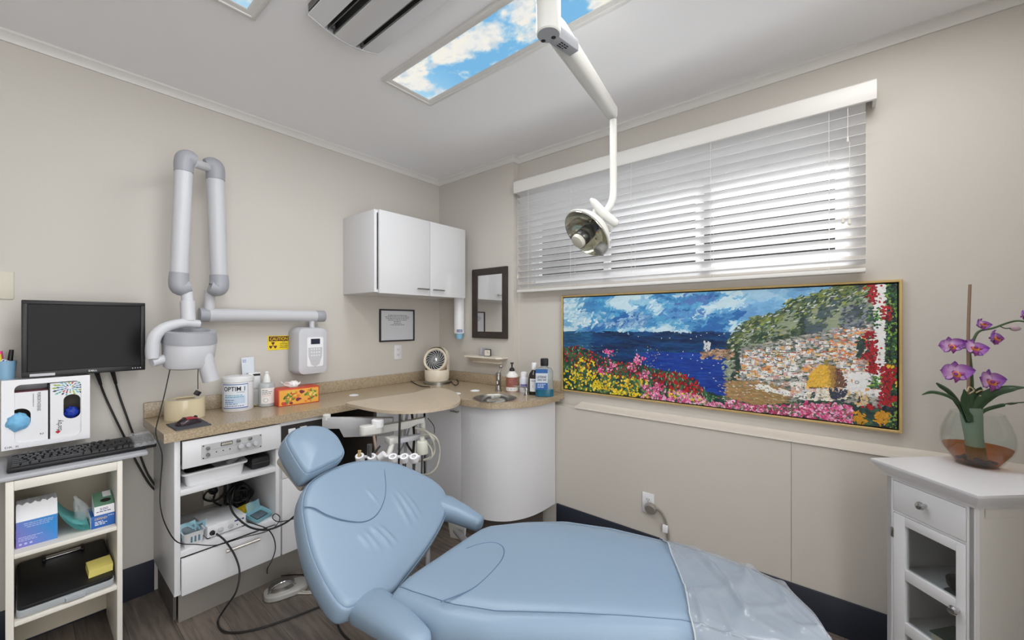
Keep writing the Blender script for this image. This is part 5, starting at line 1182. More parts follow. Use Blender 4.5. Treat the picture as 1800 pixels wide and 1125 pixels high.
P = [onY(380, 938, 2.29), onY(395, 950, 2.27), onY(412, 975, 2.25), onY(421, 1005, 2.22), onY(415, 1040, 2.20), floorz(395, 1070, .05), floorz(383, 1092), floorz(390, 1108), floorz(412, 1112), floorz(450, 1106), floorz(500, 1090), floorz(545, 1073), floorz(585, 1056), floorz(640, 1030)]
single('device_cable', MB().tube(P, .0042, RUBBER, 8, 7), RUBBER, 'thick black cable from the white device looping over the floor', 'cable')
P = [onY(434, 917, 2.29), onY(450, 922, 2.285), onY(470, 930, 2.27), onY(481, 945, 2.26), onY(484, 965, 2.26), onY(478, 985, 2.26), onY(470, 1000, 2.25), floorz(472, 1010, .02), floorz(490, 1012), floorz(520, 1010), floorz(556, 1011)]
single('pedal_cable', MB().tube(P, .0026, RUBBER, 8, 6), RUBBER, 'thin black cable hanging from the lower shelf to the floor', 'cable')
P = [onY(404, 868, 2.45), onY(405, 890, 2.35), onY(415, 908, 2.30), onY(440, 927, 2.275), onY(470, 931, 2.265), onY(500, 920, 2.25), onY(520, 905, 2.22), onY(535, 890, 2.1)]
single('power_cable', MB().tube(P, .0048, RUBBER, 8, 6), RUBBER, 'thick black cable sagging from the cable bundle to the chair', 'cable')
single('hose_pair', MB().tube([floorz(524, 1043), floorz(545, 1043), floorz(570, 1041), floorz(620, 1035)], .0045, HOSE, 8, 5).tube([floorz(524, 1039), floorz(545, 1040), floorz(570, 1037), floorz(620, 1030)], .0035, HOSE, 8, 5), HOSE, 'pair of pale hoses running from the foot pedal under the chair', 'hose')
single('chair_cable', MB().tube([floorz(593, 1072), floorz(592, 1090), floorz(600, 1110), floorz(620, 1130), floorz(650, 1150)], .004, RUBBER, 8, 6), RUBBER, 'black cable on the floor beside the chair back', 'cable')
# ================================================================ SHELF CONTENTS OF THE OPEN CABINET
z1s = .623; z2s = .35
tu = thing('plastic_tub', 'grey-white plastic tub on the upper shelf of the open cabinet', 'tub', (.60, 2.42, z1s))
bx0, bx1, by0, by1 = .464, .728, 2.318, 2.50
def rr3(x0, x1, y0, y1, r, z): return [Vector(((x0+x1)/2+x, (y0+y1)/2+y, z)) for x, y in rrect(0, 0, x1-x0, y1-y0, r, 5)]
k = MB().rings([rr3(bx0+.02, bx1-.02, by0+.015, by1-.015, .02, z1s), rr3(bx0+.012, bx1-.012, by0+.01, by1-.01, .02, z1s+.055), rr3(bx0, bx1, by0, by1, .022, z1s+.055), rr3(bx0, bx1, by0, by1, .022, z1s+.064), rr3(bx0+.015, bx1-.015, by0+.014, by1-.014, .018, z1s+.064), rr3(bx0+.024, bx1-.024, by0+.02, by1-.02, .018, z1s+.004)], None, True, True, True)
part('tub_wall', k, mat('tub_grey', (222, 223, 226), .4), tu)
single('steel_tube', MB().tube([Vector((.645, 2.37, z1s+.05)), Vector((.705, 2.40, z1s+.08))], .018, mat('tube_silver', (186, 186, 186), .3, metal=.3), 18, 1), None, 'short silver tube lying in the plastic tub', 'tube')
k = MB(); k.box(.50, .60, 2.36, 2.48, z1s+.006, z1s+.058, None, .008); single('dark_case', k, mat('case_dark', (58, 54, 52), .5), 'dark case lying in the plastic tub', 'case')
k = MB(); k.box(.745, .835, 2.335, 2.45, z1s+.001, z1s+.062, None, .014); k.box(.752, .83, 2.333, 2.34, z1s+.03, z1s+.034, GREYD)
single('black_pouch', k, mat('pouch_black', (30, 30, 33), .6), 'black zip pouch beside the plastic tub', 'pouch')
# lower shelf
wb = thing('small_basket', 'small white plastic basket holding blue pouches on the lower shelf', 'basket', (.505, 2.36, z2s))
k = MB().rings([rr3(.472, .537, 2.315, 2.40, .01, z2s), rr3(.466, .545, 2.308, 2.408, .012, z2s+.062), rr3(.463, .548, 2.305, 2.411, .012, z2s+.066), rr3(.468, .543, 2.31, 2.406, .01, z2s+.066), rr3(.474, .535, 2.317, 2.398, .01, z2s+.004)], None, True, True, True); bk2 = part('basket_wall', k, WHITE2, wb)
k = MB()
for i in range(3): k.box(.492+i*.014, .499+i*.014, 2.3095, 2.3125, z2s+.022, z2s+.05, mat('slot_blue', (88, 120, 138), .6))
part('slot', k, None, wb)
PB = mat('pouch_film_blue', (150, 200, 216), .2, alpha=.65); PD = mat('pouch_dark', (88, 104, 112), .5)
for i, (dx_, dy_, rz_, lb) in enumerate(((0, 0, .2, 'blue film sterilisation pouch leaning at the left of the white basket'), (.02, .02, -.5, 'blue film sterilisation pouch sticking out at the right of the white basket'), (.008, .045, .9, 'blue film sterilisation pouch at the back of the white basket'))):
    k = MB(); M_ = Matrix.Translation((.497+dx_, 2.345+dy_*.6, z2s+.05)) @ Matrix.Rotation(rz_, 4, 'Z') @ Matrix.Rotation(.9-.4*i, 4, 'X')
    g_ = [[M_ @ Vector((-.035+.07*a/6, -.02+.075*b_/6, .005*math.sin(a*1.2+b_+i))) for a in range(7)] for b_ in range(7)]
    k.rings(g_, PB, False); k.rings([[M_ @ Vector((-.024+.048*a/6, -.015+.05*b_/6, .004+.005*math.sin(a*1.2+b_+i))) for a in range(7)] for b_ in range(7)], PD, False)
    t = thing('film_pouch', lb, 'pouch', M_.translation, 0, 'blue film pouches'); part('film', k, PB, t)
dv_ = thing('power_unit', 'white control box with knobs and a black plug on the lower shelf', 'device', (.62, 2.42, z2s))
k = MB(); M_ = Matrix.Translation((.635, 2.43, z2s+.0335)) @ Matrix.Rotation(math.radians(4), 4, 'Z')
k.obox(M_, .165, .19, .055, None, .005); part('housing', k, WHITE2, dv_)
for dx_, dz_ in ((-.074, -.03), (.074, -.03)): part('foot', MB().lathe([(.008, 0), (.008, .004)], M_ @ Vector((dx_, -.08, -.0335)), Z, RUBBER, 12), RUBBER, dv_)
fy_ = -.095; k = MB()
for x_ in (-.03, .012): k.lathe([(.011, 0), (.011, .01), (.008, .012)], M_ @ Vector((x_, fy_, -.004)), -(M_.to_3x3() @ Y), GREYP, 18)
part('knob', k, GREYP, dv_)
k = MB().lathe([(.011, 0), (.011, .006), (.007, .008), (.006, .02)], M_ @ Vector((-.064, fy_, -.006)), -(M_.to_3x3() @ Y), RUBBER, 16); part('plug', k, RUBBER, dv_)
k = bars(MB(), M_ @ Vector((.03, fy_-.0004, .008)), M_.to_3x3() @ X, Z, .042, (1,), .006, .007, mat('dark_blue_label', 0), .0005, 6)
for x_ in (.042, .062): k.poly(disc(M_ @ Vector((x_, fy_-.0006, -.01)), -(M_.to_3x3() @ Y), .003, 12), INK)
part('lettering', k, None, dv_)
t = outlet((.672, YA-.021, .425), X, -Y, 'beige double outlet with a black plug inside the open cabinet', mat('almond', 0))
k = MB().lathe([(.02, 0), (.022, .01), (.018, .03), (.01, .035)], (.677, YA-.03, .447), -Y, RUBBER, 20).tube([(.677, YA-.06, .445), (.642, YA-.075, .46), (.627, YA-.07, .43), (.652, YA-.07, .405), (.69, YA-.07, .40), (.72, YA-.07, .42)], .005, RUBBER, 8, 6).tube([(.68, YA-.06, .43), (.67, YA-.08, .40), (.70, YA-.1, .37)], .005, RUBBER, 8, 6)
single('black_plug', k, RUBBER, 'black plug with a curled cord in the outlet inside the cabinet', 'plug')
k = MB(); rnd = random.Random(21)
for i in range(16):
    c = Vector((.755, 2.55, .43)); pts = []
    a0 = rnd.uniform(0, 6.28); rx, rz_ = rnd.uniform(.03, .065), rnd.uniform(.03, .065); ty = rnd.uniform(-.05, .07)
    for j in range(9): a = a0+j*.75; pts.append(c+Vector((rx*math.cos(a), ty+.02*math.sin(a*1.7+i), rz_*math.sin(a)+.01)))
    k.tube(pts, .0055, RUBBER, 7, 5)
k.box(.70, .725, 2.56, 2.62, z2s+.04, z2s+.20, BLACK, .004)
single('cable_bundle', k, RUBBER, 'tangled bundle of black cables at the back of the lower shelf', 'cables')
k = MB(); M_ = Matrix.Translation((.755, 2.45, z2s+.035)) @ Matrix.Rotation(math.radians(25), 4, 'X') @ Matrix.Rotation(.25, 4, 'Z'); k.obox(M_, .085, .075, .012, None, .004); k.obox(M_ @ Matrix.Translation((.005, .01, .008)), .045, .02, .012, None, .004)
single('yellow_case', k, mat('yellow_case', (214, 188, 44), .4), 'yellow case under the black cable bundle', 'case')
tp = thing('film_tray_pouch', 'blue film pouch with a dark plate standing at the right of the lower shelf', 'pouch', (.80, 2.36, z2s))
M_ = Matrix.Translation((.79, 2.375, z2s+.012)) @ Matrix.Rotation(.45, 4, 'Z') @ Matrix.Rotation(.28, 4, 'X')
k = MB(); k.rings([[M_ @ Vector((x, y, z)) for x, y in rrect(0, 0, w_, h_, .006, 3)] for w_, h_, z in ((.09, .075, .0), (.098, .084, .018), (.104, .092, .022), (.094, .08, .02), (.082, .066, .006))], None, True, True, True); part('tray', k, mat('pouch_teal', (140, 192, 206), .3), tp)
k = MB(); k.obox(M_ @ Matrix.Translation((0, 0, .012)), .066, .05, .004, None, .001); part('dark_plate', k, PD, tp)
k = MB().rings([[M_ @ Vector((-.04+.08*a/6, .035+.012*b_, .02+.02*b_+.003*math.sin(a))) for a in range(7)] for b_ in range(3)], None, False); part('film', k, PB, tp)
# ================================================================ RIGHT WALL: blinds, painting, outlet
bl = thing('window_blind', 'wide white slatted blind with a valance over the window', 'blind', (2.33, .9, 1.6))
SLAT = bpy.data.materials.new('blind_slat'); SLAT.use_nodes = True; nt = SLAT.node_tree; b = nt.nodes['Principled BSDF']
b.inputs['Base Color'].default_value = lin((238, 237, 237)); b.inputs['Roughness'].default_value = .3
tlu = nt.nodes.new('ShaderNodeBsdfTranslucent'); tlu.inputs['Color'].default_value = lin((235, 236, 240)); ad = nt.nodes.new('ShaderNodeMixShader'); ad.inputs[0].default_value = .32
nt.links.new(b.outputs[0], ad.inputs[1]); nt.links.new(tlu.outputs[0], ad.inputs[2]); nt.links.new(ad.outputs[0], nt.nodes['Material Output'].inputs['Surface'])
BY0, BY1 = -.07, 1.868; XS = 2.335
k = MB(); vp = [(2.288, 2.405), (2.296, 2.412), (2.302, 2.408), (2.302, 2.326), (2.296, 2.322), (2.290, 2.326), (2.286, 2.345), (2.2855, 2.385)]
k.prism([(x, -.104, z) for x, z in vp], (0, 1.974, 0)); k.box(2.302, XB-.001, -.104, -.092, 2.326, 2.408); k.box(2.302, XB-.001, 1.857, 1.870, 2.326, 2.408)
part('valance', k, TRIM, bl)
part('head_rail', MB().box(2.308, 2.36, BY0, BY1-.015, 2.345, 2.39), TRIM, bl)
ns_ = 16; zt0, zb0 = 2.318, 1.648; ang = math.radians(34)
for i in range(ns_):
    zc = zt0+(zb0-zt0)*i/(ns_-1)
    if i >= ns_-1: ang_i = math.radians(20)
    else: ang_i = ang
    d = Vector((-math.cos(ang_i), 0, math.sin(ang_i))); n_ = Vector((math.sin(ang_i), 0, math.cos(ang_i)))
    pts = []
    for s_ in (-1, -.5, 0, .5, 1): pts.append(Vector((XS, 0, zc))+d*.0255*s_+n_*(.0022*(1-s_*s_)+.0013))
    for s_ in (1, .5, 0, -.5, -1): pts.append(Vector((XS, 0, zc))+d*.0255*s_+n_*(.0022*(1-s_*s_)-.0013))
    part('slat', MB().prism([p+Y*BY0 for p in pts], (0, BY1-.012-BY0, 0), None, True), SLAT, bl)
part('bottom_rail', MB().box(XS-.026, XS+.026, BY0, BY1-.01, 1.598, 1.617, None, .004), TRIM, bl)
for yy in (.055, .545, .98, 1.40, 1.75):
    k = MB(); k.tube([(XS-.03, yy, 2.345), (XS-.029, yy, 1.612)], .0009, TRIM, 5, 1); k.tube([(XS+.03, yy, 2.345), (XS+.029, yy, 1.612)], .0009, TRIM, 5, 1); part('ladder_cord', k, TRIM, bl)
k = MB(); yy = -.01; k.tube([(XS-.034, yy, 2.345), (XS-.036, yy, 2.19)], .001, TRIM, 5, 1); k.lathe([(.003, 0), (.005, .004), (.003, .022)], (XS-.036, yy, 2.17), Z, TRIM, 10); k.tube([(XS-.036, yy-.006, 2.17), (XS-.036, yy-.006, 1.83)], .001, TRIM, 5, 1)
k.lathe([(.003, 0), (.007, .006), (.004, .028)], (XS-.036, yy-.006, 1.805), Z, CREAM, 12); k.lathe([(.003, 0), (.007, .006), (.004, .028)], (XS-.036, yy+.016, 1.815), Z, CREAM, 12); part('pull_cord', k, TRIM, bl)
k = MB(); k.tube([(XS-.034, 1.842, 2.345), (XS-.034, 1.842, 1.72)], .001, TRIM, 5, 1); k.lathe([(.003, 0), (.006, .005), (.003, .025)], (XS-.034, 1.842, 1.70), Z, CREAM, 10); part('pull_cord', k, TRIM, bl)
# painting -------------------------------------------------------
PX = 2.358; py0, py1, pz0, pz1 = 1.504, -.188, .912, 1.563
pt = thing('coastal_painting', 'wide colourful oil painting of a hillside seaside town in a gold frame', 'painting', (XB-.01, (py0+py1)/2, pz0))
k = MB(); fwd_ = .012
def pr(ins, x): return [Vector((x, py0-ins, pz0+ins)), Vector((x, py1+ins, pz0+ins)), Vector((x, py1+ins, pz1-ins)), Vector((x, py0-ins, pz1-ins))]
k.rings([pr(0, XB-.001), pr(0, PX), pr(.002, PX-.002), pr(.009, PX-.002), pr(.011, PX), pr(.011, XB-.004)], None, True, False, False, False)
part('frame', k, GOLD, pt)
k = MB(); k.rings([pr(.011, XB-.004), pr(.017, XB-.004)], None, True, False, False, False); part('shadow_gap', k, DARK, pt)
cw, chh = (py0-py1)-.034, (pz1-pz0)-.034
CO = Vector((PX+.004, py0-.017, pz0+.017))
def cpix(cx, cy):   # feature position on the canvas (metres from its lower left corner)
    p = onX(970+cx/2.8125, 470+cy/2.8125, PX+.004); return (CO.y-p.y, p.z-CO.z)
def inv(u, v):
    x, y, z = CO.x, CO.y-u, CO.z+v-CAMH; f = cT*x+sT*y; r = sT*x-cT*y
    return ((CX+FPX*r/f)-970)*2.8125, ((HY-FPX*z/f)-470)*2.8125
V3 = Vector
def fb(x, y, s, o=4): return noise.fractal(V3((x*s, y*s, 1.7)), .6, 2.0, o)
rnd = random.Random(99); strokes = []
def mix(a, b_, t): t = max(0, min(1, t)); return tuple(a[i]+(b_[i]-a[i])*t for i in range(3))
def jit(c, j): d = rnd.uniform(-j, j); return tuple(max(0, min(255, q+d+rnd.uniform(-j, j)*.5)) for q in c)
def stroke(u, v, L, W, a, c, layer):
    if not (0 < u < cw and 0 < v < chh): return
    ca, sa = math.cos(a), math.sin(a); n = 6; pts = []
    for i in range(n):
        t = 2*PI*i/n; rr = rnd.uniform(.65, 1.15); x, y = L*.5*math.cos(t)*rr, W*.5*math.sin(t)*rr
        pts.append((min(cw, max(0, u+x*ca-y*sa)), min(chh, max(0, v+x*sa+y*ca))))
    strokes.append((pts, c, layer))
def at(cx, cy, L, W, a, c, layer, ju=.004):
    u, v = cpix(cx, cy); stroke(u+rnd.uniform(-ju, ju), v+rnd.uniform(-ju, ju), L, W, a, c, layer)
hill = [(845, 385), (870, 350), (920, 290), (990, 245), (1110, 220), (1160, 165), (1230, 140), (1300, 125), (1400, 90), (1480, 78), (1600, 70)]
def hill_y(cx):
    if cx < hill[0][0]: return 9999
    for (x0, y0), (x1, y1) in zip(hill, hill[1:]):
        if cx <= x1: return y0+(y1-y0)*(cx-x0)/(x1-x0)
    return 70
flow = [(40, 400), (130, 385), (250, 440), (340, 470), (430, 470), (520, 505), (640, 520), (720, 560), (770, 610), (860, 640), (1000, 680), (1160, 670), (1260, 655), (1360, 655), (1450, 665), (1560, 690), (1750, 700)]
def flow_y(cx):
    if cx < 40: return 400
    for (x0, y0), (x1, y1) in zip(flow, flow[1:]):
        if cx <= x1: return y0+(y1-y0)*(cx-x0)/(x1-x0)
    return 700
def base_col(cx, cy):
    """colour, stroke length, width, direction at a canvas place"""
    if cx > 1640 and True:
        t = fb(cx, cy, .02); return (mix((22, 32, 42), (48, 92, 50), .45+t*1.4), .016, .010, rnd.uniform(0, 3))
    if cy > flow_y(cx): 
        t = fb(cx, cy, .02); return (mix((24, 54, 60), (70, 104, 70), .5+t), .02, .010, rnd.uniform(0, 3))
    if cy > hill_y(cx) or (cx > 880 and cy > 460):
        if 800 < cx < 1170 and cy > 560+max(0, (cx-1000))*.25: return (mix((178, 144, 96), (150, 122, 80), rnd.random()), .03, .008, rnd.uniform(-.35, .05))
        d = cy-hill_y(cx)
        town = (cy > 270+(1560-cx)*.20) and cx > 930
        if town:
            q = rnd.random()
            return (((150, 152, 150) if q < .4 else (92, 106, 94) if q < .7 else (190, 184, 174)), .02, .009, rnd.uniform(-.2, .4))
            c = (222, 218, 210) if q < .26 else (196, 190, 182) if q < .40 else (214, 150, 84) if q < .50 else (186, 100, 70) if q < .57 else (130, 136, 140) if q < .74 else (76, 92, 82) if q < .93 else (226, 200, 140)
            return (c, rnd.uniform(.010, .022), rnd.uniform(.007, .012), rnd.choice((0, 0, .1, 1.57)))
        t = fb(cx, cy, .013)
        g = mix((50, 70, 62), (124, 138, 76), .4+t*1.5)
        if d > 60 and t > .05: g = mix(g, (176, 184, 186), .55)
        if cx > 1250 and t < -.02: g = mix(g, (92, 108, 122), .7)
        return (g, .022, .009, rnd.uniform(-.2, 1.1))
    if cy < 318:
        t = fb(cx*.6, cy*1.6, .009); lx = cx/900.
        c = mix((60, 148, 196), (106, 172, 216), lx*.7+.15)
        c = mix(c, (44, 104, 172), max(0, t*2.2+.1)*(1 if 300 < cx < 1000 else .5))
        if t < -.12: c = mix(c, (196, 222, 234), (-t-.12)*3.0)
        if cx < 200: c = mix(c, (206, 226, 232), .62*(1-cx/220)+max(0, -t))
        if cx > 950: c = mix(c, (140, 188, 224), .6)
        return (c, .05, .014, rnd.gauss(.25, .5))
    t = fb(cx*.5, cy*3, .012)
    c = mix((16, 44, 84), (14, 66, 118), .5+t*1.6)
    if cy > 420 and cx > 450: c = mix(c, (22, 62, 168), .75)
    if cx < 200: c = mix(c, (60, 130, 160), .35)
    return (c, .06, .010, rnd.gauss(0, .06))
step = .0088
nx_, ny_ = int(cw/step), int(chh/step)
for layer in (0, 1):
    order = [(i, j) for i in range(nx_+1) for j in range(ny_+1)]; rnd.shuffle(order)
    for i, j in order:
        if layer == 1 and rnd.random() < .45: continue
        u, v = (i+rnd.random())*step, (j+rnd.random())*step; cx, cy = inv(u, v)
        c, L, W, a = base_col(cx, cy); jj = 5 if cy < 318 and cx < 1500 else 12; stroke(u, v, max(L, step*1.7 if layer == 0 else L), max(W, step*1.6 if layer == 0 else W), a, jit(c, jj), layer)
# clouds of white knife strokes
for cx, cy, sx_, sy_, n, c in ((110, 210, 60, 60, 60, (222, 234, 238)), (150, 270, 60, 30, 40, (228, 236, 238)), (260, 245, 50, 20, 14, (186, 212, 228)), (420, 260, 90, 35, 60, (176, 206, 228)), (320, 285, 90, 14, 26, (190, 214, 228)), (450, 170, 60, 24, 20, (150, 196, 222)), (700, 160, 80, 18, 26, (92, 112, 180)), (640, 230, 120, 20, 30, (84, 126, 196))):
    for _ in range(n): at(rnd.gauss(cx, sx_*.55), min(300, rnd.gauss(cy, sy_*.55)), .05, .017, rnd.gauss(.4, .5), mix(base_col(cx, cy)[0], jit(c, 10), rnd.uniform(.3, .9)), 2)
# boats
for cx, cy in ((382, 330), (430, 342), (546, 350), (584, 352), (612, 322), (640, 325), (686, 322), (712, 340), (735, 338), (764, 328), (826, 332), (855, 330), (690, 352), (418, 412), (478, 410), (530, 432), (572, 432), (650, 416), (690, 450), (740, 470), (804, 488), (720, 458), (770, 452), (826, 470), (700, 430), (640, 450), (780, 520), (800, 545), (745, 500), (810, 560), (835, 455)):
    at(cx, cy, .010, .0035, rnd.choice((0, 0, 1.4)), (236, 238, 240), 3)
# tower headland
for _ in range(130): at(rnd.uniform(745, 900), rnd.uniform(408, 450), .022, .012, rnd.uniform(-.5, .5), jit(rnd.choice(((176, 136, 110), (196, 170, 140), (150, 120, 96), (110, 90, 74))), 12), 2)
for _ in range(26): at(rnd.uniform(755, 782), rnd.uniform(368, 408), .016, .012, 1.57, jit((206, 208, 210), 10), 3)
# hillside greens
for _ in range(520):
    cx = rnd.uniform(870, 1560); y0 = hill_y(cx); cy = rnd.uniform(y0, y0+60+rnd.random()*120); q = rnd.random()
    at(cx, cy, .022, .007, rnd.uniform(.1, 1.0), jit((58, 82, 66) if q < .5 else (150, 160, 80) if q < .68 else (110, 132, 96) if q < .86 else (196, 202, 196), 14), 2)
# town: houses with roofs and windows, painted from the top of the slope down
def rect(u, v, w_, h_, c, layer, sk=0.0):
    j = lambda: rnd.uniform(-.0012, .0012)
    pts = [(u+j(), v+j()), (u+w_+j(), v+j()+sk), (u+w_+j(), v+h_+j()+sk), (u+j(), v+h_+j())]
    if min(p[0] for p in pts) > 0 and max(p[0] for p in pts) < cw and min(p[1] for p in pts) > 0 and max(p[1] for p in pts) < chh: strokes.append((pts, c, layer))
houses = []
for _ in range(420):
    cx = rnd.uniform(925, 1570); lo = 285+(1560-cx)*.24; cy = rnd.uniform(lo, min(640, flow_y(cx)-6))
    if 800 < cx < 1170 and cy > 560+max(0, cx-1000)*.25: continue
    houses.append((cy, cx))
houses.sort()
for n_, (cy, cx) in enumerate(houses):
    u, v = cpix(cx, cy); g_ = .6+.6*(cy-280)/330; w_ = rnd.uniform(.016, .036)*g_; h_ = rnd.uniform(.010, .022)*g_; ly = 2.6+1.0*n_/len(houses); q = rnd.random()
    c = (232, 229, 224) if q < .48 else (206, 204, 204) if q < .66 else (226, 196, 140) if q < .78 else (222, 158, 86) if q < .90 else (206, 170, 160)
    rect(u, v, w_, h_, jit(c, 8), ly); rect(u+w_*.72, v, w_*.28, h_, jit(mix(c, (96, 104, 116), .5), 8), ly+.05)
    q = rnd.random()
    if q < .42: rect(u-.001, v+h_, w_+.002, h_*rnd.uniform(.18, .35), jit(rnd.choice(((206, 112, 64), (222, 146, 80), (176, 84, 60))), 12), ly+.06, rnd.uniform(-.002, .002))
    elif q < .6: rect(u, v-h_*.3, w_*1.1, h_*.25, jit((70, 92, 74), 14), ly+.06)
    for _w in range(rnd.choice((1, 2, 2, 3))): rect(u+w_*rnd.uniform(.08, .62), v+h_*rnd.uniform(.2, .55), .0028*g_+.001, h_*.28, jit((84, 92, 106), 16), ly+.08)
for _ in range(230):
    cx = rnd.uniform(930, 1560); lo = 290+(1560-cx)*.24; at(cx, rnd.uniform(lo, 560), rnd.uniform(.010, .022), .006, rnd.uniform(-.3, .5), jit(rnd.choice(((64, 88, 72), (84, 96, 100), (110, 126, 92), (150, 156, 160))), 12), rnd.choice((2.9, 3.3, 3.68)))
for _ in range(120): at(rnd.uniform(820, 1150), rnd.uniform(575, 660), .012, .003, rnd.uniform(-.3, .1), jit(rnd.choice(((226, 216, 190), (206, 110, 90), (110, 130, 120), (232, 228, 216))), 10), 3)
for _ in range(80): at(rnd.uniform(880, 1160), 540+rnd.uniform(-30, 50), .014, .008, rnd.uniform(-.2, .2), jit(rnd.choice(((236, 234, 230), (214, 150, 100), (206, 204, 198), (120, 126, 130))), 10), 3)
# long white terrace and the plain domed chapel
for _ in range(90):
    t = rnd.random(); at(1010+t*250, 585+t*55+rnd.uniform(-10, 14), .02, .009, -.15, jit((234, 232, 226), 8), 4)
for t in range(14): at(1020+t*17, 590+t*4, .0035, .007, 0, (66, 74, 84), 5, .001)
for _ in range(160): at(rnd.uniform(1262, 1456), rnd.uniform(578, 655), .02, .012, rnd.uniform(0, .3), jit((236, 230, 216) if rnd.random() < .65 else (206, 190, 160), 8), 4)
for _ in range(40): at(rnd.uniform(1380, 1456), rnd.uniform(600, 655), .018, .016, 1.5, jit((52, 58, 78), 8), 5)
for _ in range(460):
    a, rr = rnd.uniform(0, PI), math.sqrt(rnd.random()); cx = 1358+95*rr*math.cos(a); cy = 592-108*rr*math.sin(a)
    at(cx, cy, .018, .009, rnd.uniform(.6, 1.3), jit((226, 178, 64) if cx < 1372 else (110, 76, 60) if cx > 1400 else (168, 128, 60), 16), 5)
for _ in range(24): at(1357+rnd.uniform(-9, 9), rnd.uniform(458, 488), .010, .007, 1.57, jit((150, 132, 70), 12), 5)
for _ in range(26): at(rnd.uniform(1262, 1460), 594, .014, .004, 0, jit((92, 70, 56), 10), 6)
for _ in range(14): at(rnd.uniform(1284, 1302), rnd.uniform(615, 645), .008, .012, 0, jit((60, 80, 80), 6), 6)
for _ in range(170): at(rnd.uniform(1450, 1575), rnd.uniform(532, 618), .024, .014, rnd.uniform(-.1, .2), jit((232, 232, 232), 6), 4)
for _ in range(70): at(rnd.uniform(1470, 1560), 548-24*math.sin(rnd.random()*PI)+rnd.uniform(-4, 8), .018, .008, 0, jit((238, 236, 232), 5), 4)
for _ in range(60): at(rnd.uniform(1500, 1560), rnd.uniform(615, 680), .014, .012, 1.4, jit(rnd.choice(((226, 196, 140), (212, 170, 110), (200, 196, 180))), 8), 4)
for _ in range(10): at(1522+rnd.uniform(-8, 8), rnd.uniform(642, 668), .006, .012, 0, (70, 66, 70), 5)
for i in range(16): a = i*.4; at(1508+9*math.cos(a), 568+7*math.sin(a), .005, .0025, a+1.57, (90, 90, 96), 6, .0005)
# bright slope of white and orange houses at right
for _ in range(180): at(rnd.uniform(1380, 1560), rnd.uniform(300, 440), .016, .010, rnd.uniform(-.2, .3), jit(rnd.choice(((228, 150, 84), (236, 232, 226), (214, 206, 200), (206, 120, 96), (156, 164, 176))), 12), 4)
for _ in range(90): at(rnd.uniform(1430, 1580), rnd.uniform(190, 300), .02, .011, rnd.uniform(0, 1), jit(rnd.choice(((92, 104, 118), (70, 84, 90), (132, 142, 152))), 10), 4)
for _ in range(80): at(rnd.uniform(1510, 1575), rnd.uniform(350, 450), .02, .011, rnd.uniform(0, 2), jit((44, 66, 62), 12), 5)
# white column with climbing flowers
for _ in range(420): at(1622+rnd.uniform(-22, 22)+((rnd.random()-.5)*10), rnd.uniform(72, 640), .014, .018, 1.5, jit((236, 236, 234), 6), 6)
for _ in range(520):
    cx = rnd.uniform(1648, 1738); cy = rnd.uniform(72, 800); q = rnd.random()
    at(cx, cy, .018, .009, rnd.uniform(0, 3), jit((24, 34, 44) if q < .3 else (52, 104, 56) if q < .62 else (132, 170, 70) if q < .82 else (40, 80, 76), 14), 6)
for lx, y0, y1, n in ((1590, 85, 180, 60), (1575, 320, 350, 26), (1588, 360, 470, 70), (1590, 470, 525, 50), (1560, 420, 450, 18), (1655, 190, 260, 40), (1650, 480, 580, 90), (1648, 580, 680, 110), (1690, 500, 560, 30), (1570, 680, 700, 16), (1690, 640, 665, 24)):
    for _ in range(n): at(rnd.gauss(lx, 15), rnd.uniform(y0, y1), .014, .011, rnd.uniform(0, 3), jit((176, 24, 36) if rnd.random() < .7 else (110, 20, 34), 14), 7)
for _ in range(90): at(rnd.gauss(1600, 16), rnd.choice((rnd.uniform(200, 300), rnd.uniform(540, 600))), .012, .009, rnd.uniform(0, 3), jit(rnd.choice(((120, 168, 66), (60, 112, 60), (34, 76, 66))), 12), 7)
for cx, cy in ((1700, 570), (1706, 588), (1686, 492), (1664, 490)):
    for _ in range(4): at(cx, cy, .014, .008, 1.2, (226, 196, 48), 8)
for cx, cy, n in ((1630, 745, 90), (1515, 745, 50)):
    for _ in range(n): a = rnd.uniform(0, 6.28); rr = rnd.random()*36; at(cx+rr*1.1*math.cos(a), cy+rr*.9*math.sin(a), .018, .008, a, jit((206, 146, 34), 16), 8)
# flower bank at the lower left
def patch(n, xs, f0, f1, cols_, L=.016, layer=7):
    for _ in range(n):
        cx = rnd.uniform(*xs); y0 = flow_y(cx); cy = y0+(rnd.uniform(f0, f1))*(bot_y(cx)-y0)
        at(cx, cy, L*rnd.uniform(.7, 1.2), L*rnd.uniform(.55, .85), rnd.uniform(0, 3), jit(rnd.choice(cols_), 16), layer)
def bot_y(cx): return 612+(cx-45)*(812-612)/(1742-45)
patch(420, (45, 820), .15, 1.0, [(54, 96, 60), (96, 140, 84), (34, 76, 60)], .014, 5)
patch(210, (45, 480), 0, .45, [(168, 24, 32), (140, 18, 28), (196, 44, 48)])
patch(200, (500, 750), .0, .55, [(166, 20, 30), (134, 16, 28), (190, 36, 44)])
patch(340, (60, 480), .4, .98, [(228, 196, 40), (214, 168, 36), (236, 214, 80), (110, 140, 70)], .021)
patch(80, (580, 760), .55, .8, [(226, 182, 34), (240, 206, 60)])
patch(430, (440, 960), .55, 1.0, [(206, 96, 146), (226, 138, 176), (188, 54, 110), (236, 180, 204), (96, 120, 84)], .021)
patch(560, (860, 1480), .15, .95, [(204, 88, 140), (224, 142, 178), (184, 50, 104), (238, 190, 212), (160, 40, 78), (90, 110, 84)], .021)
patch(160, (860, 1480), .2, 1.0, [(50, 90, 66), (94, 132, 84), (40, 70, 66)], .014, 7)
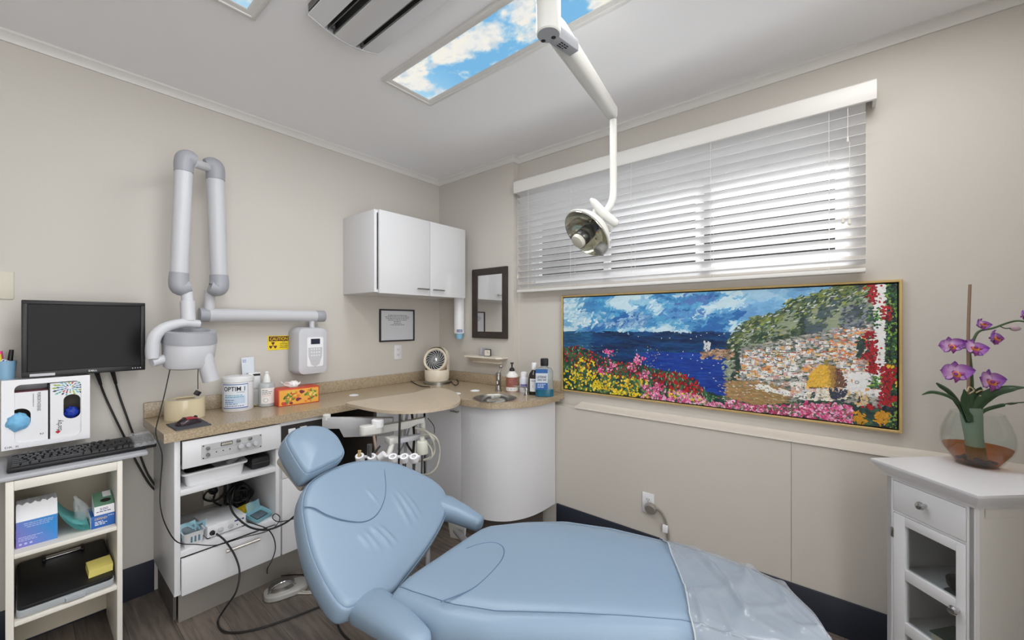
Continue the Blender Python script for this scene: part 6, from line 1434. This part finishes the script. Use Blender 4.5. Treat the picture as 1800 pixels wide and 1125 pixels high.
for cx, cy, n in ((275, 420, 22), (430, 460, 30), (300, 490, 24), (245, 510, 20), (400, 490, 16), (520, 590, 26), (460, 530, 22)):
    for _ in range(n): at(rnd.gauss(cx, 16), rnd.gauss(cy, 13), .018, .011, rnd.uniform(0, 3), jit(rnd.choice(((222, 108, 160), (238, 160, 196), (204, 64, 126))), 14), 8)
for cx, cy, n in ((150, 455, 14), (195, 475, 14), (205, 540, 18), (105, 550, 14), (230, 590, 22), (335, 620, 22), (405, 625, 20)):
    for _ in range(n): at(rnd.gauss(cx, 12), rnd.gauss(cy, 9), .016, .011, rnd.uniform(0, 3), jit((234, 204, 34), 14), 8)
for _ in range(60): a = rnd.random(); at(rnd.choice((310, 490, 150))+rnd.gauss(0, 34), rnd.uniform(385, 540), .006, .005, 0, jit((222, 192, 60), 12), 8)
for _ in range(110):
    cx = rnd.uniform(60, 800); at(cx, flow_y(cx)+rnd.uniform(-10, 110), .018, .005, rnd.uniform(1.0, 2.1), jit((150, 186, 150), 14), 9)
for _ in range(180): cx = rnd.uniform(1230, 1480); at(cx, rnd.uniform(680, 775), .016, .010, rnd.uniform(0, 3), jit(rnd.choice(((222, 120, 168), (240, 190, 214), (198, 60, 110))), 14), 8)
def canvas_mesh():
    vs, fs, cs = [], [], []
    def addp(pts, h, c):
        b0 = len(vs)
        ta, tb = (rnd.uniform(-.012, .012), rnd.uniform(-.012, .012)) if h else (0, 0); u0 = sum(p[0] for p in pts)/len(pts); v0 = sum(p[1] for p in pts)/len(pts)
        for (u, v) in pts: vs.append((CO.x-h-ta*(u-u0)-tb*(v-v0), CO.y-u, CO.z+v))
        fs.append(list(range(b0, b0+len(pts)))); cs.append(lin(c))
    for i in range(70):
        for j in range(28):
            u0, v0, du_, dv2 = cw*i/70, chh*j/28, cw/70, chh/28; cx, cy = inv(u0+du_/2, v0+dv2/2)
            addp([(u0, v0), (u0+du_, v0), (u0+du_, v0+dv2), (u0, v0+dv2)], 0, base_col(cx, cy)[0])
    for i, (pts, c, layer) in enumerate(sorted(strokes, key=lambda q_: q_[2])): addp(pts, .0008+.0034*i/len(strokes), c)
    me = bpy.data.meshes.new('canvas'); me.from_pydata(vs, [], fs); ca = me.color_attributes.new('Col', 'FLOAT_COLOR', 'CORNER')
    li = 0
    for f, c in zip(fs, cs):
        for _ in f: ca.data[li].color = c; li += 1
    return me
me = canvas_mesh(); me.transform(ROOT[pt.name].inverted()); me.materials.append(attr_mat('oil_paint', .42))
o = bpy.data.objects.new('canvas', me); C.objects.link(o); o.parent = pt
# outlet with grey plug and cord
q = onX(1140, 884, XW); ot = outlet((XW-.0005, q.y, q.z), -Y, -X, 'white wall outlet low on the right wall with a grey plug below')
q2 = onX(1143, 894, XW-.03); gp = thing('grey_plug', 'round grey plug with a cord on the right wall', 'plug', (XW-.02, q2.y, q2.z))
GRB = mat('grey_rubber', (136, 130, 124), .5)
k = MB().lathe([(.030, 0), (.033, .006), (.033, .02), (.028, .028)], (XW-.0095, q2.y, q2.z), (-1, 0, -.25), None, 26); part('plug_body', k, GRB, gp)
P = [onX(1150, 892, XW-.025), onX(1160, 898, XW-.02), onX(1168, 910, XW-.015), onX(1172, 925, XW-.014), onX(1175, 945, XW-.014), onX(1178, 985, XW-.014), onX(1180, 1020, XW-.018)]
part('cord', MB().tube(P, [.0065, .005, .0045], GRB, 10, 6), GRB, gp)
p = onX(1169, 930, XW-.02); part('paper_tag', MB().box(p.x-.004, p.x+.010, p.y-.014, p.y+.014, p.z-.02, p.z+.022, None, .003), PAPER, gp)

# ================================================================ CEILING
def pool(nm, lb, x0, x1, y0, y1, seed):
    t = thing(nm, lb, 'ceiling light', ((x0+x1)/2, (y0+y1)/2, ZC), 0, 'sky print ceiling panels')
    fw_ = .04; k = MB()
    def rg(i, z): return [Vector((x0+i, y0+i, z)), Vector((x1-i, y0+i, z)), Vector((x1-i, y1-i, z)), Vector((x0+i, y1-i, z))]
    k.rings([rg(0, ZC-.0005), rg(0, ZC-.012), rg(.004, ZC-.015), rg(.018, ZC-.015), rg(.020, ZC-.010), rg(fw_-.004, ZC-.008), rg(fw_, ZC-.004), rg(fw_, ZC-.001)], None, True, False, False, False); part('frame', k, TRIM, t)
    nx, ny = 46, 170; me = bpy.data.meshes.new('sky_print'); vs = []; cs = []; fs = []
    xa, xb, ya, yb = x0+fw_, x1-fw_, y0+fw_, y1-fw_
    for j in range(ny+1):
        for i in range(nx+1):
            x, y = xa+(xb-xa)*i/nx, ya+(yb-ya)*j/ny; vs.append((x, y, ZC-.003))
            f = noise.fractal(V3((x*7+seed, y*5, 0)), .55, 2.1, 6)*.5; u, v = (x-xa)/(xb-xa), (yb-y)/(yb-ya)
            bl_ = 0
            for (cu, cv, ru, rv, am) in CLOUDS: bl_ = max(bl_, am*(1-((u-cu)/ru)**2-((v-cv)/rv)**2))
            cl = max(0, min(1, (bl_*.8+f*1.15)*2.2))
            sky = mix((112, 176, 220), (160, 204, 230), max(0, 1-v*4))
            edge = 1-abs(cl-.5)*2; wht = mix((222, 226, 228), (238, 233, 220), .5+f); c = mix(sky, wht, cl)
            shade = noise.fractal(V3((x*11+seed, y*9, 4)), .6, 2, 4); c = mix(c, (188, 200, 212), max(0, shade*1.2)*cl)
            cs.append(lin(c))
    for j in range(ny):
        for i in range(nx): a = j*(nx+1)+i; fs.append((a, a+nx+1, a+nx+2, a+1))
    me.from_pydata(vs, [], fs); ca = me.color_attributes.new('Col', 'FLOAT_COLOR', 'POINT')
    for i, c in enumerate(cs): ca.data[i].color = c
    me.transform(ROOT[t.name].inverted()); me.materials.append(SKYM); o = bpy.data.objects.new('sky_print', me); C.objects.link(o); o.parent = t
    return t
SKYM = attr_mat('sky_print_backlit', .4, 1.0)
CLOUDS = [(.35, .05, .5, .085, .95), (.12, .13, .35, .05, .5), (.22, .34, .42, .11, .95), (.32, .5, .42, .14, 1.0), (.2, .68, .4, .1, .8), (.8, .74, .3, .05, .6), (.85, .92, .4, .06, .7)]
pool('sky_panel', 'long ceiling light panel printed with a blue cloudy sky above the chair', 1.155, 1.472, .59, 1.812, 0)
CLOUDS = [(.5, .12, .6, .1, .8), (.5, .5, .6, .14, .9)]
pool('sky_panel', 'second sky print ceiling panel, mostly out of frame at top left', .285, .602, .63, 1.848, 5)
# louvred fluorescent fixture
fx = thing('louvre_fixture', 'unlit grey metal ceiling fixture with long louvre fins', 'ceiling light', (.85, 1.0, ZC))
lx0, lx1, ly0, ly1 = .705, 1.005, .38, 1.60; LM = mat('louvre_metal', (206, 206, 208), .35, metal=.25); LD = mat('reflector', (120, 120, 120), .3, metal=.8)
k = MB(); k.box(lx0, lx1, ly0, ly1, ZC-.03, ZC-.001); part('pan', k, LD, fx)
def fin(x0, x1, z0, z1): return MB().prism([(x0, ly0, z0), (x1, ly0, z1), (x1, ly0, z1+.004), (x0, ly0, z0+.004)], (0, ly1-ly0, 0))
k = MB(); n = 12; pts = []
for i in range(n+1): u = i/n; pts.append((lx0+(lx1-lx0)*u, ly1, ZC-.045-.030*math.sin(PI*u)))
endp = [Vector(p) for p in pts]+[Vector((lx1, ly1, ZC-.001)), Vector((lx0, ly1, ZC-.001))]
k.prism(endp, (0, .006, 0)); part('end_plate', k, LM, fx)
k = MB(); k.prism([p-Y*(ly1-ly0) for p in endp], (0, .006, 0)); part('end_plate', k, LM, fx)
def zc_(x): return ZC-.045-.030*math.sin(PI*(x-lx0)/(lx1-lx0))
for xa, xb in ((lx0, lx0+.062), (lx0+.102, lx0+.192), (lx0+.222, lx1)):
    k = MB(); k.rings([[Vector((xa+(xb-xa)*i/6, yy, zc_(xa+(xb-xa)*i/6)+.003)) for i in range(7)]+[Vector((xb-(xb-xa)*i/6, yy, zc_(xb-(xb-xa)*i/6)+.009)) for i in range(7)] for yy in (ly0+.006, ly1-.0005)], None, True, True, True); part('fin', k, LM, fx, sharp=50)
for xa in (lx0+.075, lx0+.098, lx0+.196, lx0+.218):
    part('reflector_strip', MB().prism([(xa, ly0+.007, ZC-.031), (xa+.004, ly0+.007, ZC-.031), (xa+.002, ly0+.007, zc_(xa)+.006), (xa-.001, ly0+.007, zc_(xa)+.006)], (0, ly1-ly0-.008, 0)), LD, fx)
for xa in (lx0+.085, lx0+.207):
    k = MB().lathe([(.010, 0), (.010, .03), (.006, .036)], (xa, ly1-.03, ZC-.03), -Z, BLACK, 14); part('lamp_holder', k, BLACK, fx)

# ================================================================ DENTAL LIGHT ON THE CEILING ARM
dl = thing('dental_light', 'white ceiling-mounted dental lamp on a long arm over the chair', 'dental light', (1.0, .7, ZC))
PT = onT(964, 60, 1.32); pr_ = 21.5*1.32/FPX
pz = onT(964, 62, 1.32).z
part('post', MB().lathe([(pr_, .105), (pr_, ZC-pz-.001)], (PT.x, PT.y, pz), Z, DENTW, 36), DENTW, dl)
k = MB().lathe([(pr_*.92, 0), (pr_, .004), (pr_, .1), (pr_*.985, .103)], (PT.x, PT.y, pz), Z, None, 36); ph_ = part('post_collar', k, DENTW, dl)
k = MB(); k.poly(disc((PT.x, PT.y, pz-.0004), -Z, pr_*.90, 36)); part('bottom_plate', k, GREYM, dl)
k = MB()
for px, py in ((955, 72), (973, 66)): q = onZ(px, py, pz-.0006); k.poly(disc(q, -Z, pr_*.2, 18), DARK)
part('screw_hole', k, DARK, dl)
E1 = onT(1078, 212, 1.88); ad_ = Vector((E1.x-PT.x, E1.y-PT.y, 0)).normalized(); an_ = Vector((-ad_.y, ad_.x, 0))
A0 = Vector((PT.x, PT.y, pz+.05))+ad_*pr_*.85; A1 = E1+Z*.028
rs = []
for t, w_, h_ in ((0, .026, .036), (.06, .030, .038), (.5, .029, .034), (.97, .026, .029), (1.0, .02, .024)):
    p = A0.lerp(A1, t); rs.append([p+an_*x+Z*z for x, z in rrect(0, 0, w_*2, h_*2, .018, 4)])
part('arm', MB().rings(rs, None, True, True, True), DENTW, dl, sharp=50)
k = MB(); g0 = Vector((PT.x, PT.y, pz-.004)); gd = (onT(986, 100, 1.36)-g0); gd.z = 0; gd.normalize(); gn = Vector((-gd.y, gd.x, 0))
k.prism([g0+gd*pr_*.7+gn*.022, g0+gd*(pr_+.09)+gn*.02, g0+gd*(pr_+.09)-gn*.02, g0+gd*pr_*.7-gn*.022], Z*.04, None, False, .003); lg = part('arm_bracket', k, GREYM, dl)
k = bars(MB(), g0+gd*(pr_+.01)-gn*.012+Z*.0, gd, -gn if False else gn, .06, (.6, .7, .5), -.009, .005, DARK, -.0008, 4); part('lettering', k, DARK, dl)
D1 = onT(1078, 215, 1.86); D2 = onT(1078, 330, 1.86); D3 = onT(1076, 352, 1.84); D4 = onT(1068, 368, 1.82); D5 = onT(1058, 377, 1.80)
part('drop_tube', MB().tube([D1+Z*.01, D1.lerp(D2, .5), D2, D3, D4, D5], .0165, DENTW, 18, 6), DENTW, dl)
# lamp head
hcen = onT(1031, 410, 1.74); hn = (Vector((-.50, -.30, -.42))).normalized()
fr_ = Vector((cT, sT, 0)); rt_ = Vector((sT, -cT, 0))
hn = (-rt_*.62-fr_*.30-Z*.60).normalized()
REFL = mat('reflector_glass', (196, 190, 170), .08, metal=.9, var=.1, vscale=5)
part('reflector', MB().lathe([(.113, .004), (.112, .008), (.105, -.008), (.085, -.035), (.05, -.055), (.02, -.062)], hcen, hn, None, 48, False, True), REFL, dl)
part('head_shell', MB().lathe([(.113, .006), (.118, .004), (.117, -.004), (.10, -.03), (.07, -.055), (.03, -.066)], hcen, hn, None, 48, False, True), DENTW, dl)
part('front_glass', MB().lathe([(.112, .010), (.09, .020), (.05, .028), (.001, .030), (.001, .027), (.05, .025), (.09, .017), (.112, .007)], hcen, hn, None, 48, False, False), CLEAR, dl)
part('bulb_shield', MB().lathe([(.024, -.055), (.024, -.02), (.034, -.018), (.036, .03), (.034, .045)], hcen, hn, None, 20), mat('shield_grey', (110, 108, 106), .25, metal=.85), dl)
part('shield_cap', MB().lathe([(.028, .045), (.032, .05), (.03, .066), (.02, .07)], hcen, hn, None, 24), mat('cap_cream', (206, 202, 190), .4), dl)
side = hn.cross(Z).normalized()
if side.dot(rt_) < 0: side = -side
dn = hn.cross(side); dn = dn if dn.z < 0 else -dn
q = onT(1056, 437, 1.70); part('side_knob', MB().lathe([(.022, -.02), (.022, .018), (.017, .022)], q, hn, None, 20), mat('knob_grey', (130, 128, 124), .5), dl)
part('yoke', MB().tube([D5, hcen-hn*.075+Z*.05, hcen-hn*.075, hcen-hn*.06], [.02, .022, .024], DENTW, 14, 5), DENTW, dl)
ha_, hb_ = onT(1038, 350, 1.74), onT(1085, 396, 1.70)
part('handle', MB().tube([ha_, ha_.lerp(hb_, .15), ha_.lerp(hb_, .5)-Z*.006, ha_.lerp(hb_, .9), hb_], [.007, .016, .020, .018, .010], DENTW, 16, 6), DENTW, dl)
part('handle', MB().tube([onT(1052, 400, 1.77), onT(1075, 402, 1.75)], [.016, .014], DENTW, 14, 1), DENTW, dl)

# ================================================================ CORNER CABINET
KZ = .868
P1 = onZ(1530, 805, KZ); P2 = onZ(1720, 872, KZ)
for p in (P1, P2): p.z = 0
fd_ = (P2-P1).normalized(); fn_ = Vector((-fd_.y, fd_.x, 0))
if fn_.dot(Vector((-1, 1, 0))) < 0: fn_ = -fn_       # outward front normal
bkv = -fn_; DEP = .362
top_o = [P1, P2, P2+bkv*DEP, P1+bkv*DEP]
cc = thing('corner_cabinet', 'white cabinet with a drawer and a glass-paned door standing at an angle', 'cabinet', (2.05, -.33, 0))
def off(P, i): return [P[0]+fd_*i+bkv*i, P[1]-fd_*i+bkv*i, P[2]-fd_*i-bkv*i, P[3]+fd_*i-bkv*i]
def at_z(P, z): return [Vector((p.x, p.y, z)) for p in P]
k = MB(); k.rings([at_z(off(top_o, .028), KZ-.052), at_z(off(top_o, .024), KZ-.040), at_z(off(top_o, .010), KZ-.026), at_z(off(top_o, .002), KZ-.011), at_z(top_o, KZ-.007), at_z(top_o, KZ)], None, True, True, True, False); part('cabinet_top', k, WHITE, cc)
bo_ = off(top_o, .033); F1, F2 = bo_[0], bo_[1]; FW = (F2-F1).length
def fz(px, py): return onP(px, py, F1, fn_).z
def fu(px, py): return (onP(px, py, F1, fn_)-F1).dot(fd_)
def fpnt(u, z, o_=0): p = F1+fd_*u+fn_*o_; return Vector((p.x, p.y, z))
def fbox(mb, u0, u1, z0, z1, o0, o1, m=None, r=0):
    mb.prism([fpnt(u0, z0, o0), fpnt(u1, z0, o0), fpnt(u1, z1, o0), fpnt(u0, z1, o0)], fn_*(o1-o0), m, False, r); return mb
BT = KZ-.053
SIDE_SHADED = mat('cabinet_side_shaded', (212, 209, 204), .4)  # cabinet white toned down; this side's shade goes into the colour
k = MB(); k.prism(at_z([F2-fd_*.003, bo_[2]-fd_*.003, bo_[2]-fd_*.015, F2-fd_*.015], 0), Z*BT)
for q0, q1 in ((.0165, .034), (DEP-.096, DEP-.066)): k.prism(at_z([F2+bkv*q0, F2+bkv*q1, F2+bkv*q1-fd_*.003, F2+bkv*q0-fd_*.003], 0), Z*BT)
k.prism(at_z([F2+bkv*.03, F2+bkv*(DEP-.096), F2+bkv*(DEP-.096)-fd_*.003, F2+bkv*.03-fd_*.003], BT-.03), Z*.03); part('side_panel', k, SIDE_SHADED, cc)
k = MB(); k.prism(at_z([F1, bo_[3], bo_[3]+fd_*.015, F1+fd_*.015], 0), Z*BT); part('side_panel', k, WHITE, cc)
IN = mat('cabinet_inside', (206, 208, 212), .5)
k = MB(); k.prism(at_z([bo_[3]+fd_*.0155, bo_[2]-fd_*.0155, bo_[2]-fd_*.0155+fn_*.008, bo_[3]+fd_*.0155+fn_*.008], .02), Z*(BT-.021)); part('back_panel', k, IN, cc)
inner_poly = [F1+fd_*.0155+bkv*.02, F2-fd_*.0155+bkv*.02, bo_[2]-fd_*.0155+fn_*.0085, bo_[3]+fd_*.0155+fn_*.0085]
zA, zB, zC = (fz(1591, 1001)+fz(1591, 1020))/2, (fz(1591, 1094)+fz(1591, 1114))/2, .13
S1k, S2k = zA-.004, zB-.004
for z in (S1k, S2k, .05, .70): part('shelf', MB().prism(at_z(inner_poly, z-.012), Z*.012), IN, cc)
stw = .022; zdr = fz(1573, 898)
k = MB(); fbox(k, 0, stw, 0, BT, -.016, 0); fbox(k, FW-stw, FW, 0, BT, -.016, 0); fbox(k, stw, FW-stw, BT-.008, BT, -.016, 0); fbox(k, stw, FW-stw, zdr-.004, zdr+.004, -.016, -.002); part('face_frame', k, WHITE, cc)
dr2 = part('drawer', fbox(MB(), stw+.0015, FW-stw-.0015, zdr+.005, BT-.010, -.014, .0015, None, .001), WHITE, cc)
def knob(px_u, z, parent):
    k = MB().lathe([(.006, 0), (.005, .010), (.012, .016), (.014, .022), (.011, .029), (.004, .031)], fpnt(px_u, z, .0015), fn_, None, 20); part('knob', k, CHROME, parent)
knob(fu(1628, 889), fz(1628, 889), dr2)
fzt, fzb = zdr-.006, .03; dst = fu(1591, 960)-stw; dsr = FW-stw-fu(1681, 1000)
k = MB(); fbox(k, stw+.002, stw+dst, fzb, fzt, -.016, .002, None, .001); fbox(k, FW-stw-dsr, FW-stw-.002, fzb, fzt, -.016, .002, None, .001)
fbox(k, stw+dst, FW-stw-dsr, fz(1591, 925), fzt, -.016, .002, None, .001)
for z0_, z1_ in ((fz(1591, 1020), fz(1591, 1001)), (fz(1591, 1114), fz(1591, 1094)), (zC-.013, zC+.013), (fzb, fzb+.035)): fbox(k, stw+dst, FW-stw-dsr, z0_, z1_, -.016, .002, None, .001)
do_ = part('door', k, WHITE, cc)
part('glass_pane', fbox(MB(), stw+dst-.004, FW-stw-dsr+.004, fzb+.03, fz(1591, 922), -.009, -.006), PANE, do_)
knob(fu(1686, 1072), fz(1686, 1072), do_)
k = MB(); hz_ = fz(1572, 936); fbox(k, stw-.006, stw+.004, hz_-.017, hz_+.017, -.002, .004, STEEL, .001); part('hinge', k, STEEL, do_)
# things inside
bp = F1+fd_*fu(1672, 1020)+bkv*.075-fd_*.02
bw = thing('black_bowl', 'black pot with a small lid knob behind the upper glass pane', 'pot', (bp.x, bp.y, S1k))
part('body', MB().lathe([(.02, 0), (.026, .006), (.043, .03), (.045, .048), (.038, .05)], (0, 0, .004), Z, None, 28), BLACK, bw, False)
part('lid', MB().lathe([(.042, .052), (.03, .058), (.006, .06), (.004, .068), (.007, .072)], (0, 0, .004), Z, None, 24), BLACK, bw, False)
part('stand', MB().lathe([(.05, .0), (.05, .004), (.03, .005)], (0, 0, 0), Z, None, 24), GREYD, bw, False)
bp = F1+fd_*(FW*.62)+bkv*.09
bkk = thing('green_book', 'dark green book lying on the shelf behind the glass door', 'book', (bp.x, bp.y, S2k), math.atan2(fd_.y, fd_.x)+.12)
GB2 = mat('book_green', (34, 66, 58), .45)
k = MB(); k.box(-.06, .09, -.05, .06, 0, .003); k.box(-.06, .09, -.05, .06, .030, .033); k.box(.088, .0915, -.05, .06, .003, .030); part('book_cover', k, GB2, bkk, False)
part('pages', MB().box(-.056, .087, -.046, .056, .003, .030), mat('pages', (214, 208, 190), .8), bkk, False)

# ================================================================ VASE + ORCHID
vq = onZ(1717, 817, KZ); vd = Vector((vq.x, vq.y, 0)).normalized(); vc = vq+vd*.0; vs_ = (vc-CAMP).dot(Vector((cT, sT, 0)))/FPX
va = thing('glass_vase', 'round clear glass vase with amber resin and black stones', 'vase', (vc.x, vc.y, KZ))
def vprof(r, z): return (r*vs_, z*vs_)
pro = [(26, 0), (27, .8), (42, 26), (44.5, 34), (45.5, 46), (44.5, 58), (40, 74), (34, 88), (33, 92)]
outer_ = [vprof(r, z) for r, z in pro]; inner_ = [vprof(r-1.6, max(z, 1.5)) for r, z in reversed(pro[1:])]
part('glass_wall', MB().lathe(outer_+inner_, (0, 0, 0), Z, None, 44, True, True), CLEAR, va, False)
part('resin', MB().lathe([vprof(24.5, 2), vprof(39.6, 26), vprof(42.2, 33)], (0, 0, 0), Z, None, 44), AMBER, va, False, label='amber resin set in the bottom')
k = MB(); rnd = random.Random(3)
for i in range(26):
    a = rnd.uniform(0, 6.28); rr = rnd.uniform(0, 22)*vs_; k.ball((rr*math.cos(a), rr*math.sin(a), (4.5+rnd.uniform(0, 9))*vs_), 5*vs_, 4.4*vs_, 3*vs_, None, 10, 7)
part('stones', k, mat('black_stone', (26, 24, 26), .15), va, False, stuff=True)
ro = Matrix.Rotation(0, 4, 'Z')
orc = thing('orchid', 'purple artificial orchid with arching leaves in the glass vase', 'orchid', (vc.x, vc.y, KZ+.01))
OT = (vc-CAMP).dot(Vector((cT, sT, 0)))
def op(px, py, dt=0): return onT(px, py, OT+dt)
GRS = mat('leaf_green', (46, 72, 44), .4, var=.12, vscale=30); GR2 = mat('stem_green', (74, 98, 66), .45)
k = MB(); k.tube([Vector((vc.x, vc.y, KZ+.02)), op(1712, 770), op(1708, 735), op(1706, 715)], [.026, .024, .028, .03], mat('foam_green', (120, 140, 124), .6), 18, 5); part('stem_wrap', k, None, orc)
part('stem', MB().tube([op(1709, 740), op(1709, 700), op(1708, 660), op(1704, 620)], .0045, GR2, 10, 5), GR2, orc)
part('support_stick', MB().tube([op(1703, 700), op(1702, 590), op(1705, 500)], [.005, .0045, .0042], mat('stick_brown', (140, 116, 98), .6), 10, 4), None, orc)
part('flower_stem', MB().tube([op(1706, 620), op(1712, 596), op(1722, 582), op(1745, 577), op(1770, 568), op(1788, 564, -.03), op(1806, 566, -.05)], [.0045, .003], GR2, 8, 6), GR2, orc)
part('flower_stem', MB().tube([op(1757, 573), op(1766, 577), op(1776, 577)], .002, GR2, 8, 4), GR2, orc)
part('flower_stem', MB().tube([op(1690, 612), op(1697, 611), op(1704, 606)], .0035, mat('stem_purple', (120, 84, 120), .5), 8, 4), None, orc)
k = MB(); bq = op(1786, 577); k.ball(bq, 1, m=None, mw=Matrix.Translation(bq) @ Matrix.Rotation(math.atan2(-rt_.y, -rt_.x), 4, 'Z') @ Matrix.Diagonal((.019, .0085, .0085, 1)) , u=14, v=10) if False else k.lathe([(.002, 0), (.009, .008), (.010, .018), (.006, .032), (.001, .038)], op(1776, 577), (rt_.x, rt_.y, -.05), mat('bud_pink', (202, 176, 190), .5), 14); part('bud', k, None, orc)
def leaf(pts, w_, m=GRS):
    P = spline(pts, 8); n = len(P); g_ = []
    for i, p in enumerate(P):
        t = (P[min(i+1, n-1)]-P[max(i-1, 0)]).normalized(); s_ = t.cross(fr_*.75-Z*.65+rt_*.1).normalized(); nn_ = s_.cross(t); u = i/(n-1)
        ww = w_*(min(1, .55+u*1.2))*(1-u**3.5)+.0008
        g_.append([p+s_*ww*x+nn_*ww*.35*(abs(x)) for x in (-1, -.5, 0, .5, 1)]+[p+s_*ww*x+nn_*(ww*.35*(abs(x))-.0018) for x in (1, .5, 0, -.5, -1)])
    part('leaf', MB().rings(g_, m, True, True, True), m, orc, sharp=70)
leaf([op(1702, 742, -.01), op(1692, 718, -.01), op(1672, 690, -.01), op(1652, 677, -.01), op(1645, 674, -.01)], .014)
leaf([op(1698, 738, -.02), op(1688, 712, -.03), op(1668, 696, -.04), op(1640, 689, -.05), op(1620, 694, -.06)], .008)
leaf([op(1712, 742, -.02), op(1722, 712, -.03), op(1745, 690, -.05), op(1778, 682, -.07), op(1806, 681, -.10)], .017)
leaf([op(1716, 740, .01), op(1730, 722, .02), op(1762, 712, .03), op(1786, 708, -.02), op(1806, 707, -.05)], .006)
leaf([op(1706, 742, -.03), op(1700, 715, -.04), op(1698, 695, -.04), op(1694, 684, -.04)], .015)
leaf([op(1716, 742, .0), op(1720, 710, 0), op(1722, 690, 0), op(1724, 680, 0)], .016)
leaf([op(1709, 742, -.02), op(1711, 710, -.02), op(1712, 690, -.02), op(1712, 682, -.02)], .012)
for ps_ in (((1700, 688), (1704, 680), (1712, 686), (1704, 692)), ((1716, 690), (1726, 686), (1731, 692), (1722, 696))): part('root', MB().tube([op(*p, -.03) for p in ps_], .0022, mat('root_cream', (206, 190, 150), .6), 8, 5), None, orc)
PM = bpy.data.materials.new('orchid_petal'); PM.use_nodes = True; nt = PM.node_tree; b = nt.nodes['Principled BSDF']; b.inputs['Roughness'].default_value = .5
vcn = nt.nodes.new('ShaderNodeVertexColor'); vcn.layer_name = 'Col'; nt.links.new(vcn.outputs['Color'], b.inputs['Base Color'])
def petal_obj(parent, c, ex_, ey_, en_, ang_, L, Wd, cup, twist=0, inner=(226, 196, 226), outer_c=(150, 84, 182), rim=(122, 58, 152), base=0.0):
    """one petal growing from c in the plane (ex,ey) with normal en"""
    d = ex_*math.cos(ang_)+ey_*math.sin(ang_); s_ = ex_*-math.sin(ang_)+ey_*math.cos(ang_); nu, nv = 12, 9; vs, cs, fs = [], [], []
    for i in range(nu+1):
        u = i/nu; wid = Wd*math.sin(PI*min(1, .06+.94*u)**.85)**.75 if u < 1 else 0.0; wid = max(wid, .0012 if u < 1 else .0004)
        for j in range(nv):
            v = j/(nv-1)*2-1; bend = cup*(u*u*1.0)+.35*Wd*(v*v)*.5-.12*L*math.sin(PI*u)*.5
            p = c+d*(L*u)+s_*(wid*v)+en_*(bend+.002*math.sin(v*5+u*4)+base); vs.append(p)
            e = max(u**2.2, abs(v)**3*.8*(u > .15)); col = mix(inner, outer_c, u*1.25-.12); col = mix(col, rim, max(0, e-.55)*1.5); cs.append(lin(col))
    for i in range(nu):
        for j in range(nv-1): a = i*nv+j; fs.append((a, a+1, a+nv+1, a+nv))
    me = bpy.data.meshes.new('petal'); inv_ = ROOT[orc.name].inverted(); me.from_pydata([inv_ @ p for p in vs], [], fs); ca = me.color_attributes.new('Col', 'FLOAT_COLOR', 'POINT')
    for i, c_ in enumerate(cs): ca.data[i].color = c_
    me.materials.append(PM)
    for f in me.polygons: f.use_smooth = True
    o = bpy.data.objects.new('petal', me); C.objects.link(o); o.parent = parent
ORG = mat('lip_orange', (222, 140, 56), .5); LPU = mat('lip_purple', (150, 70, 140), .5)
def flower(px, py, size, yaw, pitch, roll, dt=-.03, open_=1.0):
    c = op(px, py, dt); nrm = (-fr_+rt_*yaw+Z*pitch).normalized(); ex_ = rt_-nrm*rt_.dot(nrm); ex_.normalize(); ey_ = nrm.cross(ex_); ey_ = ey_ if ey_.z > 0 else -ey_
    ex2 = ex_*math.cos(roll)+ey_*math.sin(roll); ey2 = -ex_*math.sin(roll)+ey_*math.cos(roll); s = size
    k = MB().lathe([(.003, -.008), (s*.10, 0), (s*.10, .004), (s*.04, .010)], c, nrm, LPU, 12); f = part('flower', k, LPU, orc)
    petal_obj(f, c, ex2, ey2, nrm, PI/2, s*.52, s*.24, .006*open_)
    petal_obj(f, c, ex2, ey2, nrm, PI/2+2.2, s*.50, s*.20, .008, base=-.001); petal_obj(f, c, ex2, ey2, nrm, PI/2-2.2, s*.50, s*.20, .008, base=-.001)
    petal_obj(f, c, ex2, ey2, nrm, .18, s*.68, s*.34, .012*open_, base=.003); petal_obj(f, c, ex2, ey2, nrm, PI-.18, s*.68, s*.34, .012*open_, base=.003)
    k = MB(); k.tube([c+nrm*.006, c+nrm*.014-ey2*s*.10, c+nrm*.018-ey2*s*.2], [s*.10, s*.13, s*.05], ORG, 12, 4); k.tube([c+nrm*.008-ey2*s*.1, c+nrm*.012-ey2*s*.26, c+nrm*.006-ey2*s*.44], [s*.08, s*.11, s*.02], LPU, 10, 4)
    for sg in (-1, 1): k.tube([c+nrm*.008, c+nrm*.02+ex2*sg*s*.12-ey2*s*.04, c+nrm*.022+ex2*sg*s*.2+ey2*s*.02], [s*.05, s*.08, s*.02], LPU, 10, 4)
    part('lip', k, None, f)
flower(1669, 608, .062, -.25, .1, .15)
flower(1722, 571, .044, .2, .25, -.3, -.02)
flower(1744, 594, .058, .45, .05, -.3, -.02)
flower(1708, 613, .068, .1, .35, -.25, -.05)
flower(1676, 655, .078, -.15, .05, -.02, -.05)
flower(1736, 670, .080, .15, .15, -.1, -.05)
flower(1800, 556, .045, .3, .2, .6, -.06)
